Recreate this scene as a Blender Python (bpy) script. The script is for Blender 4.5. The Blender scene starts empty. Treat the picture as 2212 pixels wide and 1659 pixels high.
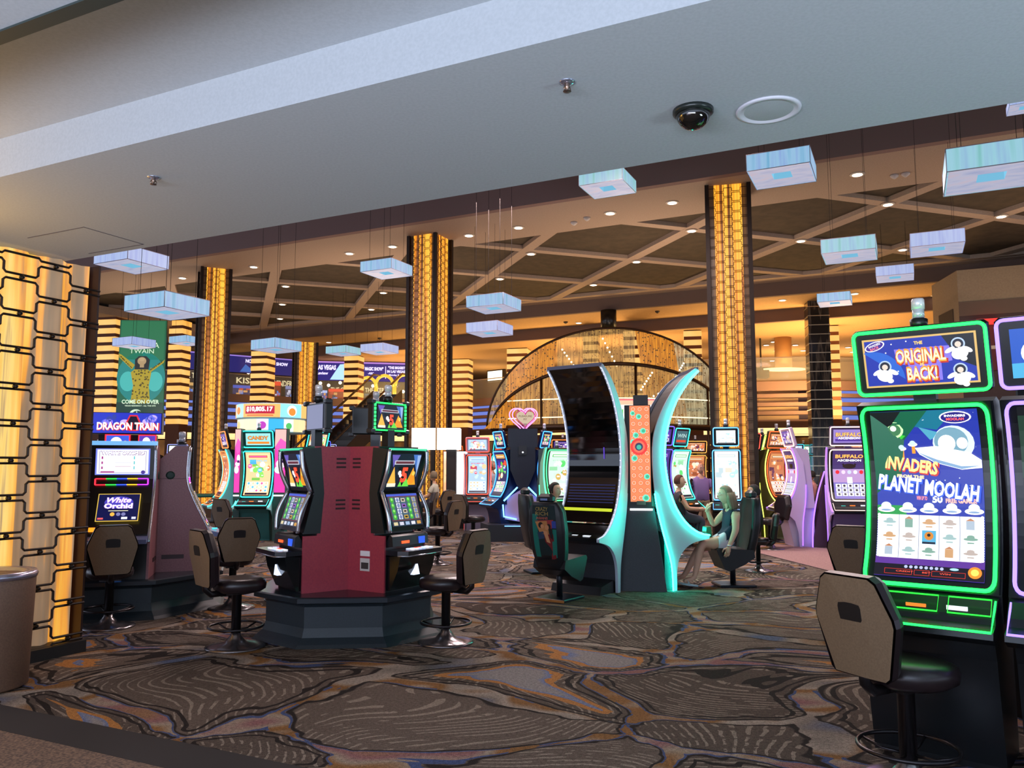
import bpy, bmesh, math, random
from math import sin, cos, pi, radians, sqrt, atan2
from mathutils import Vector, Matrix

# ------------------------------------------------------------------ camera, world, lights
SC = bpy.context.scene
C = SC.collection
F = 1750.0            # focal length in pixels of the 2212 x 1659 frame
PITCH = radians(5.71)
EYE = 1.65
cam_d = bpy.data.cameras.new('camera')
cam_d.sensor_width = 36.0
cam_d.lens = F / 2212.0 * 36.0
cam_d.clip_end = 300
cam = bpy.data.objects.new('camera', cam_d)
C.objects.link(cam)
cam.location = (0, 0, EYE)
cam.rotation_euler = (pi / 2 + PITCH, 0, radians(0))
SC.camera = cam
SC.view_settings.view_transform = 'Standard'
SC.view_settings.look = 'None'
SC.view_settings.gamma = 1.0
SC.view_settings.use_curve_mapping = False
SC.view_settings.exposure = 0.12

world = bpy.data.worlds.new('world')
SC.world = world
world.use_nodes = True
world.node_tree.nodes['Background'].inputs[0].default_value = (0.66, 0.76, 0.98, 1)
world.node_tree.nodes['Background'].inputs[1].default_value = 1.5

ROOM = radians(26)     # the building's grid is turned 26 degrees to the camera
def W(e, n, z=0.0):    # building grid -> world
    return Vector((e * cos(ROOM) + n * sin(ROOM), -e * sin(ROOM) + n * cos(ROOM), z))
def at(u, v, Y):       # a measured image point at a distance Y -> world
    x = (u - 1106) / F; z = -(v - 829.5) / F
    d = (x, cos(PITCH) - z * sin(PITCH), sin(PITCH) + z * cos(PITCH))
    k = Y / d[1]
    return Vector((d[0] * k, Y, EYE + d[2] * k))
def atz(u, v, zz=0.0):
    x = (u - 1106) / F; z = -(v - 829.5) / F
    d = (x, cos(PITCH) - z * sin(PITCH), sin(PITCH) + z * cos(PITCH))
    k = (zz - EYE) / d[2]
    return Vector((d[0] * k, d[1] * k, zz))

def area(name, loc, target, size, energy, col, sy=None):
    l = bpy.data.lights.new(name, 'AREA'); l.energy = energy; l.color = col
    l.shape = 'RECTANGLE'; l.size = size; l.size_y = sy or size
    o = bpy.data.objects.new(name, l); C.objects.link(o)
    o.location = loc
    o.rotation_euler = (Vector(target) - Vector(loc)).to_track_quat('-Z', 'Y').to_euler()
    return o
WARM = (1.0, 0.72, 0.45)
# added warm fill lamps aimed up to wash the high ceilings
for e, n, en in ((-24, 21, 170), (-15, 22, 190), (-6, 22, 190), (4, 22, 150)):
    p = W(e, n, 3.4); area('uplight_fill', p, p + Vector((0, 0, 5)), 3.0, en, (1.0, 0.74, 0.53))
for e, n, en in ((-22, 33, 500), (-12, 33.5, 750), (-3, 33, 700), (6, 36, 420)):
    p = W(e, n, 3.4); area('uplight_fill', p, p + Vector((0, 0, 5)), 3.0, en, (1.0, 0.60, 0.22))
# ceiling lamps wash the gaming floor
for e, n, en in ((-16, 12, 160), (-8.5, 9.5, 130), (-4, 13.5, 420), (-8, 16, 460), (-2, 20, 260), (2, 14, 130), (-14, 20, 220)):
    p = W(e, n, 7.6); area('ceiling_wash', p, p - Vector((0, 0, 5)), 1.6, en, (1.0, 0.79, 0.78))
p = W(-6.45, 2.5, 2.9); area('screen_glow_fill', p, W(-3.8, 2.7, 3.9), 1.6, 22, (1.0, 0.55, 0.12), 0.5)  # added lamp that strengthens the gold screen's glow on the low ceiling
# added fill lamps out of view, aimed up to brighten the low ceiling
p = W(-1.0, -5.2, 0.6); area('rear_fill_light', p, p + Vector((0, 0, 3)), 9.0, 2500, (0.72, 0.82, 1.0), 2.4)
p = W(5.2, 2.6, 0.6); area('side_fill_light', p, p + Vector((0, 0, 3)), 2.0, 260, (0.68, 0.92, 1.0), 2.0)
p = W(-3.5, -3.0, 1.0); area('rear_fill_light', p, W(-3.5, 4, 4.6), 4.0, 40, (0.85, 0.78, 1.0), 2.0)

# ------------------------------------------------------------------ materials
def lin(h):
    h = h.lstrip('#')
    r = [int(h[i:i + 2], 16) / 255 for i in (0, 2, 4)]
    return tuple((x / 12.92 if x <= 0.04045 else ((x + 0.055) / 1.055) ** 2.4) for x in r) + (1,)
_M = {}
def M(h, rough=0.5, metal=0.0, spec=0.5, alpha=1.0):
    k = ('m', h, rough, metal, spec, alpha)
    if k in _M: return _M[k]
    m = bpy.data.materials.new('paint_' + h.strip('#')); m.use_nodes = True
    b = m.node_tree.nodes['Principled BSDF']
    b.inputs['Base Color'].default_value = lin(h)
    b.inputs['Roughness'].default_value = rough
    b.inputs['Metallic'].default_value = metal
    b.inputs['Specular IOR Level'].default_value = spec
    b.inputs['Alpha'].default_value = alpha
    _M[k] = m
    return m
def E(h, s=1.0):
    k = ('e', h, s)
    if k in _M: return _M[k]
    m = bpy.data.materials.new('lit_' + h.strip('#')); m.use_nodes = True
    b = m.node_tree.nodes['Principled BSDF']
    b.inputs['Base Color'].default_value = (0.01, 0.01, 0.01, 1)
    b.inputs['Roughness'].default_value = 0.35
    b.inputs['Emission Color'].default_value = lin(h)
    b.inputs['Emission Strength'].default_value = s
    _M[k] = m
    return m
def nodes(name):
    m = bpy.data.materials.new(name); m.use_nodes = True
    nt = m.node_tree
    return m, nt, nt.nodes, nt.links, nt.nodes['Principled BSDF']
def ramp(N, stops, interp='LINEAR'):
    r = N.new('ShaderNodeValToRGB'); r.color_ramp.interpolation = interp
    while len(r.color_ramp.elements) < len(stops): r.color_ramp.elements.new(0.5)
    for el, (p, c) in zip(r.color_ramp.elements, stops):
        el.position = p; el.color = lin(c) if isinstance(c, str) else c
    return r
def mix(N, L, fac, a, b, blend='MIX'):
    x = N.new('ShaderNodeMix'); x.data_type = 'RGBA'; x.blend_type = blend
    for s, v in ((0, fac), (6, a), (7, b)):
        if hasattr(v, 'is_output'): L.new(v, x.inputs[s])
        elif s == 0: x.inputs[s].default_value = v
        else: x.inputs[s].default_value = lin(v) if isinstance(v, str) else v
    return x.outputs[2]
def mth(N, L, op, a, b=None, c=None):
    x = N.new('ShaderNodeMath'); x.operation = op
    for i, v in enumerate((a, b, c)):
        if v is None: continue
        if hasattr(v, 'is_output'): L.new(v, x.inputs[i])
        else: x.inputs[i].default_value = v
    return x.outputs[0]
def speckle(name, base, dark, scale=200.0, rough=0.9, amount=0.5, bump=0.0):
    m, nt, N, L, b = nodes(name)
    t = N.new('ShaderNodeTexNoise'); t.inputs['Scale'].default_value = scale; t.inputs['Detail'].default_value = 3
    tc = N.new('ShaderNodeTexCoord'); L.new(tc.outputs['Object'], t.inputs['Vector'])
    r = ramp(N, [(0.35, dark), (0.65, base)]); L.new(t.outputs[0], r.inputs[0])
    L.new(r.outputs[0], b.inputs['Base Color']); b.inputs['Roughness'].default_value = rough
    if bump:
        bp = N.new('ShaderNodeBump'); bp.inputs['Strength'].default_value = bump; bp.inputs['Distance'].default_value = 0.01
        L.new(t.outputs[0], bp.inputs['Height']); L.new(bp.outputs[0], b.inputs['Normal'])
    return m

def carpet_mat():
    m, nt, N, L, b = nodes('swirl_carpet')
    g = N.new('ShaderNodeNewGeometry')
    mp = N.new('ShaderNodeMapping'); mp.inputs['Rotation'].default_value = (0, 0, radians(-14))
    mp.inputs['Scale'].default_value = (0.72, 1.0, 1)
    L.new(g.outputs['Position'], mp.inputs[0])
    n1 = N.new('ShaderNodeTexNoise'); n1.inputs['Scale'].default_value = 0.55; n1.inputs['Detail'].default_value = 1.2
    L.new(mp.outputs[0], n1.inputs['Vector'])
    sub = N.new('ShaderNodeVectorMath'); sub.operation = 'SUBTRACT'; sub.inputs[1].default_value = (0.5, 0.5, 0.5)
    L.new(n1.outputs[1], sub.inputs[0])
    sc = N.new('ShaderNodeVectorMath'); sc.operation = 'SCALE'; sc.inputs['Scale'].default_value = 2.2
    L.new(sub.outputs[0], sc.inputs[0])
    ad = N.new('ShaderNodeVectorMath'); ad.operation = 'ADD'
    L.new(mp.outputs[0], ad.inputs[0]); L.new(sc.outputs[0], ad.inputs[1])
    P = ad.outputs[0]
    v = N.new('ShaderNodeTexVoronoi'); v.voronoi_dimensions = '2D'; v.feature = 'DISTANCE_TO_EDGE'
    v.inputs['Scale'].default_value = 1.05; v.inputs['Randomness'].default_value = 0.95; L.new(P, v.inputs['Vector'])
    vc = N.new('ShaderNodeTexVoronoi'); vc.voronoi_dimensions = '2D'; vc.feature = 'F1'
    vc.inputs['Scale'].default_value = 1.05; vc.inputs['Randomness'].default_value = 0.95; L.new(P, vc.inputs['Vector'])
    sep = N.new('ShaderNodeSeparateColor'); L.new(vc.outputs['Color'], sep.inputs[0])
    d = v.outputs['Distance']
    # hatching, turned a different way in every cell
    ang = mth(N, L, 'MULTIPLY', sep.outputs[0], 6.28)
    vr = N.new('ShaderNodeVectorRotate'); vr.rotation_type = 'Z_AXIS'
    L.new(P, vr.inputs['Vector']); L.new(ang, vr.inputs['Angle'])
    w = N.new('ShaderNodeTexWave'); w.inputs['Scale'].default_value = 5.5; w.inputs['Distortion'].default_value = 1.6
    w.inputs['Detail'].default_value = 2.5; w.inputs['Detail Scale'].default_value = 1.6
    L.new(vr.outputs[0], w.inputs['Vector'])
    n2 = N.new('ShaderNodeTexNoise'); n2.inputs['Scale'].default_value = 3.0; L.new(P, n2.inputs['Vector'])
    thr = mth(N, L, 'ADD', mth(N, L, 'MULTIPLY', n2.outputs[0], 0.7), 0.46)
    wl = mth(N, L, 'GREATER_THAN', w.outputs[1], thr)
    n3 = N.new('ShaderNodeTexNoise'); n3.inputs['Scale'].default_value = 160; n3.inputs['Detail'].default_value = 2
    L.new(g.outputs['Position'], n3.inputs['Vector'])
    base = mix(N, L, sep.outputs[1], '#483e37', '#5f534a')
    n5 = N.new('ShaderNodeTexNoise'); n5.inputs['Scale'].default_value = 7.0; n5.inputs['Detail'].default_value = 3; L.new(vr.outputs[0], n5.inputs['Vector'])
    patch = mth(N, L, 'GREATER_THAN', n5.outputs[0], 0.47)
    lines = mix(N, L, mth(N, L, 'MULTIPLY', mth(N, L, 'MULTIPLY', wl, patch), 0.6), base, '#938678')
    # veins between the cells
    n4 = N.new('ShaderNodeTexNoise'); n4.inputs['Scale'].default_value = 1.15; n4.inputs['Detail'].default_value = 2
    L.new(mp.outputs[0], n4.inputs['Vector'])
    vein = ramp(N, [(0.30, '#4c566c'), (0.38, '#756b62'), (0.44, '#8e8276'), (0.49, '#75532f'), (0.53, '#7c5834'), (0.57, '#8a7c6c'), (0.63, '#7c5656'), (0.70, '#7e5e46')])
    L.new(n4.outputs[0], vein.inputs[0])
    wide = mth(N, L, 'MULTIPLY', n2.outputs[0], 0.30)
    dd = mth(N, L, 'SUBTRACT', d, mth(N, L, 'SUBTRACT', wide, 0.10))
    blue = ramp(N, [(0.0, (1, 1, 1, 1)), (0.018, (0, 0, 0, 1))], 'LINEAR'); L.new(dd, blue.inputs[0])
    blk = ramp(N, [(0.0, (0, 0, 0, 1)), (0.022, (0, 0, 0, 1)), (0.026, (1, 1, 1, 1)), (0.046, (1, 1, 1, 1)), (0.056, (0, 0, 0, 1))])
    L.new(dd, blk.inputs[0])
    inside = mth(N, L, 'GREATER_THAN', dd, 0.022)
    veinw = vein.outputs[0]
    veinb = mix(N, L, mth(N, L, 'MULTIPLY', mth(N, L, 'GREATER_THAN', dd, 0.004), mth(N, L, 'GREATER_THAN', n4.outputs[0], 0.5)), veinw, '#3f4b6e')
    c1 = mix(N, L, inside, veinb, lines)
    c2 = mix(N, L, blk.outputs[0], c1, '#241e1c')
    # an inner dark ring with a coloured eye in about half of the cells
    half = mth(N, L, 'GREATER_THAN', sep.outputs[2], 0.45)
    ring = mth(N, L, 'MULTIPLY', half, mth(N, L, 'COMPARE', dd, 0.115, 0.016))
    c3 = mix(N, L, ring, c2, '#241e1c')
    eye = mth(N, L, 'MULTIPLY', mth(N, L, 'GREATER_THAN', sep.outputs[2], 0.72), mth(N, L, 'GREATER_THAN', dd, 0.20))
    eyec = ramp(N, [(0.20, '#9b6a3a'), (0.26, '#9b6a3a'), (0.262, '#5d6a8c'), (0.32, '#7f7a78')]); L.new(dd, eyec.inputs[0])
    c4 = mix(N, L, eye, c3, eyec.outputs[0])
    n6 = N.new('ShaderNodeTexNoise'); n6.inputs['Scale'].default_value = 45; n6.inputs['Detail'].default_value = 3; L.new(g.outputs['Position'], n6.inputs['Vector'])
    gr = ramp(N, [(0.3, (0.22, 0.22, 0.22, 1)), (0.7, (0.78, 0.78, 0.78, 1))]); L.new(n6.outputs[0], gr.inputs[0])
    gf = ramp(N, [(0.35, (0.25, 0.25, 0.25, 1)), (0.65, (0.75, 0.75, 0.75, 1))]); L.new(n3.outputs[0], gf.inputs[0])
    c45 = mix(N, L, 0.5, c4, gr.outputs[0], 'OVERLAY')
    c5 = mix(N, L, 0.7, c45, gf.outputs[0], 'OVERLAY')
    L.new(c5, b.inputs['Base Color']); b.inputs['Roughness'].default_value = 0.95
    b.inputs['Specular IOR Level'].default_value = 0.1
    bp = N.new('ShaderNodeBump'); bp.inputs['Strength'].default_value = 0.25; bp.inputs['Distance'].default_value = 0.006
    L.new(n3.outputs[0], bp.inputs['Height']); L.new(bp.outputs[0], b.inputs['Normal'])
    return m

def streaks(name, stops, scale=(6, 6, 0.5), strength=1.0, rough=0.4, coord='Object', detail=3):
    m, nt, N, L, b = nodes(name)
    tc = N.new('ShaderNodeTexCoord'); mp = N.new('ShaderNodeMapping'); mp.inputs['Scale'].default_value = scale
    L.new(tc.outputs[coord], mp.inputs[0])
    t = N.new('ShaderNodeTexNoise'); t.inputs['Scale'].default_value = 1.0; t.inputs['Detail'].default_value = detail
    L.new(mp.outputs[0], t.inputs['Vector'])
    r = ramp(N, stops); L.new(t.outputs[0], r.inputs[0])
    b.inputs['Base Color'].default_value = (0.08, 0.06, 0.04, 1); b.inputs['Roughness'].default_value = rough
    L.new(r.outputs[0], b.inputs['Emission Color']); b.inputs['Emission Strength'].default_value = strength
    return m
def art(name, cols, scale=6.0, strength=1.2):
    """busy colourful screen picture"""
    m, nt, N, L, b = nodes(name)
    tc = N.new('ShaderNodeTexCoord')
    v = N.new('ShaderNodeTexVoronoi'); v.inputs['Scale'].default_value = scale
    L.new(tc.outputs['Object'], v.inputs['Vector'])
    s = N.new('ShaderNodeSeparateColor'); L.new(v.outputs['Color'], s.inputs[0])
    n = len(cols)
    r = ramp(N, [(i / n, c) for i, c in enumerate(cols)], 'CONSTANT'); L.new(s.outputs[0], r.inputs[0])
    b.inputs['Base Color'].default_value = (0.01, 0.01, 0.01, 1); b.inputs['Roughness'].default_value = 0.3
    L.new(r.outputs[0], b.inputs['Emission Color']); b.inputs['Emission Strength'].default_value = strength
    return m

# ------------------------------------------------------------------ mesh building
class MB:
    def __init__(s): s.v = []; s.f = []; s.m = []; s.mats = []; s.sm = []
    def mi(s, m):
        if m not in s.mats: s.mats.append(m)
        return s.mats.index(m)
    def add(s, vs, fs, m, smooth=False, T=None):
        o = len(s.v); k = s.mi(m)
        for v in vs:
            v = Vector(v); s.v.append(T @ v if T is not None else v)
        for f in fs: s.f.append([o + i for i in f]); s.m.append(k); s.sm.append(smooth)
        return s
    def box(s, lo, hi, m, T=None, bev=0.0):
        x0, y0, z0 = lo; x1, y1, z1 = hi
        if bev > 0:
            b = min(bev, (x1 - x0) / 2.01, (y1 - y0) / 2.01, (z1 - z0) / 2.01)
            vs = []; 
            for z, i in ((z0, b), (z0 + b, 0), (z1 - b, 0), (z1, b)):
                xa, xb, ya, yb = x0 + i, x1 - i, y0 + i, y1 - i; c = b * 0.7
                vs += [(xa + c, ya, z), (xb - c, ya, z), (xb, ya + c, z), (xb, yb - c, z), (xb - c, yb, z), (xa + c, yb, z), (xa, yb - c, z), (xa, ya + c, z)]
            fs = [list(range(7, -1, -1)), list(range(24, 32))]
            for k in range(3):
                for i in range(8):
                    j = (i + 1) % 8; fs.append([k * 8 + i, k * 8 + j, k * 8 + 8 + j, k * 8 + 8 + i])
            return s.add(vs, fs, m, False, T)
        vs = [(x0, y0, z0), (x1, y0, z0), (x1, y1, z0), (x0, y1, z0), (x0, y0, z1), (x1, y0, z1), (x1, y1, z1), (x0, y1, z1)]
        return s.add(vs, [[3, 2, 1, 0], [4, 5, 6, 7], [0, 1, 5, 4], [1, 2, 6, 5], [2, 3, 7, 6], [3, 0, 4, 7]], m, False, T)
    def prism(s, poly, a, b, m, axis='z', T=None, smooth=False, capm=None):
        """poly (2D) extruded from a to b. axis z: (x,y); axis x: poly is (y,z); axis y: poly is (x,z)"""
        def p(q, h):
            return (q[0], q[1], h) if axis == 'z' else (h, q[0], q[1]) if axis == 'x' else (q[0], h, q[1])
        n = len(poly)
        vs = [p(q, a) for q in poly] + [p(q, b) for q in poly]
        s.add(vs, [[i, (i + 1) % n, n + (i + 1) % n, n + i] for i in range(n)], m, smooth, T)
        s.add(vs, [list(range(n))[::-1], list(range(n, 2 * n))], capm or m, False, T)
        return s
    def tube(s, pts, r, m, n=8, closed=False, T=None, smooth=True):
        pts = [Vector(p) for p in pts]; N_ = len(pts); vs = []; up = None
        rs = r if isinstance(r, (list, tuple)) else [r] * N_
        for i, p in enumerate(pts):
            a = pts[(i - 1) % N_] if (closed or i > 0) else p
            b = pts[(i + 1) % N_] if (closed or i < N_ - 1) else p
            t = (b - a).normalized() if (b - a).length > 1e-9 else Vector((0, 0, 1))
            if up is None:
                up = Vector((0, 0, 1)) if abs(t.z) < 0.9 else Vector((1, 0, 0))
            u = (up - t * up.dot(t)).normalized(); up = u
            w = t.cross(u)
            for k in range(n):
                an = 2 * pi * (k + 0.5) / n
                vs.append(p + (u * cos(an) + w * sin(an)) * rs[i])
        fs = []
        for i in range(N_ if closed else N_ - 1):
            j = (i + 1) % N_
            for k in range(n):
                l = (k + 1) % n; fs.append([i * n + k, i * n + l, j * n + l, j * n + k])
        if not closed: fs += [list(range(n))[::-1], [(N_ - 1) * n + k for k in range(n)]]
        return s.add(vs, fs, m, smooth, T)
    def lathe(s, prof, m, n=24, T=None, smooth=True, caps=True):
        vs = []; fs = []
        for r, z in prof:
            for k in range(n):
                a = 2 * pi * k / n; vs.append((r * cos(a), r * sin(a), z))
        for i in range(len(prof) - 1):
            for k in range(n):
                l = (k + 1) % n; fs.append([i * n + k, i * n + l, (i + 1) * n + l, (i + 1) * n + k])
        if caps: fs += [list(range(n))[::-1], [(len(prof) - 1) * n + k for k in range(n)]]
        return s.add(vs, fs, m, smooth, T)
    def sphere(s, c, r, m, nu=14, nv=9, T=None, fn=None):
        c = Vector(c); rr = r if isinstance(r, (tuple, list)) else (r, r, r)
        vs = [Vector((0, 0, -1))]; 
        for j in range(1, nv):
            b = -pi / 2 + pi * j / nv
            for i in range(nu):
                a = 2 * pi * i / nu; vs.append(Vector((cos(a) * cos(b), sin(a) * cos(b), sin(b))))
        vs.append(Vector((0, 0, 1)))
        fs = [[0, 1 + (i + 1) % nu, 1 + i] for i in range(nu)]
        for j in range(nv - 2):
            for i in range(nu):
                k = (i + 1) % nu; fs.append([1 + j * nu + i, 1 + j * nu + k, 1 + (j + 1) * nu + k, 1 + (j + 1) * nu + i])
        L_ = len(vs) - 1
        fs += [[L_, 1 + (nv - 2) * nu + i, 1 + (nv - 2) * nu + (i + 1) % nu] for i in range(nu)]
        out = []
        for q in vs:
            if fn: q = fn(q)
            out.append(Vector((q.x * rr[0], q.y * rr[1], q.z * rr[2])) + c)
        return s.add(out, fs, m, True, T)
    def quad(s, pts, m, T=None): return s.add(pts, [list(range(len(pts)))], m, False, T)
    def build(s, name, parent=None, loc=None, rz=None):
        me = bpy.data.meshes.new(name)
        me.from_pydata([tuple(v) for v in s.v], [], s.f)
        for m in s.mats: me.materials.append(m)
        me.polygons.foreach_set('material_index', s.m)
        me.polygons.foreach_set('use_smooth', s.sm)
        me.update()
        o = bpy.data.objects.new(name, me); C.objects.link(o)
        if parent is not None: o.parent = parent
        if loc is not None: o.location = loc
        if rz is not None: o.rotation_euler[2] = rz
        return o
def tag(o, label, cat, group=None, kind=None):
    o['label'] = label; o['category'] = cat
    if group: o['group'] = group
    if kind: o['kind'] = kind
    return o
def thing(name, label, cat, loc=(0, 0, 0), rz=0.0, group=None, sc=1.0):
    o = bpy.data.objects.new(name, None); C.objects.link(o)
    o.location = loc; o.rotation_euler = (0, 0, rz); o.scale = (sc, sc, sc)
    o.empty_display_size = 0.1
    return tag(o, label, cat, group)
def struct(o):
    o['kind'] = 'structure'; return o
def dup(root, loc, rz, label, group=None, sc=None):
    def cp(o, par):
        c = o.copy(); C.objects.link(c); c.parent = par
        for ch in list(o.children):
            cp(ch, c)
        return c
    r = cp(root, None)
    r.location = loc; r.rotation_euler = (0, 0, rz); r['label'] = label
    if sc: r.scale = (sc, sc, sc)
    if group: r['group'] = group
    return r

# ------------------------------------------------------------------ flat lettering
_T = {}
def text2d(s, bold=0.02, shear=0.0):
    k = (s, bold, shear)
    if k in _T: return _T[k]
    cu = bpy.data.curves.new('lettering', 'FONT'); cu.body = s; cu.offset = bold; cu.shear = shear
    cu.align_x = 'CENTER'; cu.resolution_u = 2
    o = bpy.data.objects.new('lettering', cu); C.objects.link(o)
    dg = bpy.context.evaluated_depsgraph_get(); dg.update()
    me = bpy.data.meshes.new_from_object(o.evaluated_get(dg))
    vs = [(v.co.x, v.co.y) for v in me.vertices]; fs = [list(p.vertices) for p in me.polygons]
    bpy.data.objects.remove(o); bpy.data.meshes.remove(me); bpy.data.curves.remove(cu)
    xs = [v[0] for v in vs] or [0]; ys = [v[1] for v in vs] or [0]
    x0, x1, y0, y1 = min(xs), max(xs), min(ys), max(ys)
    vs = [((x - (x0 + x1) / 2) / max(1e-6, x1 - x0), (y - (y0 + y1) / 2) / max(1e-6, y1 - y0)) for x, y in vs]
    _T[k] = (vs, fs, (x1 - x0) / max(1e-6, y1 - y0))
    return _T[k]
class Paint(MB):
    """paints shapes and lettering on a surface S(a,b) -> (point, normal); a,b in 0..1, a runs to the viewer's right, b up.
    Successive layers stand a hair proud of each other, like print."""
    def __init__(s, S, W_, H_, lift=0.0015):
        super().__init__(); s.S = S; s.W = W_; s.H = H_; s.lift = lift; s.k = 0
    def at(s, a, b, lay):
        p, n = s.S(a, b); return Vector(p) + Vector(n) * (s.lift * lay)
    def rect(s, a0, b0, a1, b1, m, lay=1, nb=None, na=None):
        nb = nb or max(1, int(abs(b1 - b0) * 14)); na = na or 1
        vs = [s.at(a0 + (a1 - a0) * i / na, b0 + (b1 - b0) * j / nb, lay) for j in range(nb + 1) for i in range(na + 1)]
        w = na + 1
        return s.add(vs, [[j * w + i, j * w + i + 1, (j + 1) * w + i + 1, (j + 1) * w + i] for j in range(nb) for i in range(na)], m)
    def poly(s, pts, m, lay=2):
        return s.add([s.at(a, b, lay) for a, b in pts], [list(range(len(pts)))], m)
    def disc(s, a, b, ra, m, lay=2, rb=None, n=20, rot=0.0, t0=0, t1=2 * pi):
        rb = rb if rb is not None else ra * s.W / s.H
        out = []
        for i in range(n if t1 - t0 > 6.2 else n + 1):
            t = t0 + (t1 - t0) * i / n
            x = cos(t) * ra * s.W; y = sin(t) * rb * s.H
            out.append((a + (x * cos(rot) - y * sin(rot)) / s.W, b + (x * sin(rot) + y * cos(rot)) / s.H))
        return s.poly(out, m, lay)
    def frame(s, a0, b0, a1, b1, t, m, lay=2):
        tb = t * s.W / s.H
        s.rect(a0, b0, a1, b0 + tb, m, lay); s.rect(a0, b1 - tb, a1, b1, m, lay)
        s.rect(a0, b0, a0 + t, b1, m, lay); s.rect(a1 - t, b0, a1, b1, m, lay)
        return s
    def text(s, str_, a, b, h, m, lay=3, w=None, bold=0.02, shear=0.0, rot=0.0, arch=0.0):
        """centred at (a,b), height h (fraction of H); w = width fraction of W (else natural)"""
        vs, fs, asp = text2d(str_, bold, shear)
        hh = h * s.H; ww = w * s.W if w else hh * asp
        out = []
        for x, y in vs:
            X = x * ww; Y = y * hh + arch * s.H * (1 - 4 * x * x)
            out.append(s.at(a + (X * cos(rot) - Y * sin(rot)) / s.W, b + (X * sin(rot) + Y * cos(rot)) / s.H, lay))
        return s.add(out, fs, m)
def flat(cx, cy, cz, w, h, tilt=0.0):
    """surface on the +Y side of a local frame: viewer's right is -X; tilt>0 leans the top forward"""
    def S(a, b):
        t = (b - 0.5) * h
        return ((cx - (a - 0.5) * w, cy + t * sin(tilt), cz + t * cos(tilt)), (0, cos(tilt), -sin(tilt)))
    return S
def cspline(pts, n=8):
    """Catmull-Rom through 2D/3D points"""
    P_ = [Vector(p) for p in pts]; out = []
    for i in range(len(P_) - 1):
        p0 = P_[max(0, i - 1)]; p1 = P_[i]; p2 = P_[i + 1]; p3 = P_[min(len(P_) - 1, i + 2)]
        for k in range(n):
            t = k / n
            out.append(0.5 * ((2 * p1) + (p2 - p0) * t + (2 * p0 - 5 * p1 + 4 * p2 - p3) * t * t + (3 * p1 - p0 - 3 * p2 + p3) * t ** 3))
    out.append(P_[-1]); return out
def curved(prof, w):
    """surface that follows a smooth (y,z) profile from bottom to top; b runs along it by length"""
    pr = cspline(prof, 8); ls = [0]
    for i in range(1, len(pr)): ls.append(ls[-1] + (pr[i] - pr[i - 1]).length)
    T_ = ls[-1]
    def S(a, b):
        l = max(0, min(1, b)) * T_
        i = 0
        while i < len(ls) - 2 and ls[i + 1] < l: i += 1
        t = (l - ls[i]) / (ls[i + 1] - ls[i])
        q = pr[i].lerp(pr[i + 1], t); d = (pr[i + 1] - pr[i]).normalized()
        ex = b - max(0, min(1, b))
        q = q + d * ex * T_
        return ((-(a - 0.5) * w, q[0], q[1]), (0, d[1], -d[0]))
    return S, T_

# ================================================================== THE BUILDING
def wbox(mb, e0, n0, z0, e1, n1, z1, m):
    """box in building-grid coordinates"""
    T = Matrix.Rotation(-ROOM, 4, 'Z')
    return mb.box((e0, n0, z0), (e1, n1, z1), m, T)
GT = Matrix.Rotation(-ROOM, 4, 'Z')
LOWCEIL = speckle('painted_ceiling', '#b6bcc2', '#afb5bb', 60, 0.85)
HICEIL = speckle('taupe_ceiling', '#b29a88', '#aa9280', 30, 0.85)
PANEL = speckle('coffer_panel', '#4e4030', '#423628', 4, 0.9)
FASC = M('#6d574c', 0.85)
mb = MB(); wbox(mb, -70, -9, -0.1, 45, 75, 0.0, carpet_mat()); struct(mb.build('floor'))
mb = MB(); wbox(mb, -30, -9, 0.0, 20, 3.31, 0.005, speckle('granular_carpet', '#7e6450', '#483a34', 60, 0.95)); struct(mb.build('trim_1'))
mb = MB(); wbox(mb, -30, 3.31, 0.0, 20, 3.65, 0.006, M('#211b1a', 0.95)); struct(mb.build('trim_2'))
# low ceiling over the entrance aisle
mb = MB(); wbox(mb, -14, 2.04, 3.76, 14, 3.2, 3.95, LOWCEIL); struct(mb.build('ceiling'))
mb = MB(); wbox(mb, -14, 3.11, 3.5, 14, 4.72, 3.76, LOWCEIL); struct(mb.build('ceiling'))
mb = MB(); wbox(mb, -14, -9, 3.5, 14, 2.0, 3.95, LOWCEIL); struct(mb.build('ceiling'))
mb = MB(); wbox(mb, -14, 2.0, 3.49, 14, 2.07, 3.78, M('#2b3533', 0.5)); struct(mb.build('trim_3'))
mb = MB(); wbox(mb, -14, 4.3, 3.76, 14, 4.70, 9.8, HICEIL); struct(mb.build('wall_light_block'))  # unseen slab added to block world light above the low ceiling
mb = MB()
for a, b_ in (((-6.4, 4.63), (-5.71, 4.638)), ((-5.718, 4.08), (-5.71, 4.63)), ((-6.4, 4.08), (-5.71, 4.088))):
    wbox(mb, a[0], a[1], 3.4975, b_[0], b_[1], 3.5, M('#55525c', 0.8))
tag(mb.build('access_hatch'), 'faint outlined hatch in the low grey ceiling above the patterned screen', 'hatch')
# high ceiling
mb = MB(); wbox(mb, -60, 4.5, 9.6, 35, 17.6, 9.9, M('#7d675e', 0.9)); struct(mb.build('ceiling'))
mb = MB(); wbox(mb, -60, 17.55, 8.0, 35, 17.75, 9.7, M('#8a6e68', 0.9)); struct(mb.build('trim_4'))
mb = MB(); wbox(mb, -60, 17.75, 8.0, 35, 20.1, 8.3, HICEIL); struct(mb.build('ceiling'))
mb = MB(); wbox(mb, -30, 20.1, 8.13, 14, 28.35, 8.3, PANEL); struct(mb.build('ceiling'))
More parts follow.
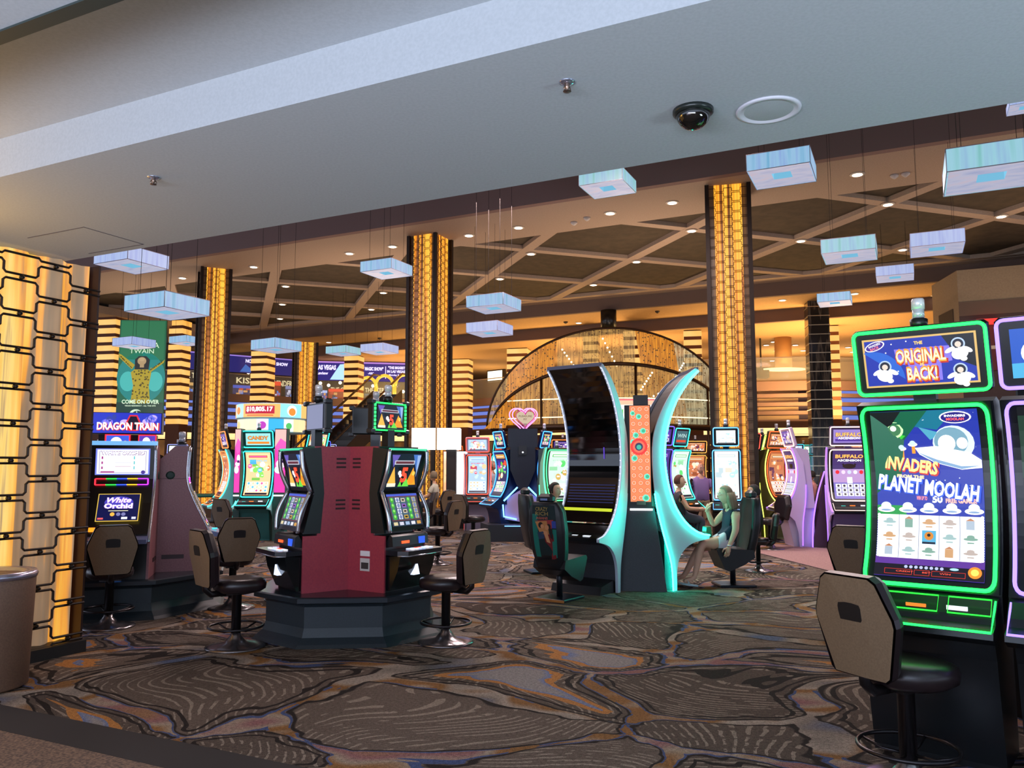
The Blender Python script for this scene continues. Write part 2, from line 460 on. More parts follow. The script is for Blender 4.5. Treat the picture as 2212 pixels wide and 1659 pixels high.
# diagonal coffer beams: e+n and e-n families through the measured crossings
a_ = 4.9; c0 = (-0.19 + 21.45, -0.19 - 21.45)
def clip_beam(sgn, c, hw):
    # centre line e + sgn*n = c, clipped to the coffer field
    pts = []
    e0, e1, n0, n1 = -28.9, 13.0, 20.05, 28.4
    for n in (n0, n1):
        e = c - sgn * n
        if e0 <= e <= e1: pts.append((e, n))
    for e in (e0, e1):
        n = (c - e) * sgn
        if n0 <= n <= n1: pts.append((e, n))
    if len(pts) < 2: return None
    pts.sort(key=lambda p: p[1]); return pts[0], pts[-1]
mb = MB()
for k in range(-12, 10):
    for sgn, hw, base in ((1, 0.17, c0[0]), (-1, 0.15, c0[1])):
        seg = clip_beam(sgn, base + a_ * k, hw)
        if not seg: continue
        p, q = Vector(seg[0]), Vector(seg[1]); d = (q - p).normalized(); o = Vector((-d.y, d.x)) * hw
        p = p - d * 0.15; q = q + d * 0.15
        z = 8.012 if sgn == 1 else 8.016
        mb.prism([p - o, q - o, q + o, p + o], z, 8.2, HICEIL, T=GT)
struct(mb.build('ceiling'))
mb = MB()
wbox(mb, -60, 28.3, 8.0, 35, 28.55, 8.5, HICEIL); wbox(mb, -60, 28.6, 8.0, 35, 29.1, 8.3, HICEIL); wbox(mb, -60, 28.5, 8.08, 35, 28.65, 8.3, PANEL)
wbox(mb, 13, 20.05, 8.0, 35, 28.4, 8.3, HICEIL); wbox(mb, -60, 20.05, 7.7, -28.8, 28.4, 8.0, HICEIL)
struct(mb.build('ceiling'))
mb = MB(); wbox(mb, -60, 29.0, 7.52, 35, 29.2, 8.2, FASC); struct(mb.build('trim_5'))
GOLDC = speckle('gold_lit_ceiling', '#b79468', '#ae8b60', 20, 0.85)
mb = MB(); wbox(mb, -60, 29.2, 7.52, 35, 31.7, 7.8, GOLDC); struct(mb.build('ceiling'))
mb = MB(); wbox(mb, -60, 31.6, 7.05, 35, 31.8, 7.6, FASC); struct(mb.build('trim_6'))
mb = MB(); wbox(mb, -60, 31.8, 7.05, 35, 75, 7.4, GOLDC); struct(mb.build('ceiling'))

# ---- gallery across the far side (plan points: image column, distance)
GZ = 5.1; LZ = 3.2
GP = [(60, 36.5), (230, 37), (400, 38), (700, 42), (1000, 43), (1130, 40), (1300, 36.5), (1540, 34), (1760, 33), (1900, 33.5), (2260, 33)]
def gpt(u, off=0.0):
    for (u0, d0), (u1, d1) in zip(GP, GP[1:]):
        if u <= u1 or (u1 == GP[-1][0]):
            d = d0 + (d1 - d0) * (u - u0) / (u1 - u0); break
    return Vector(((u - 1106) / F * (d + off) , d + off))
def strip(mb, us, z0, z1, off0, off1, m):
    """solid band that follows the gallery front, between two setbacks"""
    for u0, u1 in zip(us, us[1:]):
        a, b_, c, d = gpt(u0, off0), gpt(u1, off0), gpt(u1, off1), gpt(u0, off1)
        mb.prism([a, b_, c, d], z0, z1, m)
US = [60, 150, 230, 320, 400, 550, 700, 850, 1000, 1065, 1130, 1215, 1300, 1420, 1540, 1650, 1760, 1830, 1900, 2080, 2260]
TAUPE = M('#8a6f68', 0.8)
mb = MB(); strip(mb, US, 4.72, GZ, 0.0, 14.0, TAUPE); struct(mb.build('floor'))
mb = MB(); strip(mb, US, LZ - 0.02, LZ + 0.25, 0.0, 14, M('#5a4438', 0.8)); struct(mb.build('ceiling'))
mb = MB(); strip(mb, US, LZ + 0.2, 4.75, 0.5, 0.7, M('#4a4058', 0.8)); struct(mb.build('wall_far'))
# louvres: taupe boards with lit blue coves between them (tan, unlit, at the right)
mb = MB(); mt = MB()
BL = E('#7d92f0', 0.75)
for i in range(4):
    z = 3.36 + i * 0.36
    strip(mb, US, z, z + 0.15, 0.1, 0.45, TAUPE)
mb2 = MB()
def cove(name, us, h):
    for i in range(4):
        z = 3.51 + i * 0.36
        c = MB(); strip(c, us, z, z + 0.19, 0.40, 0.5, h); struct(c.build(name))
struct(mb.build('trim_7'))
cove('trim_8', [60, 230, 400, 700, 1000, 1130], BL); cove('trim_9', [1130, 1300, 1540, 1640], M('#b08f70', 0.7)); cove('trim_10', [1640, 1780], M('#c9ac88', 0.6)); cove('trim_11', [1780, 1900, 2260], BL)
# glass gallery balustrade
mb = MB(); strip(mb, US, GZ + 0.98, GZ + 1.02, 0.05, 0.09, M('#b8a898', 0.3, 0.8)); struct(mb.build('trim_12'))
gm, gnt, gN, gL, gb = nodes('balustrade_glass')
gb.inputs['Base Color'].default_value = (0.8, 0.85, 0.9, 1); gb.inputs['Alpha'].default_value = 0.12; gb.inputs['Roughness'].default_value = 0.05
mb = MB(); strip(mb, US, GZ, GZ + 0.98, 0.06, 0.075, gm); struct(mb.build('window_1'))
# far back walls
mb = MB(); strip(mb, [60, 230, 400, 550, 700, 850, 1000], GZ, 7.05, 4.0, 4.3, M('#2c2438', 0.7)); struct(mb.build('wall_back'))
mb = MB(); strip(mb, [1000, 1130, 1300, 1540, 1760, 1900, 2260], GZ, 7.1, 9.0, 9.3, M('#c79a58', 0.8)); struct(mb.build('wall_back'))
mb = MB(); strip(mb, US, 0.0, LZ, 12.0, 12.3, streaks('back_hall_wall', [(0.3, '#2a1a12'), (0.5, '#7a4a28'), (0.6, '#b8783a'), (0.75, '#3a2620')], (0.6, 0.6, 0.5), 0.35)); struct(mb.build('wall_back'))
# glowing strips in the ceiling below the gallery
mb = MB()
for k, (o0, o1) in enumerate(((0.15, 1.5), (1.9, 2.9), (3.4, 4.3), (5.2, 6.0), (7.5, 8.5))):
    c = MB(); strip(c, US, LZ - 0.06, LZ - 0.02, o0, o1, E('#ffd590', 1.35))
    tag(c.build('ceiling_strip_light'), 'long warm light strip under the gallery, %s from the hall' % ('first', 'second', 'third', 'fourth', 'fifth')[k], 'ceiling light', 'strip lights under the gallery')
# ---- building volume at the far right
p0 = atz(2036, 860, GZ); 
RV = speckle('taupe_plaster', '#9a8468', '#927c62', 20, 0.85)
mb = MB()
def wpt(u, D): return Vector(((u - 1106) / F * D, D))
q = [wpt(2028, 25), wpt(2085, 23.0), wpt(2420, 21.5), wpt(2420, 30), wpt(2040, 30)]
mb.prism([tuple(x) for x in q], 0.0, 7.25, RV)
struct(mb.build('wall_right'))
def onface(a, b_, s0, s1, z0, z1, out, m, mbx):
    d = (b_ - a); L_ = d.length; d = d / L_; n_ = Vector((d.y, -d.x))
    P0 = a + d * s0 * L_; P1 = a + d * s1 * L_
    mbx.prism([tuple(P0), tuple(P1), tuple(P1 + n_ * out), tuple(P0 + n_ * out)][::1], z0, z1, m)
mb = MB(); onface(q[0], q[1], 0.25, 0.8, 4.8, 6.2, 0.02, M('#4a3c30', 0.9), mb); struct(mb.build('recess_shade_2'))  # flat dark panel, painted in place of a shaded recess
mb = MB(); onface(q[1], q[2], 0.0, 0.95, 3.4, 6.3, 0.02, M('#4c3c38', 0.9), mb); onface(q[1], q[2], 0.0, 0.95, 5.9, 6.3, 0.05, M('#6a5648', 0.9), mb); struct(mb.build('recess_shade_3'))  # recess shade painted as a flat dark panel, lighter band above
mb = MB(); onface(q[1], q[2], 0.11, 0.26, 4.3, 5.62, 0.07, M('#5c1418', 0.6), mb); onface(q[1], q[2], 0.11, 0.27, 5.60, 5.74, 0.3, E('#ff3b34', 1.1), mb)
tag(mb.build('red_sign_panel'), 'dark red wall panel with a glowing red strip, at the far right', 'sign')
mb = MB(); onface(q[1], q[2], 0.1, 0.6, 4.9, 5.0, 0.09, M('#cdb8a0', 0.4, 0.6), mb); struct(mb.build('trim_13'))
mb = MB(); mb.box((-30, -0.2, 3.2), (30, 0, 5.0), TAUPE, Matrix.Translation((24, 27, 0))); 

# ---- striped light piers along the gallery
PIERB = M('#6b3d22', 0.7); BAND = streaks('onyx_band', [(0.3, '#ffa838'), (0.7, '#ffd080')], (0.8, 0.8, 0.8), 1.0)
def pier(u0, u1, vtop, label):
    uc = (u0 + u1) / 2; D = 36
    for _ in range(8):
        x = (uc - 1106) / F * D; e = x * cos(ROOM) - D * sin(ROOM); n = x * sin(ROOM) + D * cos(ROOM)
        hc = 7.05 if n > 31.8 else 7.52 if n > 29.1 else 7.7 if (e < -28.8 and n < 28.4) else 8.0
        D = min(0.5 * D + 0.5 * (hc - 0.02 - EYE) * F / (1005 - vtop), gpt(uc).y - 1.0)
    c = Vector(((uc - 1106) / F * D, D)); w = (u1 - u0) / F * D * 0.84; zt = hc - 0.02; zb = LZ; rz = radians(-12)
    t = thing('striped_pier', label, 'pillar', (c.x, c.y, 0), 0, 'gold striped piers along the gallery')
    t.rotation_euler[2] = rz
    h = w / 2 * 0.92
    mb = MB(); mb.box((-h, -h, 0), (h, h, zt), PIERB); mb.build('core', t)
    P_ = 0.36; n = int((zt - zb) / P_)
    for i in range(n + 1):
        z1 = zt - 0.02 - i * P_; z0 = z1 - 0.22
        if z0 < zb: break
        b = MB(); b.box((-h - 0.012, -h - 0.012, z0), (h + 0.012, h + 0.012, z1), BAND); b.build('light_band', t)
    return t
pier(206, 264, 680, 'glowing striped pier directly left of the green banner')
pier(361, 402, 692, 'glowing striped pier directly right of the green banner')
pier(541, 588, 752, 'glowing striped pier above the candy game carousel')
pier(742, 783, 770, 'glowing striped pier above the escalator head')
pier(974, 1022, 778, 'glowing striped pier just right of the middle lattice column')
pier(1093, 1150, 755, 'glowing striped pier just left of the beaded dome')
pier(1345, 1395, 712, 'glowing striped pier behind the dome, right of its black drum')
pier(1476, 1524, 709, 'glowing striped pier against the dark lattice column at right')
pier(1796, 1820, 703, 'narrow glowing striped pier beside the black marble column')
pier(1258, 1300, 720, 'glowing striped pier seen through the top of the beaded dome')

# ---- black marble column
mm, nt, N, L, b = nodes('black_marble')
tn = N.new('ShaderNodeTexNoise'); tn.inputs['Scale'].default_value = 3; tn.inputs['Detail'].default_value = 8
r = ramp(N, [(0.45, '#1c1a18'), (0.5, '#5a5248'), (0.55, '#1c1a18')]); L.new(tn.outputs[0], r.inputs[0]); L.new(r.outputs[0], b.inputs['Base Color']); b.inputs['Roughness'].default_value = 0.15
c = at(1772, 900, 29.0)
t = thing('marble_column', 'black marble column with thin bright rings, right of the glowing lattice columns', 'column', (c.x, c.y, 0), radians(-10))
mb = MB(); mb.box((-0.36, -0.36, 0), (0.36, 0.36, 7.6), mm); mb.build('shaft', t)
for i in range(21):
    z = 0.6 + i * 0.335
    rb = MB(); rb.box((-0.38, -0.38, z), (0.38, 0.38, z + 0.03), M('#d8c8a8', 0.25, 0.9)); rb.build('ring', t)

# ---- glowing lattice columns
LAT = M('#33241c', 0.45, 0.5)
GLOW = streaks('onyx_glow', [(0.30, '#3a1e0a'), (0.41, '#7a4210'), (0.46, '#f89018'), (0.54, '#ffc040'), (0.59, '#b86414'), (0.65, '#4a260c'), (0.70, '#ffb030')], (9.0, 9.0, 0.06), 1.15, detail=1.0)
DIM = streaks('onyx_dim', [(0.35, '#20120a'), (0.55, '#4a2a10'), (0.7, '#8a5418')], (7.0, 7.0, 0.12), 0.5, detail=1.5)
def lattice(mb, w, z0, z1, pitch, per, r, m, T, n=4):
    """mirrored castellated wires: wide cells alternate with narrow gaps, on the local XZ plane (x -w/2..w/2)"""
    nc = max(1, round(w / pitch)); pitch = w / nc; h = per * 0.35; rad = min(pitch * 0.07, h * 0.22)
    k = 0; z = z0
    while z < z1:
        for s in (0, 1):
            zc = z + (per / 2) * s
            pts = []
            for i in range(nc):
                up = (i + s) % 2
                hz = (h / 2) * (1 if up else -1)
                zz = zc + hz * 1.0
                x0 = -w / 2 + i * pitch; x1 = x0 + pitch
                if i == 0: pts.append((x0, 0, zz))
                else: pts += [(x0, 0, zz - (1 if up else -1) * rad), (x0 + rad, 0, zz)] if True else []
                if i < nc - 1: pts += [(x1 - rad, 0, zz), (x1, 0, zz - (1 if up else -1) * rad)]
                else: pts.append((x1, 0, zz))
            pts = [p for p in pts if z0 <= p[2] <= z1]
            if len(pts) > 1: mb.tube(pts, r, m, n, T=T, smooth=False)
        z += per
def gold_column(cx, cy, rz, label, z1=8.0, w=0.86, faces=('f', 'f', 'd', 'd'), glow=None):
    t = thing('lattice_column', label, 'column', (cx, cy, 0), rz, 'tall glowing lattice columns')
    h = w / 2
    mb = MB(); mb.box((-h - 0.05, -h - 0.05, 0), (h + 0.05, h + 0.05, 0.35), M('#4a3424', 0.4)); mb.build('plinth', t)
    for k in range(4):
        T = Matrix.Rotation(k * pi / 2, 4, 'Z')
        k2 = 0.66 if faces[k] == 'f' else 0.0
        g = MB(); g.box((-h + 0.04, -h + 0.045, 0.35), (h - 0.04, -h + 0.09, z1), DIM, T); g.build('dim_panel', t)
        if k2: g = MB(); g.box((-h * k2, -h + 0.02, 0.35), (h * k2, -h + 0.044, z1), GLOW, T); g.build('light_panel', t)
        l = MB(); lattice(l, w, 0.4, z1 - 0.05, 0.17, 0.23, 0.008, LAT, T @ Matrix.Translation((0, -h - 0.0, 0))); l.build('lattice', t)
    p = MB()
    for sx in (-1, 1):
        for sy in (-1, 1): p.box((sx * h - 0.045, sy * h - 0.045, 0.35), (sx * h + 0.045, sy * h + 0.045, z1), M('#2a1c14', 0.5, 0.4))
    p.build('corner_post', t)
    return t
gold_column(*W(-11.84, 19.03)[:2], -ROOM, 'glowing lattice column in the middle, behind the green-lit slot topper', faces='ffdd')
gold_column(*W(-3.53, 18.65)[:2], radians(-14), 'glowing lattice column at right, behind the seated woman in the navy top', faces='fddd', w=0.92)
gold_column(*W(-20.22, 19.2)[:2], radians(27), 'glowing lattice column at left, beyond the large pendant', faces='fddd', w=0.88)
p = at(660, 742, 36); gold_column(p.x, p.y, radians(22), 'small far lattice column in front of the gallery shops', z1=p.z, w=0.92, faces='fddd')

# ---- near patterned screen column at the left edge
FX = -6.72
p = W(FX, 5.0)
t = thing('lattice_screen', 'tall backlit screen of dark interlocking wire over draped gold fabric, left edge', 'screen', (p.x, p.y, 0), -ROOM)
m, nt, N, L, b = nodes('draped_gold_fabric')
tc = N.new('ShaderNodeTexCoord'); mp = N.new('ShaderNodeMapping'); mp.inputs['Scale'].default_value = (1, 1.6, 0.07); L.new(tc.outputs['Object'], mp.inputs[0])
tn = N.new('ShaderNodeTexNoise'); tn.inputs['Scale'].default_value = 2.9; tn.inputs['Detail'].default_value = 4; tn.inputs['Roughness'].default_value = 0.55; L.new(mp.outputs[0], tn.inputs['Vector'])
r = ramp(N, [(0.34, '#6f5a48'), (0.44, '#927050'), (0.48, '#f09a20'), (0.54, '#ffc244'), (0.59, '#ffd468'), (0.63, '#8a6a4c'), (0.72, '#6a5a4c')]); L.new(tn.outputs[0], r.inputs[0])
L.new(r.outputs[0], b.inputs['Emission Color']); b.inputs['Emission Strength'].default_value = 0.85; b.inputs['Base Color'].default_value = (0.35, 0.27, 0.18, 1); b.inputs['Roughness'].default_value = 0.6
mb = MB(); vs = []; fs = []; ny = 60; 
for i in range(ny + 1):
    y = -3.6 + 3.56 * i / ny
    for z in (0.1, 1.2, 2.4, 3.5): vs.append((-0.13 + 0.035 * sin(i * 1.05 + z * 0.25) + 0.02 * sin(i * 2.3), y, z))
for i in range(ny):
    for j in range(3): fs.append([i * 4 + j, i * 4 + 4 + j, i * 4 + 5 + j, i * 4 + 1 + j])
mb.add(vs, fs, m, True); mb.build('fabric', t)
mb = MB(); T = Matrix.Translation((0.0, -1.8, 0)) @ Matrix.Rotation(pi / 2, 4, 'Z')
lattice(mb, 3.6, 0.06, 3.49, 0.3, 0.31, 0.011, M('#2e2622', 0.4, 0.5), T, 6)
mb.build('wire_lattice', t)
bolt = None
for i in range(12):
    for s in (0, 1):
        for k in range(11):
            z = 0.06 + 0.31 * k + 0.155 * s
            if (i + s) % 2:
                if bolt is None:
                    mb = MB(); mb.lathe([(0.018, 0), (0.018, 0.03), (0.008, 0.04)], M('#241e1c', 0.3, 0.6), 8, Matrix.Rotation(pi / 2, 4, 'Y')); bolt = mb.build('bolt', t); o = bolt
                else: o = bolt.copy(); C.objects.link(o)
                o.location = (0.0, -3.6 + 0.3 * i + 0.15, z + 0.077)
mb = MB(); mb.box((-0.9, -3.65, 0), (0.06, 0.0, 0.10), M('#1c1a18', 0.5)); mb.box((-0.16, -0.02, 0.1), (0.0, 0.0, 3.5), M('#3a2620', 0.4, 0.3)); mb.build('frame', t)
mb = MB(); mb.box((-0.9, -3.65, 0.1), (-0.25, -0.02, 3.5), M('#5a3a28', 0.7)); mb.build('backing', t)

# ---- round bin in front of the screen
p = W(-6.27, 3.86)
t = thing('waste_bin', 'brown cylindrical bin with a metal rim at the lower left corner', 'bin', (p.x, p.y, 0))
mb = MB(); mb.lathe([(0.27, 0), (0.30, 0.02), (0.315, 0.81), (0.31, 0.83)], speckle('bin_laminate', '#7a5c48', '#6c5040', 90, 0.5), 40); mb.build('body', t)
mb = MB(); mb.lathe([(0.322, 0.805), (0.328, 0.83), (0.315, 0.855), (0.25, 0.85), (0.2, 0.81)], M('#b9b4c8', 0.25, 0.8), 40); mb.build('rim', t)

# ================================================================== CEILING FITTINGS
def ceiling_z(e, n):
    if n < 17.6: return 9.6
    if n > 31.7: return 7.05
    if n > 29.1: return 7.52
    if e < -28.8 and 20.05 < n < 28.4: return 7.7
    return 8.0
# square pendant lanterns
PEND_S = []
def pend_mat(name, a, b_, c):
    return streaks(name, [(0.30, a), (0.5, b_), (0.68, c)], (9, 9, 0.6), 0.78, 0.4)
PS = [pend_mat('alabaster_side_blue', '#6fb4dc', '#9fcdf0', '#8aa6e8'), pend_mat('alabaster_side_aqua', '#7fc8c8', '#9fd8ea', '#8fb6e4'), pend_mat('alabaster_side_violet', '#9cb0ee', '#b4c8f4', '#8ea0e6')]
PB = streaks('alabaster_base', [(0.3, '#a9b4dc'), (0.5, '#c8cbe6'), (0.7, '#d6c6d8')], (2.5, 9, 2), 0.68, 0.4)
PI_ = E('#7cc4e6', 0.8)
def pendant_proto(k):
    w = 0.46; h = 0.13; q = 0.14
    t = thing('pendant_light', '', 'pendant light')
    mb = MB()
    for r_ in range(4):
        T = Matrix.Rotation(r_ * pi / 2, 4, 'Z')
        mb.prism([(-w, -h), (w, -h), (w, h), (-w, h)], -w, -w + 0.02, PS[k], 'y', T)
    mb.build('side_panels', t)
    mb = MB()
    for r_ in range(4):
        T = Matrix.Rotation(r_ * pi / 2, 4, 'Z')
        mb.add([(-w + 0.02, -w + 0.02, -h), (w - 0.02, -w + 0.02, -h), (q, -q, -h + 0.02), (-q, -q, -h + 0.02)], [[3, 2, 1, 0]], PB, False, T)
    mb.build('base_panel', t)
    mb = MB()
    for r_ in range(4):
        T = Matrix.Rotation(r_ * pi / 2, 4, 'Z')
        mb.box((-q, -q - 0.01, -h + 0.02), (q, -q, h - 0.02), PI_, T)
    mb.box((-w + 0.02, -w + 0.02, h - 0.03), (w - 0.02, -q - 0.01, h - 0.01), M('#8f98b8', 0.6)); mb.box((-w + 0.02, q + 0.01, h - 0.03), (w - 0.02, w - 0.02, h - 0.01), M('#8f98b8', 0.6))
    mb.box((-w + 0.02, -q - 0.01, h - 0.03), (-q - 0.01, q + 0.01, h - 0.01), M('#8f98b8', 0.6)); mb.box((q + 0.01, -q - 0.01, h - 0.03), (w - 0.02, q + 0.01, h - 0.01), M('#8f98b8', 0.6))
    mb.build('inner_well', t)
    mb = MB()
    fr = M('#9a8a98', 0.5)
    for r_ in range(4):
        T = Matrix.Rotation(r_ * pi / 2, 4, 'Z')
        for z in (-h, h): mb.tube([(-w, -w, z), (w, -w, z)], 0.006, fr, 4, T=T)
        mb.tube([(-w, -w, -h), (-w, -w, h)], 0.006, fr, 4, T=T)
    mb.build('edge_frame', t)
    return t
pends = [(1313, 396, 127, 1, 'white pendant lantern half hidden by the low ceiling edge, above the dome'), (1689, 364, 148, 0, 'large pendant lantern up and right of the right lattice column'),
 (2140, 362, 196, 1, 'largest pendant lantern, cut by the right edge of the photo'), (1835, 540, 115, 1, 'aqua pendant lantern left of another at the same height, over the green machine'),
 (2023, 526, 108, 2, 'violet tinted pendant lantern under the two yellow spotlights at right'), (1933, 591, 80, 2, 'small pendant lantern between two larger ones at right'),
 (1803, 647, 80, 0, 'small pendant lantern in front of the marble column'), (835, 581, 113, 0, 'pendant lantern touching the left edge of the middle lattice column'),
 (1067, 656, 120, 0, 'upper of the two pendant lanterns right of the middle lattice column'), (1058, 711, 102, 2, 'lower of the two pendant lanterns right of the middle lattice column'),
 (362, 661, 172, 0, 'big pendant lantern touching the left lattice column'), (285, 562, 150, 2, 'pendant lantern tucked behind the low ceiling corner at left'),
 (290, 741, 86, 2, 'pendant lantern hanging in front of the green banner'), (404, 736, 72, 0, 'pendant lantern just left of the left lattice column'),
 (597, 747, 106, 0, 'pendant lantern over the striped pier behind the candy carousel'), (742, 758, 63, 1, 'smallest pendant lantern, over the gallery shops'),
 (820, 754, 82, 2, 'pendant lantern over the escalator, left of the middle lattice column'), (2212, 226, 84, 2, 'corner of a white fixture at the upper right edge')]
protos = {}; hold = []
for u, v, wpx, k, lab in pends:
    dl = ROOM - atan2(u - 1106, F); D = 0.92 * (abs(cos(dl)) + abs(sin(dl))) * F / wpx
    if u == 1933: D = 21.5
    if u == 1803: D = 24
    if u == 742: D = 30
    if u == 2212: D = 7.4
    p = at(u, v, D)
    if k in protos:
        for ch in [c_ for c_ in protos[k].children if c_.name.startswith('cord')]: ch.parent = None; hold.append((ch, protos[k]))
        o = dup(protos[k], p, -ROOM, lab, 'square pendant lanterns', 1.0)
        for ch, pa in hold: ch.parent = pa
        hold.clear()
    else:
        o = pendant_proto(k); protos[k] = o; o.location = p; o.rotation_euler[2] = -ROOM; o['label'] = lab; o['group'] = 'square pendant lanterns'
    if u == 2212: o.scale = (0.29, 0.29, 0.29)
    if u == 597: o.rotation_euler[2] = radians(-32)
    e = p.x * cos(ROOM) - p.y * sin(ROOM); n = p.x * sin(ROOM) + p.y * cos(ROOM)
    zc = ceiling_z(e, n)
    s_ = o.scale[0]
    for sx in (-1, 1):
        for sy in (-1, 1): mb = MB(); mb.tube([(sx * 0.3, sy * 0.3, 0.1), (sx * 0.3, sy * 0.3, (zc + (0.14 if 20.1 < n < 28.3 and -28 < e < 13 else 0) - p.z) / s_)], 0.004 / s_, M('#2a221e', 0.9), 4); mb.build('cord', o)
def onceil(u, v):
    for z in (9.6, 8.0, 7.7, 7.52, 7.05):
        p = atz(u, v, z); e = p.x * cos(ROOM) - p.y * sin(ROOM); n = p.x * sin(ROOM) + p.y * cos(ROOM)
        if abs(ceiling_z(e, n) - z) < 0.01: return p
    return atz(u, v, 8.0)
# recessed downlights at the measured spots
DL = E('#fff0d8', 6.0)
dlp = MB(); dlp.lathe([(0.14, -0.02), (0.16, -0.015), (0.16, 0.0)], M('#d8c8b8', 0.5), 16); dlp.lathe([(0.0, -0.024), (0.11, -0.024)], DL, 16, caps=False)
dls = [(1852, 376, 8), (1452, 437, 8), (1318, 460, 8), (1120, 491, 8), (1013, 508, 8), (755, 547, 8), (548, 576, 8), (848, 532, 8), (394, 600, 8),
 (1494, 498, 8), (1375, 565, 8), (1282, 615, 8), (1147, 548, 8), (1080, 602, 8), (1918, 441, 8), (1730, 520, 8), (2163, 467, 8), (1950, 539, 8), (617, 618, 8), (610, 657, 8), (605, 688, 8), (828, 632, 8), (802, 668, 8), (406, 645, 8),
 (710, 739, 7.05), (1250, 697, 7.52), (1320, 682, 7.52), (1690, 648, 7.52), (1846, 634, 7.52), (2035, 617, 7.52), (1990, 651, 7.05), (2017, 660, 7.05), (2021, 638, 7.05)]
first = None
for i, (u, v, z) in enumerate(dls):
    p = onceil(u, v)
    row = ('in the row along the near beam' if i < 9 else 'at a crossing of the coffer beams' if i < 24 else 'in the golden ceiling beyond the coffers')
    grp = 'downlights ' + row
    lab = 'small round ceiling downlight ' + row
    if first is None:
        first = dlp.build('downlight'); o = first
    else: o = first.copy(); C.objects.link(o)
    o.location = p; tag(o, lab, 'downlight', grp)
    o.location.z -= 0.001
sl = MB(); sl.lathe([(0.11, 0.0), (0.12, -0.10), (0.10, -0.12)], M('#4a3c34', 0.5), 14); sl.lathe([(0.0, -0.123), (0.095, -0.123)], E('#ffe88a', 9), 14, caps=False)
first = None
for u, v in ((2112, 467), (1935, 556), (2112, 533)):
    p = atz(u, v, 8.3)
    if first is None: first = sl.build('spotlight'); o = first
    else: o = first.copy(); C.objects.link(o)
    o.location = p; tag(o, 'bright yellow spotlight in a dark coffer at the upper right', 'spotlight', 'yellow spotlights in the right coffers')
# low-ceiling fittings
p = atz(1497, 238, 3.5)
t = thing('dome_camera', 'smoked black dome camera on the low grey ceiling', 'security camera', p)
mb = MB(); mb.lathe([(0.105, 0), (0.105, -0.018), (0.09, -0.026)], M('#1e2422', 0.3), 32); mb.build('mount_ring', t)
mb = MB(); mb.lathe([(0.088, -0.02)] + [(0.088 * cos(a * pi / 18), -0.02 - 0.085 * sin(a * pi / 18)) for a in range(1, 9)] + [(0.002, -0.105)], M('#0c0d0c', 0.04, 0.0, 1.0), 32); mb.build('dome', t)
p = atz(1660, 237, 3.5)
t = thing('ceiling_speaker', 'flush round speaker grille on the low grey ceiling', 'speaker', p)
mb = MB(); mb.lathe([(0.165, 0), (0.163, -0.008), (0.145, -0.012), (0.14, -0.006)], M('#d5d4de', 0.5), 40); mb.build('rim', t)
mb = MB(); mb.lathe([(0.14, -0.004), (0.10, -0.009), (0.0, -0.011)], speckle('grille_cloth', '#b6bcc0', '#a2a8ac', 500, 0.7), 40, caps=False); mb.build('grille', t)
for u, v, lab in ((332, 383, 'small sprinkler with a shiny ring on the low ceiling at left'), (1225, 177, 'small sprinkler head on the low ceiling left of the dome camera')):
    p = atz(u, v, 3.5)
    t = thing('sprinkler', lab, 'sprinkler', p, 0.5, 'sprinklers on the low ceiling')
    mb = MB(); mb.lathe([(0.04, 0), (0.04, -0.004), (0.024, -0.008)], M('#c8d0e8', 0.2, 0.9), 20); mb.build('escutcheon', t)
    mb = MB(); mb.lathe([(0.012, 0), (0.012, -0.03), (0.006, -0.035), (0.006, -0.045)], M('#8a7468', 0.3, 0.8), 12); mb.lathe([(0.02, -0.046), (0.02, -0.049)], M('#6a5850', 0.3, 0.8), 12)
    mb.tube([(0.012, 0, -0.02), (0.02, 0, -0.035), (0.004, 0, -0.046)], 0.003, M('#8a7468', 0.3, 0.8), 5); mb.tube([(-0.012, 0, -0.02), (-0.02, 0, -0.035), (-0.004, 0, -0.046)], 0.003, M('#8a7468', 0.3, 0.8), 5)
    mb.build('head', t)
for u, v, z, lab in ((1592, 400, 8, 'white camera above the right lattice column'), (1268, 470, 8, 'small white smoke detector on the near beam, right of two downlights'), (1240, 480, 8, 'small dark sensor on the near beam beside the white detector'),
                  (1420, 672, 7.52, 'small dark sensor in the golden ceiling right of the black drum'), (1222, 695, 7.52, 'small dark sensor in the golden ceiling left of the black drum'), (1932, 378, 8, 'left one of two small dark detectors at the upper right'), (1956, 374, 8, 'right one of two small dark detectors at the upper right'), (820, 730, 7.05, 'small dark sensor over the escalator')):
    p = onceil(u, v)
    mb = MB(); mb.lathe([(0.09, 0), (0.09, -0.03), (0.06, -0.06), (0.02, -0.09)], M('#cfc4c0' if 'white' in lab or 'detectors' in lab else '#3a2c24', 0.5), 16)
    tag(mb.build('smoke_detector', None, p), lab, 'detector')

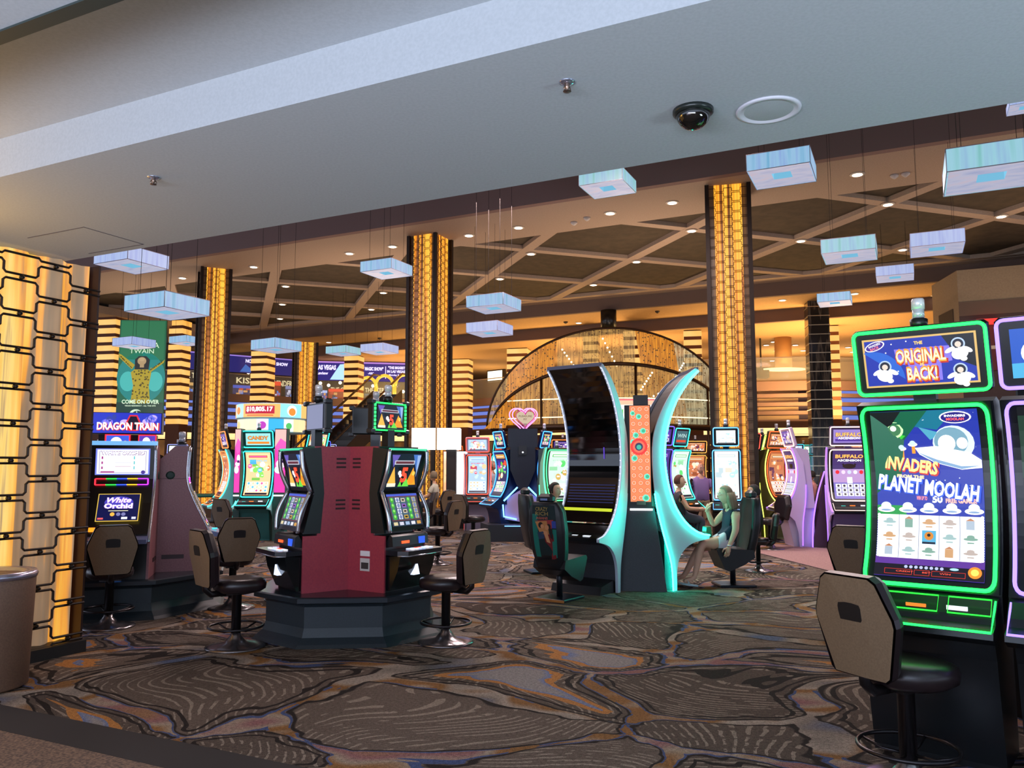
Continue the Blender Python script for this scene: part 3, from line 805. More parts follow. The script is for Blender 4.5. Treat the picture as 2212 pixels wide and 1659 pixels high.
# ================================================================== STOOLS
VINYL = M('#241a1c', 0.32); BACKV = speckle('stool_back_laminate', '#7e6850', '#735e47', 120, 0.55)
CHROME = M('#3a3638', 0.28, 0.85)
def stool_proto(backm=None, base='disc', seatm=None):
    """player sits on +Y side facing +Y; the back rises at -Y"""
    bm_ = backm or BACKV; sm_ = seatm or VINYL
    t = thing('casino_stool', '', 'stool')
    mb = MB()
    if base == 'disc':
        mb.lathe([(0.26, 0), (0.262, 0.012), (0.22, 0.022), (0.10, 0.045), (0.05, 0.10), (0.04, 0.13)], M('#8a8486', 0.25, 0.9), 36)
    else:
        for k in range(4):
            T = Matrix.Rotation(k * pi / 2 + 0.4, 4, 'Z'); mb.prism([(0, 0.06), (0.30, 0.03), (0.30, 0.0), (0, 0.0)], -0.035, 0.035, M('#b9c4c8', 0.2, 0.9), 'y', T)
    mb.build('base', t)
    mb = MB(); mb.lathe([(0.042, 0.05), (0.042, 0.46), (0.05, 0.46), (0.05, 0.50)], CHROME, 20); mb.build('column', t)
    if base == 'disc':
        mb = MB(); mb.tube([(0.235 * cos(a * pi / 16), 0.235 * sin(a * pi / 16), 0.185) for a in range(32)], 0.011, CHROME, 8, True)
        for k in range(4):
            a = k * pi / 2 + 0.3; mb.tube([(0.03 * cos(a), 0.03 * sin(a), 0.15), (0.13 * cos(a), 0.13 * sin(a), 0.15), (0.235 * cos(a), 0.235 * sin(a), 0.185)], 0.008, CHROME, 6)
        mb.build('foot_ring', t)
    # seat: rounded wedge, wide at the front, softly domed
    out = []
    for i in range(28):
        a = 2 * pi * i / 28; x = 0.225 * (1 - 0.12 * max(0, -sin(a))) * (abs(cos(a)) ** 0.75) * (1 if cos(a) > 0 else -1); y = 0.02 + 0.22 * (abs(sin(a)) ** 0.8) * (1 if sin(a) > 0 else -1)
        out.append((x, y))
    mb = MB(); vs = []; lv = [(0.82, 0.49), (0.98, 0.515), (1.0, 0.555), (0.96, 0.59), (0.8, 0.608), (0.45, 0.615)]
    for s_, z in lv: vs += [(x * s_, y * s_, z) for x, y in out]
    fs = [list(range(28))[::-1], [5 * 28 + i for i in range(28)]]
    for k in range(5):
        for i in range(28): j = (i + 1) % 28; fs.append([k * 28 + i, k * 28 + j, k * 28 + 28 + j, k * 28 + 28 + i])
    mb.add(vs, fs, sm_, True); mb.build('seat', t)
    mb = MB(); mb.box((-0.10, -0.14, 0.475), (0.10, 0.14, 0.50), CHROME)
    mb.tube([(0, -0.1, 0.49), (0, -0.24, 0.485), (0, -0.29, 0.53), (0, -0.3, 0.62)], [0.03, 0.03, 0.028, 0.025], CHROME, 8); mb.build('back_bracket', t)
    # back: six-sided shell with a hand slot, leaning back a little
    oc = [(-0.15, 0.0), (0.15, 0.0), (0.175, 0.02), (0.235, 0.27), (0.23, 0.31), (0.165, 0.475), (0.13, 0.50), (-0.13, 0.50), (-0.165, 0.475), (-0.23, 0.31), (-0.235, 0.27), (-0.175, 0.02)]
    T = Matrix.Translation((0, -0.27, 0.565)) @ Matrix.Rotation(radians(9), 4, 'X')
    def bow(x, z): return -0.10 * (0.235 ** 2 - x * x) * 6
    mb = MB()
    n = len(oc); L1 = [(x, -0.035 + bow(x, z) * 0.5, z) for x, z in oc]; L2 = [(x * 1.0, 0.0, z) for x, z in oc]; L3 = [(x * 0.93, 0.04, 0.25 + (z - 0.25) * 0.93) for x, z in oc]; L4 = [(x * 0.75, 0.065, 0.25 + (z - 0.25) * 0.75) for x, z in oc]
    vs = L1 + L2 + L3 + L4; fs = [[3 * n + i for i in range(n)]]
    for k in range(3):
        for i in range(n): j = (i + 1) % n; fs.append([k * n + i, k * n + j, (k + 1) * n + j, (k + 1) * n + i])
    mb.add(vs, [f[::-1] for f in fs], sm_, False, T); mb.build('backrest', t)
    mb = MB(); ic = [(x * 0.96, 0.25 + (z - 0.25) * 0.97) for x, z in oc]; hz = [(-0.05, 0.29), (0.05, 0.29), (0.058, 0.33), (0.05, 0.355), (-0.05, 0.355), (-0.058, 0.33)]
    hx = [(-0.06, 0.28), (0.06, 0.28), (0.066, 0.30), (0.066, 0.345), (0.06, 0.365), (0.0, 0.365), (-0.06, 0.365), (-0.066, 0.345), (-0.066, 0.30), (-0.06, 0.28), (-0.02, 0.28), (0.02, 0.28)]
    # panel as ring between outline and the slot
    order = [(0.02, 0.28), (0.06, 0.28), (0.066, 0.29), (0.066, 0.32), (0.066, 0.345), (0.06, 0.362), (0.02, 0.368), (-0.02, 0.368), (-0.06, 0.362), (-0.066, 0.345), (-0.066, 0.32), (-0.06, 0.28)]
    ol = [ic[1], ic[2], ic[3], ic[3], ic[4], ic[5], ic[6], ic[7], ic[8], ic[9], ic[10], ic[0]]
    ol[0] = (ic[0][0] * -0.3, ic[0][1]); ol[1] = ic[1]
    ol[2] = ic[2]
    vs = [(x, -0.04 + bow(x, z) * 0.5, z) for x, z in ol] + [(x, -0.042 + bow(x, z) * 0.5, z) for x, z in order]
    fs = [[i, (i + 1) % 12, 12 + (i + 1) % 12, 12 + i] for i in range(12)]
    mb.add(vs, [f[::-1] for f in fs], bm_, False, T); mb.build('back_panel', t)
    mb = MB(); mb.prism([(x, z) for x, z in order], -0.0595, -0.03, M('#141010', 0.5), 'y', T); mb.build('hand_slot', t)
    return t

# ================================================================== UPRIGHT MACHINES ON THE CENTRE BANK
RED = speckle('red_cabinet_laminate', '#a83c48', '#9c3446', 60, 0.35)
SILV = M('#c9ccd6', 0.22, 0.85); BLK = M('#101214', 0.3); SLATE = speckle('slate_base', '#1f2b32', '#1a252b', 80, 0.5)
def seg_quad(P, cols, seed, lay=2, n=10, b0=0.05, b1=0.95):
    rd = random.Random(seed)
    for _ in range(n):
        a = rd.uniform(0.05, 0.85); b = rd.uniform(b0, b1 - 0.1); w = rd.uniform(0.05, 0.3); h = rd.uniform(0.03, 0.16)
        P.rect(a, b, min(0.96, a + w), min(b1, b + h), cols[rd.randrange(len(cols))], lay)
def triple_five(P):
    P.rect(0, 0, 1, 1, E('#15203a', 0.6), 1)
    P.poly([(0.02, 0.1), (0.3, 0.1), (0.16, 0.62)], E('#ffb648', 1.1), 2); P.poly([(0.62, 0.08), (0.97, 0.08), (0.8, 0.6)], E('#ffa928', 1.0), 2)
    P.poly([(0.28, 0.62), (0.72, 0.62), (0.5, 0.05)], E('#141018', 0.4), 3); P.poly([(0.02, 0.96), (0.28, 0.96), (0.12, 0.6)], E('#6a5ab8', 1.0), 2); P.poly([(0.72, 0.97), (0.98, 0.97), (0.9, 0.5)], E('#4a78c8', 1.0), 2)
    P.rect(0.02, 0.04, 0.3, 0.14, E('#f0e8d0', 1.1), 3); P.poly([(0.5, 0.04), (0.74, 0.04), (0.62, 0.3)], E('#68d848', 1.1), 4); P.poly([(0.38, 0.04), (0.5, 0.04), (0.44, 0.22)], E('#68d848', 1.1), 4)
    P.disc(0.80, 0.24, 0.10, E('#e88a1c', 1.2), 4); P.disc(0.83, 0.42, 0.05, E('#f4c050', 1.2), 5); P.poly([(0.86, 0.95), (0.98, 0.95), (0.93, 0.3)], E('#9ab8e8', 1.0), 3)
    P.rect(0.14, 0.68, 0.80, 0.80, E('#c8ccd8', 1.0), 4); P.rect(0.17, 0.705, 0.77, 0.775, E('#6a3040', 0.9), 5)
    P.text('5', 0.52, 0.38, 0.44, E('#ff4a30', 1.4), 6, bold=0.05); P.disc(0.36, 0.44, 0.05, E('#ffffff', 1.4), 6); P.disc(0.40, 0.36, 0.04, E('#ffffff', 1.4), 6)
def reels5(P):
    P.rect(0, 0, 1, 1, E('#26364e', 0.8), 1); P.rect(0.0, 0.93, 1, 1, E('#4858c8', 1.1), 2)
    syms = ['#48b83a', '#e8e4f0', '#d8c8b0', '#3a78b8', '#c8a038', '#9a5ac8']
    rd = random.Random(5)
    for c in range(5):
        a0 = 0.06 + c * 0.18
        P.rect(a0, 0.2, a0 + 0.165, 0.9, E('#4a6478', 1.0), 2)
        for r_ in range(4):
            b_ = 0.285 + r_ * 0.175
            if c in (0, 3): P.disc(a0 + 0.08, b_, 0.06, E('#3ea832', 1.1), 3); P.disc(a0 + 0.08, b_ + 0.02, 0.03, E('#90e070', 1.1), 4)
            elif c in (1, 4): P.rect(a0 + 0.02, b_ - 0.07, a0 + 0.14, b_ + 0.075, E('#e6e2f0' if c == 1 else '#c8b070', 1.1), 3); P.disc(a0 + 0.08, b_, 0.045, E('#7a88b8', 1.0), 4)
            else: P.rect(a0 + 0.015, b_ - 0.06, a0 + 0.15, b_ + 0.05, E(syms[rd.randrange(6)], 1.0), 3); P.rect(a0 + 0.04, b_ - 0.03, a0 + 0.12, b_ + 0.02, E('#2a1c18', 0.5), 4)
    P.frame(0.03, 0.17, 0.97, 0.92, 0.012, E('#8a3a28', 1.0), 4)
    for c in range(5): P.rect(0.05 + c * 0.19, 0.03, 0.18 + c * 0.19, 0.13, E(['#e0d0a0', '#d8d8e8', '#a0b8d8', '#e8e8f0', '#d09a48'][c], 1.0), 3)
def candle(t, x, y, z, s=1.0, parent_name='candle_light'):
    mb = MB(); mb.lathe([(0.045 * s, 0), (0.05 * s, 0.05 * s), (0.035 * s, 0.06 * s)], M('#16181a', 0.3), 16, Matrix.Translation((x, y, z)))
    mb.lathe([(0.033 * s, 0.06 * s), (0.033 * s, 0.11 * s)], M('#d8dce4', 0.2, 0.3), 16, Matrix.Translation((x, y, z)))
    mb.lathe([(0.036 * s, 0.112 * s), (0.036 * s, 0.165 * s), (0.03 * s, 0.175 * s)], M('#e4e2e4', 0.25, 0.2), 16, Matrix.Translation((x, y, z)))
    return mb.build(parent_name, t)
def upright(label, loc, rz, z0=0.45, topper='green', lit=1.0):
    t = thing('slot_machine', label, 'slot machine', loc, rz, 'upright machines on the four-sided centre bank')
    side = [(-0.27, z0), (0.20, z0), (0.20, 0.98), (0.06, 0.98), (0.04, 1.36), (0.10, 1.83), (-0.27, 1.83)]
    mb = MB(); mb.prism(side, -0.31, -0.29, RED, 'x'); mb.prism(side, 0.29, 0.31, RED, 'x')
    mb.build('side_panel', t)
    mb = MB(); mb.prism([(y - 0.005 if y > 0 else y + 0.005, z) for y, z in side], -0.29, 0.29, BLK, 'x'); mb.build('cabinet', t)
    # louvre slots on the sides
    for sx in (-1, 1):
        for zv in (1.62, 1.22):
            mb = MB()
            for zz in (zv, zv + 0.04, zv + 0.08): mb.box((sx * 0.3105 - 0.002, -0.22, zz), (sx * 0.3105 + 0.002, -0.12, zz + 0.018), M('#2a1014', 0.5))
            mb.build('vent', t)
        mb = MB(); mb.box((sx * 0.312 - 0.002, -0.10, 0.78), (sx * 0.312 + 0.002, 0.02, 0.83), M('#e4e0e0', 0.5)); mb.box((sx * 0.312 - 0.002, -0.10, 0.64), (sx * 0.312 + 0.002, 0.02, 0.76), M('#c8c4c0', 0.5)); mb.box((sx * 0.314 - 0.002, -0.085, 0.66), (sx * 0.314 + 0.002, 0.005, 0.72), M('#3a3434', 0.5))
        if sx == 1: mb.build('label_plate', t)
        # dark cheeks beside the screens
        mb = MB(); mb.prism([(0.03, 1.0), (0.20, 1.0), (0.10, 1.38), (0.22, 1.80), (0.04, 1.82), (0.0, 1.38)], sx * 0.30 - 0.012, sx * 0.30 + 0.012, M('#1a2022', 0.35), 'x'); mb.build('cheek', t)
    for nm, prof in (('upper', [(0.115, 1.40), (0.215, 1.79)]), ('lower', [(0.235, 1.02), (0.125, 1.375)])):
        (y0, za), (y1, zb) = prof
        if nm == 'lower': (y0, za), (y1, zb) = (0.235, 1.02), (0.125, 1.375)
        L_ = sqrt((y1 - y0) ** 2 + (zb - za) ** 2); tilt = atan2(y1 - y0, zb - za)
        bz = MB(); S = flat(0, (y0 + y1) / 2, (za + zb) / 2, 0.56, L_, tilt); P = Paint(S, 0.56, L_)
        P.rect(0, 0, 1, 1, BLK, 0)
        Q = Paint(flat(0, (y0 + y1) / 2, (za + zb) / 2 + (0.015 if nm == 'lower' else 0), 0.46, L_ * 0.86, tilt), 0.46, L_ * 0.86, 0.001)
        Q.k = 2
        (triple_five if nm == 'upper' else reels5)(Q)
        b1 = MB(); 
        n_ = Vector((0, cos(tilt), -sin(tilt)))
        for v in Q.v: v += n_ * 0.004
        P.build(nm + '_bezel', t); Q.build(nm + '_screen', t)
        for sx in (-1, 1):
            rl = MB(); rl.tube(cspline([(sx * 0.285, y0 + 0.01, za - 0.01), (sx * 0.30, (y0 + y1) / 2 + 0.045, (za + zb) / 2), (sx * 0.285, y1 + 0.01, zb + 0.01)], 5), 0.020, SILV, 8); rl.build('silver_rail', t)
        if nm == 'upper':
            rl = MB(); rl.tube([(-0.285, y1 + 0.01, zb + 0.012), (0.285, y1 + 0.01, zb + 0.012)], 0.012, E('#48e0a8', 1.0), 6); rl.build('light_bar', t)
    # deck
    mb = MB(); mb.prism([(0.15, 0.86), (0.23, 0.99), (0.26, 0.97), (0.27, 0.88)], -0.27, 0.27, M('#181a1e', 0.35), 'x')
    mb.box((0.03, 0.262, 0.90), (0.14, 0.275, 0.925), E('#ff5a28', 1.6)); mb.box((-0.21, 0.262, 0.885), (-0.12, 0.275, 0.95), E('#2c5ae0', 1.2)); mb.build('ticket_panel', t)
    mb = MB(); deck = [(-0.29, 0.2), (0.29, 0.2), (0.31, 0.36), (0.26, 0.45), (-0.26, 0.45), (-0.31, 0.36)]
    mb.prism(deck, 0.80, 0.845, M('#1c1e24', 0.2), 'z'); mb.tube([(x, y + 0.004, 0.80) for x, y in deck[2:6]] , 0.007, SILV, 6); mb.build('button_deck', t)
    mb = MB(); rd = random.Random(3)
    for i in range(6):
        for j in range(2): mb.box((-0.20 + i * 0.055, 0.30 + j * 0.05, 0.846), (-0.155 + i * 0.055, 0.338 + j * 0.05, 0.856), E(['#e8e8f4', '#f05a3a', '#c8d8ff'][rd.randrange(3)], 1.2), bev=0.004)
    mb.build('buttons', t)
    # belly
    mb = MB(); mb.prism([(0.19, 0.78), (0.36, 0.80), (0.33, 0.66), (0.24, z0 + 0.02), (0.19, z0 + 0.02)], -0.27, 0.27, M('#0e1013', 0.15), 'x'); mb.build('belly_door', t)
    mb = MB(); mb.prism([(-0.045, 0.60), (0.045, 0.60), (0.014, 0.70), (-0.014, 0.70)], 0.30, 0.345, E('#cfe0ff', 1.6), 'y'); mb.build('lit_logo', t)
    # topper on a post
    mb = MB(); mb.box((-0.05, -0.08, 1.83), (0.05, 0.0, 2.0), M('#14161a', 0.3)); mb.build('topper_post', t)
    k = MB(); k.box((-0.25, -0.10, 1.98), (0.25, -0.02, 2.28), M('#15181a', 0.35), bev=0.015)
    for sx in (-1, 1):
        for sz in (1.985, 2.275): k.box((sx * 0.26 - 0.03, -0.08, sz - 0.025), (sx * 0.26 + 0.03, 0.0, sz + 0.025), M('#24282c', 0.3), bev=0.01)
    tp = k.build('topper', t)
    P = Paint(flat(0, -0.015, 2.13, 0.40, 0.24, 0), 0.40, 0.24)
    if topper == 'green': triple_five(P)
    else: P.rect(0, 0, 1, 1, E('#8f93b8', 0.7), 1)
    P.build('topper_screen', tp)
    if topper == 'green':
        for i in range(11):
            for z in (2.265, 1.995): g = MB()
        g = MB()
        for i in range(12):
            x = -0.22 + i * 0.04
            g.box((x - 0.016, -0.02, 2.258), (x + 0.016, -0.005, 2.272), E('#20ff60', 2.0)); g.box((x - 0.016, -0.02, 1.988), (x + 0.016, -0.005, 2.002), E('#20ff60', 2.0))
        for i in range(7):
            z = 2.015 + i * 0.038
            for sx in (-1, 1): g.box((sx * 0.232 - 0.008, -0.02, z - 0.014), (sx * 0.232 + 0.008, -0.005, z + 0.014), E('#30ff70', 2.0))
        g.build('led_surround', tp)
    candle(t, 0, -0.05, 2.28, 1.0)
    return t
def bank_base(label, cx, cy, rz, R=0.96, h=0.45):
    t = thing('slot_bank_base', label, 'plinth', (cx, cy, 0), rz)
    def octo(r, c=0.36):
        pts = []
        for k in range(4):
            a = k * pi / 2
            for s in (-1, 1): pts.append((r * cos(a) - s * c * r * sin(a) * 1.05, r * sin(a) + s * c * r * cos(a) * 1.05))
        return pts
    mb = MB(); rs = [(R * 1.0, 0.0), (R * 0.97, 0.03), (R * 0.90, 0.08), (R * 0.87, 0.16), (R * 0.87, h - 0.10), (R * 0.90, h - 0.06)]
    vs = []; n = 8
    for r, z in rs: vs += [(x, y, z) for x, y in octo(r)]
    fs = []
    for k in range(len(rs) - 1):
        for i in range(n): j = (i + 1) % n; fs.append([k * n + i, k * n + j, (k + 1) * n + j, (k + 1) * n + i])
    fs += [list(range(n))[::-1], [(len(rs) - 1) * n + i for i in range(n)]]
    mb.add(vs, fs, SLATE); mb.build('skirt', t)
    mb = MB(); vs = []; rs = [(R * 0.93, h - 0.07), (R * 0.99, h - 0.05), (R * 0.99, h - 0.01), (R * 0.97, h)]
    for r, z in rs: vs += [(x, y, z) for x, y in octo(r)]
    fs = []
    for k in range(3):
        for i in range(n): j = (i + 1) % n; fs.append([k * n + i, k * n + j, (k + 1) * n + j, (k + 1) * n + i])
    fs += [list(range(n))[::-1], [3 * n + i for i in range(n)]]
    mb.add(vs, fs, M('#1e2830', 0.25)); mb.build('top_slab', t)
    return t
def pol(c, a, r, z=0.0): return Vector((c[0] + r * cos(radians(a)), c[1] + r * sin(radians(a)), z))
B1 = (-1.62, 8.42)
bank_base('dark slate octagonal plinth under the red-sided machines in the centre left', B1[0], B1[1], radians(-40), R=0.93)
for a, tp, lab in ((-32, 'green', 'red-sided machine with the glowing green framed topper and spade number five screens'), (-144, 'grey', 'red-sided machine turned left, its screens seen edge on'),
                   (92, 'dark', 'machine on the far side of the centre bank showing the dark back of its topper')):
    c = pol(B1, a, 0.53) + Vector(({-32: -0.04, -144: 0.06, 92: 0.14}[a], 0, 0)); upright(lab, c, radians(a - 90), topper=tp)
s0 = stool_proto(); 
sp = Vector((-0.62, 7.78, 0)); s0.location = sp; s0.rotation_euler = (0, 0, radians(148 - 90)); s0['label'] = 'stool in front of the machine with the green framed topper'; s0['group'] = 'casino stools with hexagonal backs'
G_ = 'casino stools with hexagonal backs'
def stool(u, v, face, label, sc=1.0, src=None, xy=None):
    p = Vector((xy[0], xy[1], 0)) if xy else atz(u, v, 0)
    return dup(src or s0, p, radians(face - 90), label, G_, sc)
stool(0, 0, 42, 'tan-backed stool left of the red-sided centre bank, its back to the camera', 1.02, xy=(-2.52, 7.58))

# ================================================================== CURVED-SCREEN MACHINES
WHITEP = M('#ccd6e4', 0.3, 0.1); DARKG = M('#15181b', 0.28); PED = speckle('dark_speckled_laminate', '#3a4048', '#2e3238', 150, 0.55)
def rrect(x0, x1, z0, z1, r, n=4):
    out = []
    for cx, cz, a0 in ((x1 - r, z1 - r, 0), (x0 + r, z1 - r, pi / 2), (x0 + r, z0 + r, pi), (x1 - r, z0 + r, 3 * pi / 2)):
        for i in range(n + 1):
            a = a0 + pi / 2 * i / n; out.append((cx + r * cos(a), cz + r * sin(a)))
    return out
def picture(kind, P, seed=1):
    rd = random.Random(seed)
    pal = {'candy': ['#ffe2b0', '#ff8a50', '#ff60a8', '#60c8ff', '#90e060', '#ffffff'], 'blue': ['#ffd060', '#e85030', '#f8e8b0', '#5038b0', '#60c850', '#d04890'],
           'pale': ['#f4fbff', '#d8ecf4', '#fff4e0', '#ffffff', '#b8e0f0'], 'orange': ['#ffb070', '#a8542c', '#ffe0c0', '#6a3048', '#e0784a'], 'green': ['#e8fff0', '#60d870', '#ffffff', '#a8f0b8', '#d0a850'],
           'purple': ['#5838a8', '#c8a0f0', '#382060', '#e8d0a0', '#9060d0'], 'sky': ['#c8e4fc', '#f0f8ff', '#90b8e8', '#e0566a', '#ffd0a0']}[kind]
    bgc = {'candy': '#ffd8a0', 'blue': '#241a58', 'pale': '#f4fbff', 'orange': '#c8784c', 'green': '#d8fce4', 'purple': '#4a3488', 'sky': '#b4d4f4'}[kind]
    P.rect(0, 0, 1, 1, E(bgc, 1.1), 1)
    for _ in range(5): a = rd.uniform(0.02, 0.6); b_ = rd.uniform(0.35, 0.72); P.rect(a, b_, a + rd.uniform(0.15, 0.38), b_ + rd.uniform(0.05, 0.12), E(pal[rd.randrange(len(pal))], 0.9), 2)
    for k_ in range(11):
        a = rd.uniform(0.12, 0.88); b_ = rd.uniform(0.38, 0.76); c_ = pal[rd.randrange(len(pal))]; r_ = rd.uniform(0.05, 0.13); P.disc(a, b_, r_, E(c_, 1.2), 3, n=14)
        if k_ % 2 == 0: P.disc(a - r_ * 0.3, b_ + 0.008, r_ * 0.28, E('#ffffff', 1.4), 4, n=8); P.disc(a + r_ * 0.3, b_ + 0.008, r_ * 0.28, E('#ffffff', 1.4), 4, n=8)
    P.text('$10,482.35', 0.5, 0.80, 0.035, E(pal[3 % len(pal)], 1.3), 5, w=0.7, bold=0.03)
    P.rect(0.08, 0.86, 0.92, 0.95, E(pal[0], 1.2), 2); P.rect(0.12, 0.87, 0.88, 0.93, E(pal[1], 0.9), 3); P.rect(0.16, 0.885, 0.84, 0.915, E(pal[2], 1.2), 4)
    for c in range(5):
        for r_ in range(3):
            a0 = 0.07 + c * 0.175; b0 = 0.08 + r_ * 0.085
            P.rect(a0, b0, a0 + 0.16, b0 + 0.075, E('#f8f8f4', 1.1), 2); P.disc(a0 + 0.08, b0 + 0.037, 0.045, E(pal[rd.randrange(len(pal))], 1.1), 3, n=8)
    P.rect(0.06, 0.01, 0.94, 0.06, E('#302040', 0.6), 3)
def jmachine(label, loc, face, w=0.7, z0=0.0, neon='#20ff50', ns=2.2, art_fn=None, top_fn=None, wings=None, sc=1.0, group=None, cab=None, topper=True, deckm=None, name='slot_machine', edge=None, top_w=None, cand=True, lower=True):
    """floor-standing machine with a concave portrait screen framed in neon and a tilted topper"""
    t = thing(name, label, 'slot machine', loc, radians(face - 90), group, sc)
    NE = E(neon, ns); cab = cab or DARKG
    prof = [(0.20, 0.93), (0.09, 1.13), (0.025, 1.38), (0.02, 1.62), (0.06, 1.82), (0.12, 1.97)]
    S, T_ = curved(prof, w - 0.02)
    body = cspline(prof, 4)
    poly = [(q[0] - 0.025, q[1]) for q in body] + [(-0.02, 2.0), (-0.22, 1.96), (-0.30, 1.0), (-0.32, 0.78), (0.16, 0.78)]
    mb = MB(); mb.prism(poly, -w / 2, w / 2, cab, 'x'); mb.build('cabinet', t)
    P = Paint(S, w, T_, 0.002); P.rect(0, 0, 1, 1, BLK, 0, 16); P.build('bezel', t)
    Si = lambda a, b_: S(0.5 + (a - 0.5) * 0.80, 0.06 + b_ * 0.90)
    P = Paint(Si, w * 0.8, T_ * 0.9, 0.0022)
    (art_fn or (lambda p: picture('blue', p, 2)))(P)
    for v in P.v: v += Vector((0, 0.003, 0))
    P.build('main_screen', t)
    # neon frame round the screen
    pts = [S(a, b_) for a, b_ in [((x + 0.5), z) for x, z in rrect(-0.47, 0.47, 0.015, 0.985, 0.07 * 1, 4)]]
    dense = []
    rr = rrect(-0.47, 0.47, 0.015, 0.985, 0.06, 4)
    for i in range(len(rr)):
        x0, z0_ = rr[i]; x1, z1_ = rr[(i + 1) % len(rr)]
        k = max(1, int(abs(z1_ - z0_) * 14))
        for j in range(k): dense.append((x0 + (x1 - x0) * j / k, z0_ + (z1_ - z0_) * j / k))
    ring = []
    for x, z in dense:
        p, n = S(x + 0.5, z); ring.append(Vector(p) + Vector(n) * 0.012)
    mb = MB(); mb.tube(ring, 0.011, NE, 6, True); mb.build('neon_frame', t)
    # player deck with bill panel
    mb = MB(); mb.prism([(0.14, 0.78), (0.19, 0.92), (0.25, 0.91), (0.34, 0.84), (0.36, 0.80), (0.44, 0.775), (0.45, 0.74), (0.36, 0.70), (0.14, 0.70)], -w / 2 + 0.01, w / 2 - 0.01, deckm or DARKG, 'x'); mb.build('button_deck', t)
    mb = MB(); mb.box((-0.02, 0.335, 0.845), (0.08, 0.343, 0.87), E('#ff7a28', 1.4)); mb.box((-0.22, 0.335, 0.84), (-0.12, 0.343, 0.875), E('#e8ecff', 1.5)); mb.box((0.16, 0.335, 0.85), (0.24, 0.343, 0.86), E('#40e0d0', 1.4)); 
    for v in mb.v: v.y -= 0.02
    mb.build('bill_panel', t)
    mb = MB(); mb.tube([(-w / 2 + 0.02, 0.25, 0.905), (-w / 2 + 0.02, 0.44, 0.775), (w / 2 - 0.02, 0.44, 0.775), (w / 2 - 0.02, 0.25, 0.905)], 0.007, edge or NE, 6); mb.build('deck_trim', t)
    if lower:
        mb = MB(); mb.prism([(-0.30, z0), (-0.30, 0.78), (0.16, 0.78), (0.30, 0.72), (0.24, 0.60), (0.12, z0 + 0.03), (0.12, z0)], -w / 2 + 0.03, w / 2 - 0.03, cab, 'x'); mb.build('base_cabinet', t)
    if topper:
        tw = top_w or w; zt = 2.22; ht = 0.40; tilt = radians(14)
        k = MB(); T = Matrix.Translation((0, 0.10, zt)) @ Matrix.Rotation(-tilt, 4, 'X'); k.box((-tw / 2, -0.07, -ht / 2), (tw / 2, -0.005, ht / 2), cab, T, 0.02); 
        k.box((-0.06, -0.10, -ht / 2 - 0.12), (0.06, -0.04, -ht / 2 + 0.05), cab, T); tp = k.build('topper', t)
        P = Paint(flat(0, 0.10, zt, tw - 0.14, ht - 0.13, tilt), tw - 0.14, ht - 0.13, 0.0015)
        (top_fn or (lambda p: picture('blue', p, 4)))(P); P.build('topper_screen', tp)
        mb = MB(); mb.tube([T @ Vector((x, 0.004, z)) for x, z in rrect(-tw / 2 + 0.012, tw / 2 - 0.012, -ht / 2 + 0.012, ht / 2 - 0.012, 0.035)], 0.011, NE, 6, True); mb.build('topper_neon', tp)
        if cand: candle(t, 0, 0.06, zt + ht / 2 * 0.97, 1.0)
    elif cand: candle(t, 0, -0.1, 1.98, 0.9)
    if wings:
        wm, wn = wings
        WP = [(0.02, 0.0), (0.04, 0.30), (0.10, 0.52), (0.24, 0.66), (0.47, 0.70), (0.47, 0.745), (0.36, 0.79), (0.20, 0.93), (0.09, 1.13), (0.03, 1.40), (0.03, 1.65), (0.07, 1.84), (0.13, 2.0), (0.05, 2.0), (-0.10, 1.7), (-0.14, 1.3), (-0.12, 0.9), (-0.06, 0.5), (-0.04, 0.0)]
        for sx in (-1, 1):
            mb = MB(); mb.prism(WP, sx * (w / 2 + 0.02) - 0.015, sx * (w / 2 + 0.02) + 0.015, wm, 'x'); wg = mb.build('side_wing', t)
            mb = MB(); fr = cspline([Vector((sx * (w / 2 + 0.035), y, z)) for y, z in [(0.47, 0.745), (0.36, 0.79), (0.20, 0.93), (0.09, 1.13), (0.03, 1.40), (0.03, 1.65), (0.07, 1.84), (0.13, 2.0)]], 4)
            mb.tube(fr, 0.012, wn, 6); bk = cspline([Vector((sx * (w / 2 + 0.035), y, z)) for y, z in [(-0.14, 1.25), (-0.12, 0.9), (-0.06, 0.5), (-0.04, 0.03)]], 4); mb.tube(bk, 0.011, wn, 6); mb.build('wing_neon', wg)
    return t

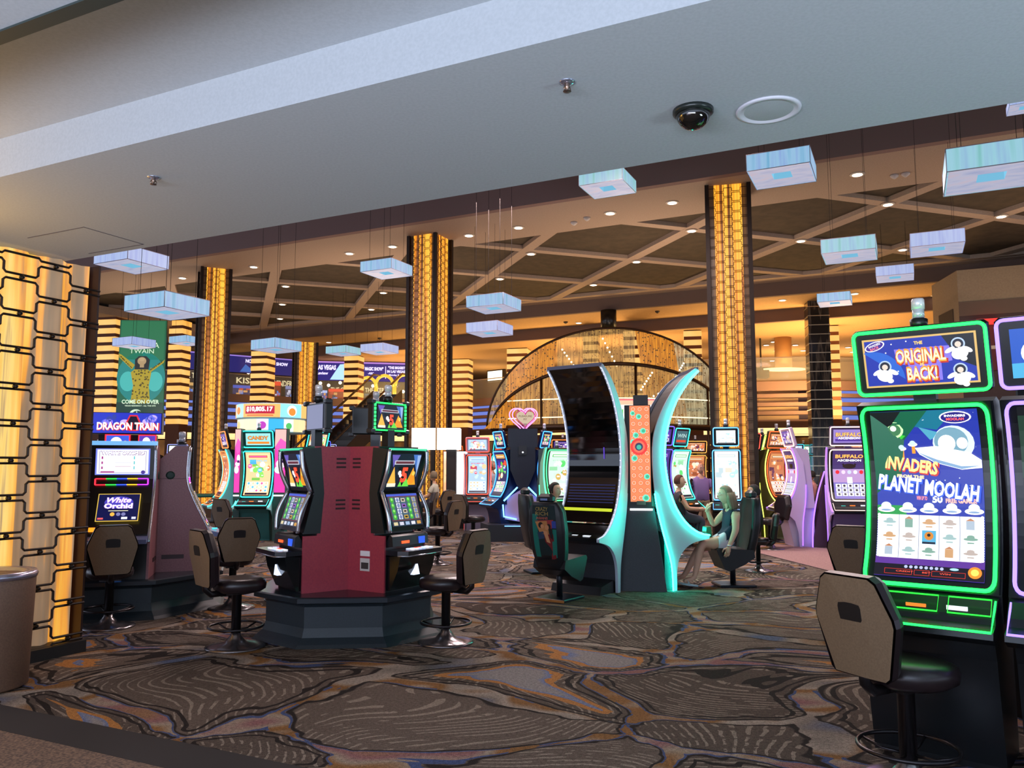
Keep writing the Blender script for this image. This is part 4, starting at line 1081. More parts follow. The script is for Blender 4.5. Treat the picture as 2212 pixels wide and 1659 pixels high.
# ---- green neon machine at the right with the cow-free space artwork
def space_main(P):
    P.rect(0, 0, 1, 1, E('#2438b8', 0.9), 1)
    P.poly([(0, 1), (0.55, 1), (0.30, 0.82), (0.25, 0.62), (0, 0.5)], E('#0a7a54', 0.7), 2); P.poly([(0.35, 1), (0.8, 1), (0.62, 0.88), (0.42, 0.9)], E('#1888a8', 0.8), 2)
    P.poly([(0, 1), (0.3, 1), (0.12, 0.86), (0, 0.8)], E('#101c20', 0.4), 3)
    rd = random.Random(9)
    for _ in range(46):
        a, b_ = rd.uniform(0.03, 0.97), rd.uniform(0.5, 0.98); P.disc(a, b_, rd.uniform(0.002, 0.006), E('#e8f4ff', 1.3), 3, n=6)
    P.disc(0.22, 0.885, 0.115, E('#3adf3a', 0.9), 3); P.disc(0.22, 0.885, 0.085, E('#c8ffb0', 1.3), 4); P.disc(0.22, 0.885, 0.062, E('#4a8a5c', 0.9), 5); P.disc(0.21, 0.895, 0.03, E('#f0fff0', 1.5), 6)
    # oval maker badge at the upper right
    P.disc(0.80, 0.955, 0.145, E('#ffffff', 1.3), 4, rb=0.038); P.disc(0.80, 0.955, 0.13, E('#282090', 0.9), 5, rb=0.032); P.text('INVADERS', 0.80, 0.966, 0.014, E('#ffffff', 1.3), 6, w=0.19, bold=0.05); P.text('MOOLAH', 0.80, 0.945, 0.017, E('#ff6060', 1.3), 6, w=0.16, bold=0.05)
    # big flying saucer with a glass dome
    P.disc(0.76, 0.80, 0.19, E('#d8ecff', 1.2), 4, rb=0.105); P.disc(0.74, 0.81, 0.155, E('#8cc0d8', 0.8), 5, rb=0.085); P.disc(0.70, 0.80, 0.08, E('#ffffff', 1.5), 6, rb=0.05); P.disc(0.84, 0.80, 0.05, E('#ffffff', 1.4), 6, rb=0.034)
    P.poly([(0.40, 0.775), (0.60, 0.785), (0.90, 0.745), (1.0, 0.70), (1.0, 0.655), (0.82, 0.645), (0.58, 0.685), (0.44, 0.735)], E('#ffffff', 1.5), 7); P.poly([(0.42, 0.75), (0.60, 0.705), (0.82, 0.665), (0.99, 0.668), (0.82, 0.648), (0.58, 0.688)], E('#88b0d8', 1.0), 8)
    P.poly([(0.45, 0.90), (0.66, 0.86), (0.55, 0.82)], E('#58b8d8', 0.9), 4)
    for a, b_ in ((0.27, 0.765), (0.38, 0.79)): P.rect(a - 0.012, b_ - 0.05, a + 0.02, b_, E('#ff9a28', 1.2), 4); P.disc(a, b_ + 0.005, 0.045, E('#ffffff', 1.4), 5, rb=0.012); P.disc(a, b_ + 0.014, 0.028, E('#c8e4f4', 1.2), 6, rb=0.015)
    P.text('INVADERS', 0.36, 0.665, 0.085, E('#d02818', 1.1), 9, w=0.52, bold=0.07, rot=-0.14); P.text('INVADERS', 0.355, 0.672, 0.080, E('#ffdc80', 1.5), 10, w=0.50, bold=0.04, rot=-0.14)
    P.text('FROM THE', 0.34, 0.603, 0.020, E('#ffe0a0', 1.4), 9, w=0.26, bold=0.05, rot=-0.06)
    P.text('PLANET MOOLAH', 0.50, 0.535, 0.10, E('#2858d8', 1.2), 9, w=0.96, bold=0.09, rot=-0.12); P.text('PLANET MOOLAH', 0.495, 0.54, 0.095, E('#eef2ff', 1.5), 10, w=0.94, bold=0.035, rot=-0.12)
    P.text('WIN UP TO', 0.44, 0.475, 0.024, E('#ff9090', 1.3), 9, w=0.10, bold=0.04, rot=-0.05); P.text('50', 0.585, 0.47, 0.045, E('#e8f0ff', 1.4), 9, bold=0.05); P.text('FREE GAMES!', 0.80, 0.463, 0.028, E('#ffb8a8', 1.3), 9, w=0.28, bold=0.05)
    P.poly([(0, 0.43), (0.25, 0.43), (0.3, 0.36), (0, 0.34)], E('#20a848', 0.9), 2)
    for i, a in enumerate((0.09, 0.30, 0.50, 0.71, 0.91)):
        P.disc(a, 0.405, 0.085, E('#ffffff', 1.5), 4, rb=0.018); P.disc(a, 0.425, 0.05, E('#e0f0ff', 1.4), 5, rb=0.024); P.disc(a, 0.40, 0.05, E('#8aa8d0', 1.1), 6, rb=0.006)
    P.rect(0, 0.0, 1, 0.13, E('#6a3aa8', 0.9), 2); P.rect(0.03, 0.115, 0.97, 0.375, E('#fdfdff', 1.5), 3)
    sy = ['#b8c8d8', '#d8a878', '#a8c8c8', '#c8b8b0', '#88b0a0']
    for c in range(5):
        if c: P.rect(0.03 + c * 0.188 - 0.003, 0.115, 0.03 + c * 0.188 + 0.003, 0.375, E('#8898b8', 0.9), 4)
        for r_ in range(3):
            a, b_ = 0.03 + 0.188 * (c + 0.5), 0.162 + r_ * 0.084; k = E(sy[(c * 2 + r_) % 5], 1.0)
            if c == 2 and r_ == 1: P.rect(a - 0.065, b_ - 0.04, a + 0.065, b_ + 0.04, E('#58b0d8', 1.1), 4); P.disc(a, b_ + 0.008, 0.042, E('#d88828', 1.1), 5); P.disc(a, b_ + 0.012, 0.016, E('#201410', 0.3), 6); P.rect(a - 0.06, b_ - 0.04, a + 0.06, b_ - 0.028, E('#283048', 0.7), 6)
            elif (c + r_) % 3 == 0: P.rect(a - 0.04, b_ - 0.03, a + 0.035, b_ + 0.02, k, 4); P.poly([(a - 0.045, b_ + 0.02), (a + 0.04, b_ + 0.02), (a, b_ + 0.036)], E('#c88860', 1.0), 5)
            else: P.disc(a, b_, 0.065, k, 4, rb=0.009); P.disc(a, b_ + 0.012, 0.035, k, 4, rb=0.012); P.rect(a - 0.03, b_ - 0.026, a + 0.03, b_ - 0.018, k, 4)
    for i in range(18):
        for a in (0.01, 0.97): P.disc(a + 0.01, 0.125 + i * 0.0145, 0.016, E('#ffffff', 1.3), 4, n=8)
    P.rect(0.0, 0.0, 1, 0.075, E('#20102c', 0.5), 4)
    for a0, a1 in ((0.10, 0.36), (0.38, 0.52), (0.54, 0.84)): P.frame(a0, 0.012, a1, 0.045, 0.004, E('#e03a28', 1.1), 5)
    P.text('CREDIT      BET      WIN', 0.46, 0.03, 0.010, E('#ff5a40', 1.1), 6, w=0.5)
    for i in range(8): P.disc(0.30 + i * 0.047, 0.061, 0.017, E('#b8c0f0', 1.2), 5, n=8)
    P.disc(0.92, 0.05, 0.06, E('#f0902c', 1.2), 6); P.disc(0.92, 0.05, 0.035, E('#ffd860', 1.3), 7); P.disc(0.74, 0.062, 0.04, E('#a8d8f0', 1.2), 6, rb=0.008)
def space_top(P):
    P.rect(-0.02, -0.04, 1.02, 1.04, E('#e8c070', 1.0), 1); P.rect(0, 0, 1, 1, E('#2038b8', 0.9), 2)
    P.poly([(0.72, 1), (1, 1), (1, 0.3), (0.86, 0.45)], E('#16202c', 0.5), 3)
    P.disc(0.06, 0.12, 0.30, E('#2868d8', 1.0), 3, t0=0.0, t1=pi / 2 + 0.25); 
    for a, b_ in ((0.26, 0.9), (0.20, 0.72), (0.40, 0.94), (0.3, 0.3), (0.68, 0.5)): P.disc(a, b_, 0.008, E('#ffffff', 1.4), 4, n=4)
    P.disc(0.10, 0.88, 0.10, E('#ffffff', 1.2), 4, rb=0.10, rot=0.3); P.disc(0.10, 0.88, 0.088, E('#4828a0', 0.9), 5, rb=0.082, rot=0.3); P.text('INVADERS', 0.10, 0.91, 0.05, E('#ffffff', 1.2), 6, w=0.12, rot=0.3); P.text('BACK', 0.10, 0.84, 0.06, E('#ff8080', 1.2), 6, w=0.09, rot=0.3)
    P.poly([(0.28, 0.78), (0.78, 0.78), (0.80, 0.46), (0.70, 0.42), (0.70, 0.06), (0.40, 0.06), (0.40, 0.42), (0.30, 0.46)], E('#8878f0', 1.1), 4)
    P.text('THE', 0.51, 0.89, 0.07, E('#ffd060', 1.2), 6, w=0.08, bold=0.04)
    for s_, b_, w_ in (('ORIGINAL', 0.62, 0.46), ('BACK!', 0.23, 0.28)):
        P.text(s_, 0.525, b_ - 0.025, 0.36, E('#c02c18', 1.1), 6, w=w_ + 0.02, bold=0.07); P.text(s_, 0.52, b_, 0.34, E('#ff9c30', 1.2), 7, w=w_, bold=0.05); P.text(s_, 0.52, b_ - 0.005, 0.26, E('#fff0b0', 1.5), 8, w=w_ - 0.01, bold=0.02)
    P.text('IS', 0.53, 0.425, 0.06, E('#ffd060', 1.2), 8, w=0.04, bold=0.04)
    # plain white astronauts
    for a, b_, f in ((0.86, 0.80, 1), (0.18, 0.42, -1), (0.86, 0.26, 1)):
        P.disc(a, b_, 0.062, E('#b8d0f4', 1.1), 5); P.disc(a, b_, 0.048, E('#283048', 0.6), 6); P.disc(a, b_ - 0.01, 0.028, E('#e8d8c8', 1.1), 7)
        P.disc(a + 0.01 * f, b_ - 0.20, 0.075, E('#ffffff', 1.4), 6, rb=0.13, rot=0.3 * f); P.disc(a + 0.075, b_ - 0.13, 0.05, E('#ffffff', 1.4), 6, rb=0.05, rot=-0.5); P.disc(a - 0.075, b_ - 0.12, 0.05, E('#ffffff', 1.4), 6, rb=0.045, rot=0.5); P.disc(a + 0.04, b_ - 0.32, 0.03, E('#ffffff', 1.4), 6, rb=0.05)
MP = (2.47, 4.83)
g_neon = jmachine('black machine with bright green neon frames and a space themed screen, nearest the right', (MP[0], MP[1], 0), -129, w=0.72, neon='#18ff48', ns=4.5, art_fn=space_main, top_fn=space_top, sc=1.02)
for x0, x1 in ((-0.08, 0.32), (-0.33, -0.13)):
    T = Matrix.Translation((0, 0.318, 0.872)) @ Matrix.Rotation(radians(38), 4, 'X'); mb = MB()
    mb.tube([T @ Vector((x0 + (x1 - x0) * a_, 0.012, b_)) for a_, b_ in ((0, -0.045), (0, 0.05), (1, 0.05), (1, -0.045))], 0.0045, E('#28e83c', 1.6), 6, True); mb.build('panel_light_frame', g_neon)
def dark_main(P):
    P.rect(0, 0, 1, 1, E('#101418', 0.5), 1); P.rect(0.0, 0.6, 0.5, 0.95, E('#28543c', 0.5), 2); P.rect(0.0, 0.35, 0.6, 0.45, E('#3c3424', 0.5), 2); P.disc(0.5, 0.5, 0.2, E('#1c2c44', 0.5), 3)
def blue_top(P):
    P.rect(0, 0, 1, 1, E('#1858c8', 1.0), 1); P.poly([(0, 0), (1, 0), (1, 0.35), (0, 0.3)], E('#48b0e0', 1.1), 2); P.disc(0.2, 0.5, 0.12, E('#ffffff', 1.3), 3); P.disc(0.2, 0.5, 0.08, E('#2868c8', 1.0), 4)
jmachine('machine with violet and white neon frames cut off by the right edge', (3.07, 4.36, 0), -129, w=0.72, neon='#8a70ff', ns=2.8, art_fn=dark_main, top_fn=blue_top, sc=1.02)
t = thing('neighbour_topper', 'dark back of a topper with a thin blue edge between the green and violet machines', 'slot machine topper', (3.62, 5.65, 0), radians(50))
mb = MB(); mb.box((-0.3, -0.04, 1.95), (0.3, 0.04, 2.38), M('#12131c', 0.3), None, 0.02); mb.box((-0.28, -0.2, 0), (0.28, 0.2, 1.9), M('#0e1014', 0.4)); mb.box((-0.05, -0.03, 1.88), (0.05, 0.03, 1.97), M('#12131c', 0.3)); mb.build('housing', t)
mb = MB(); mb.tube([(x, -0.045, 2.165 + z) for x, z in rrect(-0.29, 0.29, -0.205, 0.205, 0.04)], 0.006, E('#6a78ff', 0.9), 5, True); mb.build('edge_light', t)

# ---- tall arc pair in the middle
ARCW = M('#c6d2e4', 0.35, 0.15)
def arc_machine(label, loc, face, lit, w=0.84):
    t = thing('arc_machine', label, 'slot machine', loc, radians(face - 90), 'towering arc machines with white wings')
    inner = [(0.50, 0.72), (0.34, 0.76), (0.17, 0.90), (0.03, 1.13), (-0.06, 1.45), (-0.09, 1.80), (-0.04, 2.16), (0.08, 2.50), (0.26, 2.78), (0.40, 2.93)]
    outer = [(0.37, 2.965), (0.16, 2.80), (-0.04, 2.52), (-0.20, 2.16), (-0.25, 1.85), (-0.24, 1.45), (-0.20, 1.10), (-0.12, 0.75), (-0.02, 0.35), (0.0, 0.0)]
    under = [(0.05, 0.0), (0.06, 0.30), (0.12, 0.48), (0.26, 0.61), (0.50, 0.675)]
    ci = cspline(inner, 4); co = cspline(outer, 4)[:]; cu = cspline(under, 4)
    tea = E('#18ffd8', 45.0) if lit else E('#dfe8ff', 0.9)
    for sx in (-1, 1):
        x = sx * (w / 2)
        mb = MB()
        # wing as strips between inner/under and outer curves
        A_ = [Vector(p) for p in (cu[::1] + ci)]
        n = 44
        def res(c):
            ls = [0]
            for i in range(1, len(c)): ls.append(ls[-1] + (c[i] - c[i - 1]).length)
            out = []
            for k in range(n + 1):
                l = ls[-1] * k / n; i = 0
                while i < len(ls) - 2 and ls[i + 1] < l: i += 1
                out.append(c[i].lerp(c[i + 1], (l - ls[i]) / max(1e-9, ls[i + 1] - ls[i])))
            return out
        poly = [(p[0], p[1]) for p in cu] + [(p[0], p[1]) for p in ci] + [(p[0], p[1]) for p in co]
        mb.prism(poly, x - 0.02, x + 0.02, ARCW, 'x'); wg = mb.build('side_wing', t)
        mb = MB(); mb.tube([Vector((x + sx * (0.032 if lit else 0.006), p[0] + 0.004, p[1])) for p in ci[:36]], 0.012 if lit else 0.009, tea, 6); mb.build('wing_neon', wg)
        mb = MB()
        if lit: mb.tube([Vector((x + sx * 0.030, p[0] - 0.006, p[1])) for p in co[22:]], 0.010, tea, 6); mb.tube([Vector((x, p[0], p[1])) for p in ci[-5:]], 0.026, E('#50f0ff', 6.0), 6)
        else: mb.tube([Vector((x + sx * 0.012, p[0] - 0.01, p[1])) for p in co[22:]], 0.007, M('#b8c8e8', 0.3, 0.2), 6)
        mb.build('edge_light', wg)
        if not lit:
            mb = MB()
            for i in range(0, 34):
                p = ci[min(len(ci) - 1, 2 + i)]
                mb.sphere((x, p[0] + 0.012, p[1]), 0.009, E('#e8ecff', 1.2), 6, 4)
            mb.build('bulbs', wg)
    S, T_ = curved(inner[2:], w - 0.05)
    P = Paint(S, w, T_, 0.002)
    glass = M('#050506', 0.06, 0.0, 0.9)
    P.rect(0, 0, 1, 1, glass, -2, 28)
    P.build('screen_glass', t)
    P = Paint(S, w, T_, 0.002)
    if lit: picture('sky', P, 7)
    else:
        for i in range(7): P.rect(0.04, 0.13 + i * 0.018, 0.96, 0.136 + i * 0.018, E('#2a3470', 0.5), 1)
        P.rect(0.0, 0.075, 0.97, 0.095, E('#c8d820', 1.0), 1); P.rect(0.7, 0.40, 0.72, 0.47, E('#6a48e0', 0.9), 1)
        P.rect(0.0, 0.437, 1.0, 0.442, M('#000000', 0.9), 1)
    P.build('screen_image', t)
    mb = MB(); mb.prism([(p[0] - 0.02, p[1]) for p in ci[10:]] + [(p[0] + 0.04, p[1]) for p in co[:26]], -w / 2 + 0.02, w / 2 - 0.02, M('#0a0a0c', 0.4), 'x'); mb.build('back_shell', t)
    mb = MB(); mb.box((-w / 2, 0.36, 2.93), (w / 2, 0.41, 2.975), M('#6c7088', 0.5)); mb.build('top_trim', t)
    mb = MB(); mb.prism([(0.15, 0.88), (0.30, 0.77), (0.50, 0.725), (0.51, 0.68), (0.28, 0.62), (0.15, 0.62)], -w / 2 + 0.03, w / 2 - 0.03, M('#0c0e10', 0.12), 'x'); mb.build('button_deck', t)
    mb = MB()
    for x0, x1, y0, m_ in ((-0.26, -0.16, 0.40, '#e8f0ff'), (-0.06, 0.02, 0.38, '#c8d0d8'), (0.10, 0.20, 0.36, '#40e8e0'), (0.24, 0.30, 0.40, '#88a0b0')): mb.box((x0, y0, 0.735), (x1, y0 + 0.05, 0.748), E(m_, 1.1))
    mb.build('buttons', t)
    mb = MB(); mb.prism([(-0.10, 0.0), (0.02, 0.0), (0.05, 0.35), (0.16, 0.62), (-0.10, 0.75)], -w / 2 + 0.03, w / 2 - 0.03, PED, 'x'); mb.build('lower_cabinet', t)
    if not lit: mb = MB(); mb.prism([(-0.10, 0.0), (0.40, 0.0), (0.36, 0.10), (0.06, 0.16)], -w / 2 + 0.04, w / 2 - 0.04, M('#16181a', 0.4), 'x'); mb.build('kick_base', t)
    return t
arc_machine('towering arc machine with an empty black curved screen, turned to the left', (1.06, 11.02, 0), -128, False)
arc_machine('towering arc machine seen from the side with glowing teal edges, facing right', (2.10, 11.34, 0), 4, True)
t = thing('arc_pedestal', 'dark tapered pedestal between the two towering arc machines', 'pedestal', (1.75, 11.12, 0), radians(-10))
mb = MB(); mb.add([(-0.33, -0.28, 0), (0.33, -0.28, 0), (0.33, 0.28, 0), (-0.33, 0.28, 0), (-0.18, -0.16, 1.08), (0.18, -0.16, 1.08), (0.18, 0.16, 1.08), (-0.18, 0.16, 1.08)], [[3, 2, 1, 0], [4, 5, 6, 7], [0, 1, 5, 4], [1, 2, 6, 5], [2, 3, 7, 6], [3, 0, 4, 7]], PED); mb.build('body', t)
mb = MB(); mb.box((-0.14, -0.185, 1.045), (0.16, -0.165, 1.07), E('#ffffff', 1.8)); mb.build('top_light', t)
mb = MB(); mb.box((-0.05, -0.172, 1.12), (0.07, -0.162, 1.17), M('#6a6258', 0.5)); mb.build('maker_plate', t)
mb = MB(); mb.box((-0.20, -0.155, 1.08), (0.15, 0.15, 2.46), M('#15171a', 0.5)); mb.box((-0.08, -0.1, 2.46), (0.12, 0.1, 2.60), M('#1c1216', 0.4)); mb.build('sign_tower', t)
P = Paint(lambda a, b_: ((-0.13 + a * 0.27, -0.158, 1.16 + b_ * 1.29), (0, -1, 0)), 0.27, 1.29, 0.002)
P.rect(0, 0, 1, 1, E('#ff8a50', 1.0), 1)
OR = E('#ff5028', 1.1); OW = E('#ffd8b0', 1.2)
for j in range(13):
    for i in range(3):
        a = 0.18 + i * 0.33; b_ = 0.04 + j * 0.077
        for rr_, mm_, ly in ((0.17, OR, 2), (0.135, OW, 3), (0.10, OR, 4), (0.07, E('#ff9a58', 1.0), 5)): P.disc(min(0.97 - rr_ * 0.8, max(rr_ * 0.8 + 0.03, a)), b_, rr_ * 0.8, mm_, ly, n=6, rot=pi / 6)
for a, b_, r_ in ((0.15, 0.92, 0.14), (0.45, 0.885, 0.16), (0.30, 0.69, 0.17), (0.66, 0.735, 0.17), (0.16, 0.62, 0.16), (0.22, 0.45, 0.18), (0.82, 0.26, 0.17), (0.75, 0.04, 0.20)): P.disc(a, min(0.97, b_), r_ * 0.9, E('#68e8c8', 1.1), 7, n=7); P.disc(a + 0.02, min(0.97, b_), r_ * 0.55, E('#38b888', 1.0), 8, n=7)
P.disc(0.45, 0.57, 0.42, E('#e82818', 1.1), 9); P.disc(0.45, 0.57, 0.30, E('#ff6848', 1.1), 10); P.disc(0.45, 0.57, 0.20, E('#2a2c58', 0.8), 11); P.disc(0.45, 0.565, 0.12, E('#38b8a0', 1.0), 12)
P.build('orange_panel', t)

# ---- high-backed gaming chairs
def gaming_chair(label, loc, face, poster=False, name='gaming_chair'):
    t = thing(name, label, 'chair', loc, radians(face - 90), 'high-backed black gaming chairs')
    VB = M('#10171c', 0.42)
    mb = MB(); mb.box((-0.22, -0.26, 0.0), (0.22, 0.22, 0.035), M('#1c2430', 0.3, 0.3), None, 0.01); mb.build('base_plate', t)
    mb = MB(); mb.prism([(-0.22, 0.004), (0.22, 0.004), (0.22, 0.03), (-0.22, 0.03)], -0.275, -0.262, M('#b87838', 0.5) if poster else M('#10171c', 0.5), 'y'); mb.build('base_edge', t)
    mb = MB(); mb.tube([(0, -0.02, 0.03), (0, -0.02, 0.42)], 0.038, M('#20242c', 0.3, 0.5), 14); mb.build('column', t)
    mb = MB(); mb.prism([(-0.26, 0.40), (-0.10, 0.30), (0.10, 0.22), (0.16, 0.24), (0.24, 0.42), (0.27, 0.50), (0.24, 0.53), (-0.24, 0.50)], -0.23, 0.23, VB, 'x'); mb.build('seat', t)
    prof = [(-0.22, 0.38), (-0.27, 0.60), (-0.31, 0.85), (-0.33, 1.08), (-0.34, 1.20)]
    wd = [0.17, 0.23, 0.255, 0.235, 0.17]
    pr = cspline(prof, 4); n = len(pr); mb = MB(); vs = []
    for i, p in enumerate(pr):
        k = i / (n - 1) * 4; a = int(min(3, k)); w_ = wd[a] + (wd[a + 1] - wd[a]) * (k - a)
        d = 0.075
        for x, y in ((-w_ * 0.8, d), (-w_, d * 0.9 + 0.03), (-w_ * 1.02, 0.0), (-w_ * 0.9, -0.035), (w_ * 0.9, -0.035), (w_ * 1.02, 0.0), (w_, d * 0.9 + 0.03), (w_ * 0.8, d)): vs.append((x, p[0] + y, p[1]))
    fs = [list(range(8)), [(n - 1) * 8 + i for i in range(8)][::-1]]
    for i in range(n - 1):
        for k in range(8): j = (k + 1) % 8; fs.append([i * 8 + k, i * 8 + j, i * 8 + 8 + j, i * 8 + 8 + k][::-1])
    mb.add(vs, fs, VB, True); mb.build('backrest', t)
    mb = MB(); mb.box((-0.11, -0.36, 1.18), (0.11, -0.25, 1.30), VB, None, 0.035); mb.build('headrest', t)
    if poster:
        pb = cspline([(-0.262, 0.46), (-0.305, 0.60), (-0.345, 0.85), (-0.365, 1.08), (-0.372, 1.16)], 6)
        S, T_ = curved([tuple(p) for p in pb], 0.36)
        S2 = lambda a, b_: ((lambda q: ((a - 0.5) * 0.36 * (0.78 + 0.44 * b_ * (1.25 - b_)), q[0][1], q[0][2]))(S(a, b_)), (0, -1, 0))
        P = Paint(S2, 0.36, T_, 0.002)
        P.rect(0, 0, 1, 1, M('#0c2a2c', 0.5), 1, 14); P.rect(0.0, 0.05, 0.22, 0.85, M('#0e7a6c', 0.5), 2); P.rect(0.80, 0.1, 1.0, 0.6, M('#0e7a6c', 0.5), 2); P.rect(0.82, 0.62, 1.0, 0.74, M('#3048a0', 0.5), 2)
        GD = M('#b09a58', 0.4, 0.3)
        for s_, b_ in (('CRAZY', 0.94), ('RICH', 0.86)): P.text(s_, 0.42, b_, 0.065, GD, 4, w=0.55, bold=0.01)
        P.text('ASIANS', 0.42, 0.785, 0.04, M('#d8705c', 0.4), 4, w=0.5, bold=0.01)
        P.poly([(0.1, 0.74), (0.9, 0.76), (0.8, 0.60), (0.2, 0.62)], M('#a83838', 0.6), 2); P.poly([(0.12, 0.72), (0.62, 0.74), (0.70, 0.5), (0.3, 0.52)], M('#c8884c', 0.6), 3)
        P.poly([(0.2, 0.54), (0.48, 0.56), (0.52, 0.02), (0.24, 0.02)], M('#28405c', 0.6), 4); P.poly([(0.48, 0.5), (0.86, 0.52), (0.96, 0.1), (0.52, 0.02)], M('#7a1c20', 0.6), 4)
        P.disc(0.36, 0.665, 0.10, M('#1c1410', 0.6), 5); P.disc(0.43, 0.645, 0.075, M('#d89868', 0.6), 6); P.disc(0.62, 0.63, 0.085, M('#d89868', 0.6), 6); P.disc(0.70, 0.65, 0.08, M('#1c1410', 0.6), 5); P.poly([(0.45, 0.57), (0.62, 0.56), (0.74, 0.36), (0.58, 0.38)], M('#d89868', 0.6), 6); P.poly([(0.72, 0.63), (0.84, 0.60), (0.84, 0.42), (0.74, 0.46)], M('#1c1410', 0.6), 5)
        P.rect(0, 0, 1, 0.08, M('#101418', 0.5), 7)
        P.build('back_poster', t)
        mb = MB(); mb.box((-0.05, -0.365, 1.22), (0.05, -0.355, 1.245), M('#7a94c8', 0.5)); mb.build('headrest_tag', t)
    return t
gaming_chair('black gaming chair with a couple poster on its back, facing the black arc screen', (0.60, 10.25, 0), 54, True)
wch = gaming_chair('black gaming chair that the woman in the navy top sits on', (3.02, 11.36, 0), 184)
gaming_chair('grey-green headrest chair just behind the poster chair', (0.50, 12.75, 0), 15)

# ================================================================== WHITE ORCHID BANK AT LEFT
def orchid(label, loc, rz, z0=0.444, screens=True, side='#9c666a'):
    t = thing('slot_machine', label, 'slot machine', loc, rz, 'machines on the left four-sided bank'); t.scale = (1, 1, 0.945)
    sm_ = speckle('mauve_cabinet', side, '#8e5a60', 60, 0.4)
    sidep = [(-0.30, z0), (0.34, z0), (0.31, 0.95), (0.14, 1.30), (0.05, 1.58), (0.06, 1.98), (-0.08, 1.98), (-0.30, 1.75)]
    mb = MB(); mb.prism(sidep, -0.35, -0.325, sm_, 'x'); mb.prism(sidep, 0.325, 0.35, sm_, 'x'); mb.build('side_panel', t)
    mb = MB(); mb.prism([(y - 0.006 if y > 0 else y + 0.006, z) for y, z in sidep], -0.325, 0.325, BLK, 'x'); mb.build('cabinet', t)
    for sx in (-1, 1):
        mb = MB(); mb.tube(cspline([(sx * 0.338, 0.345, 0.86), (sx * 0.338, 0.315, 0.95), (sx * 0.338, 0.15, 1.30), (sx * 0.338, 0.062, 1.58), (sx * 0.338, 0.07, 1.98)], 4), 0.017, SILV, 8); mb.build('silver_edge', t)
        mb = MB(); mb.lathe([(0.05, 0), (0.05, 0.006), (0.03, 0.01)], M('#20403a', 0.5), 20, Matrix.Translation((sx * 0.35, -0.12, 1.62)) @ Matrix.Rotation(sx * pi / 2, 4, 'Y')); mb.build('speaker_hole', t)
        mb = MB(); mb.box((sx * 0.352 - 0.003, -0.18, 0.60), (sx * 0.352 + 0.003, 0.06, 0.65), M('#3a2428', 0.5), None, 0.002); mb.build('side_vent', t)
        mb = MB(); mb.box((sx * 0.3505 - 0.001, -0.295, 1.575), (sx * 0.3505 + 0.001, 0.05, 1.58), M('#4a2428', 0.6)); mb.build('panel_seam', t)
    S = flat(0, 0.06, 1.785, 0.56, 0.31, radians(1)); P = Paint(S, 0.56, 0.31)
    if screens:
        P.rect(0, 0, 1, 1, E('#7a88f0', 1.0), 1); P.rect(0.03, 0.04, 0.97, 0.96, E('#e8ecff', 1.3), 2); P.frame(0.07, 0.08, 0.93, 0.9, 0.008, E('#8068a0', 0.8), 3)
        P.text('WHITE ORCHID', 0.5, 0.83, 0.17, E('#7a2a88', 0.9), 4, w=0.80, bold=0.05); P.text('WHITE ORCHID', 0.5, 0.84, 0.15, E('#ffffff', 1.5), 5, w=0.78, bold=0.01)
        P.rect(0.33, 0.18, 0.68, 0.70, E('#ffffff', 1.6), 4)
        for i in range(3): P.rect(0.10, 0.20 + i * 0.19, 0.30, 0.34 + i * 0.19, E('#f4f4ff', 1.4), 4); P.rect(0.11, 0.22 + i * 0.19, 0.14, 0.32 + i * 0.19, E('#b04890', 1.0), 5); P.rect(0.72, 0.20 + i * 0.19, 0.90, 0.34 + i * 0.19, E('#d8e8ff', 1.4), 4); P.rect(0.70, 0.21 + i * 0.19, 0.72, 0.33 + i * 0.19, E('#58c8c8', 1.0), 5)
        P.rect(0.36, 0.30, 0.65, 0.34, E('#d8c0d0', 1.1), 5); P.rect(0.36, 0.45, 0.65, 0.47, E('#c8c8e0', 1.1), 5); P.rect(0.1, 0.08, 0.35, 0.14, E('#b04890', 1.0), 5); P.disc(0.88, 0.1, 0.04, E('#5038a0', 0.9), 5)
    else: P.rect(0, 0, 1, 1, E('#a0a8e0', 0.9), 1)
    P.build('upper_screen', t)
    mb = MB()
    cols = ['#ff2a3a', '#30e848', '#3050ff', '#ffb020', '#c030ff']
    for i in range(5):
        x0 = 0.27 - i * 0.108
        for z in (1.585, 1.515): mb.box((x0 - 0.108, 0.052 + (0.008 if z > 1.55 else 0.028), z - 0.006), (x0, 0.064 + (0.008 if z > 1.55 else 0.028), z + 0.006), E(cols[i], 2.0))
    for x, c in ((0.27, cols[0]), (-0.27, cols[4])): mb.box((x - 0.007, 0.07, 1.515), (x + 0.007, 0.082, 1.585), E(c, 2.0))
    mb.build('rainbow_led_frame', t)
    tl = atan2(0.14 - 0.31, 1.30 - 0.95)
    tl = -0.44
    S = flat(0, 0.175, 1.255, 0.42, 0.34, -0.42); S0 = S
    P = Paint(flat(0, 0.185, 1.245, 0.43, 0.34, -0.42), 0.43, 0.34)
    P.rect(0, 0, 1, 1, E('#f0c850', 1.0), 1); P.rect(0.02, 0.025, 0.98, 0.975, E('#101858', 0.7), 2)
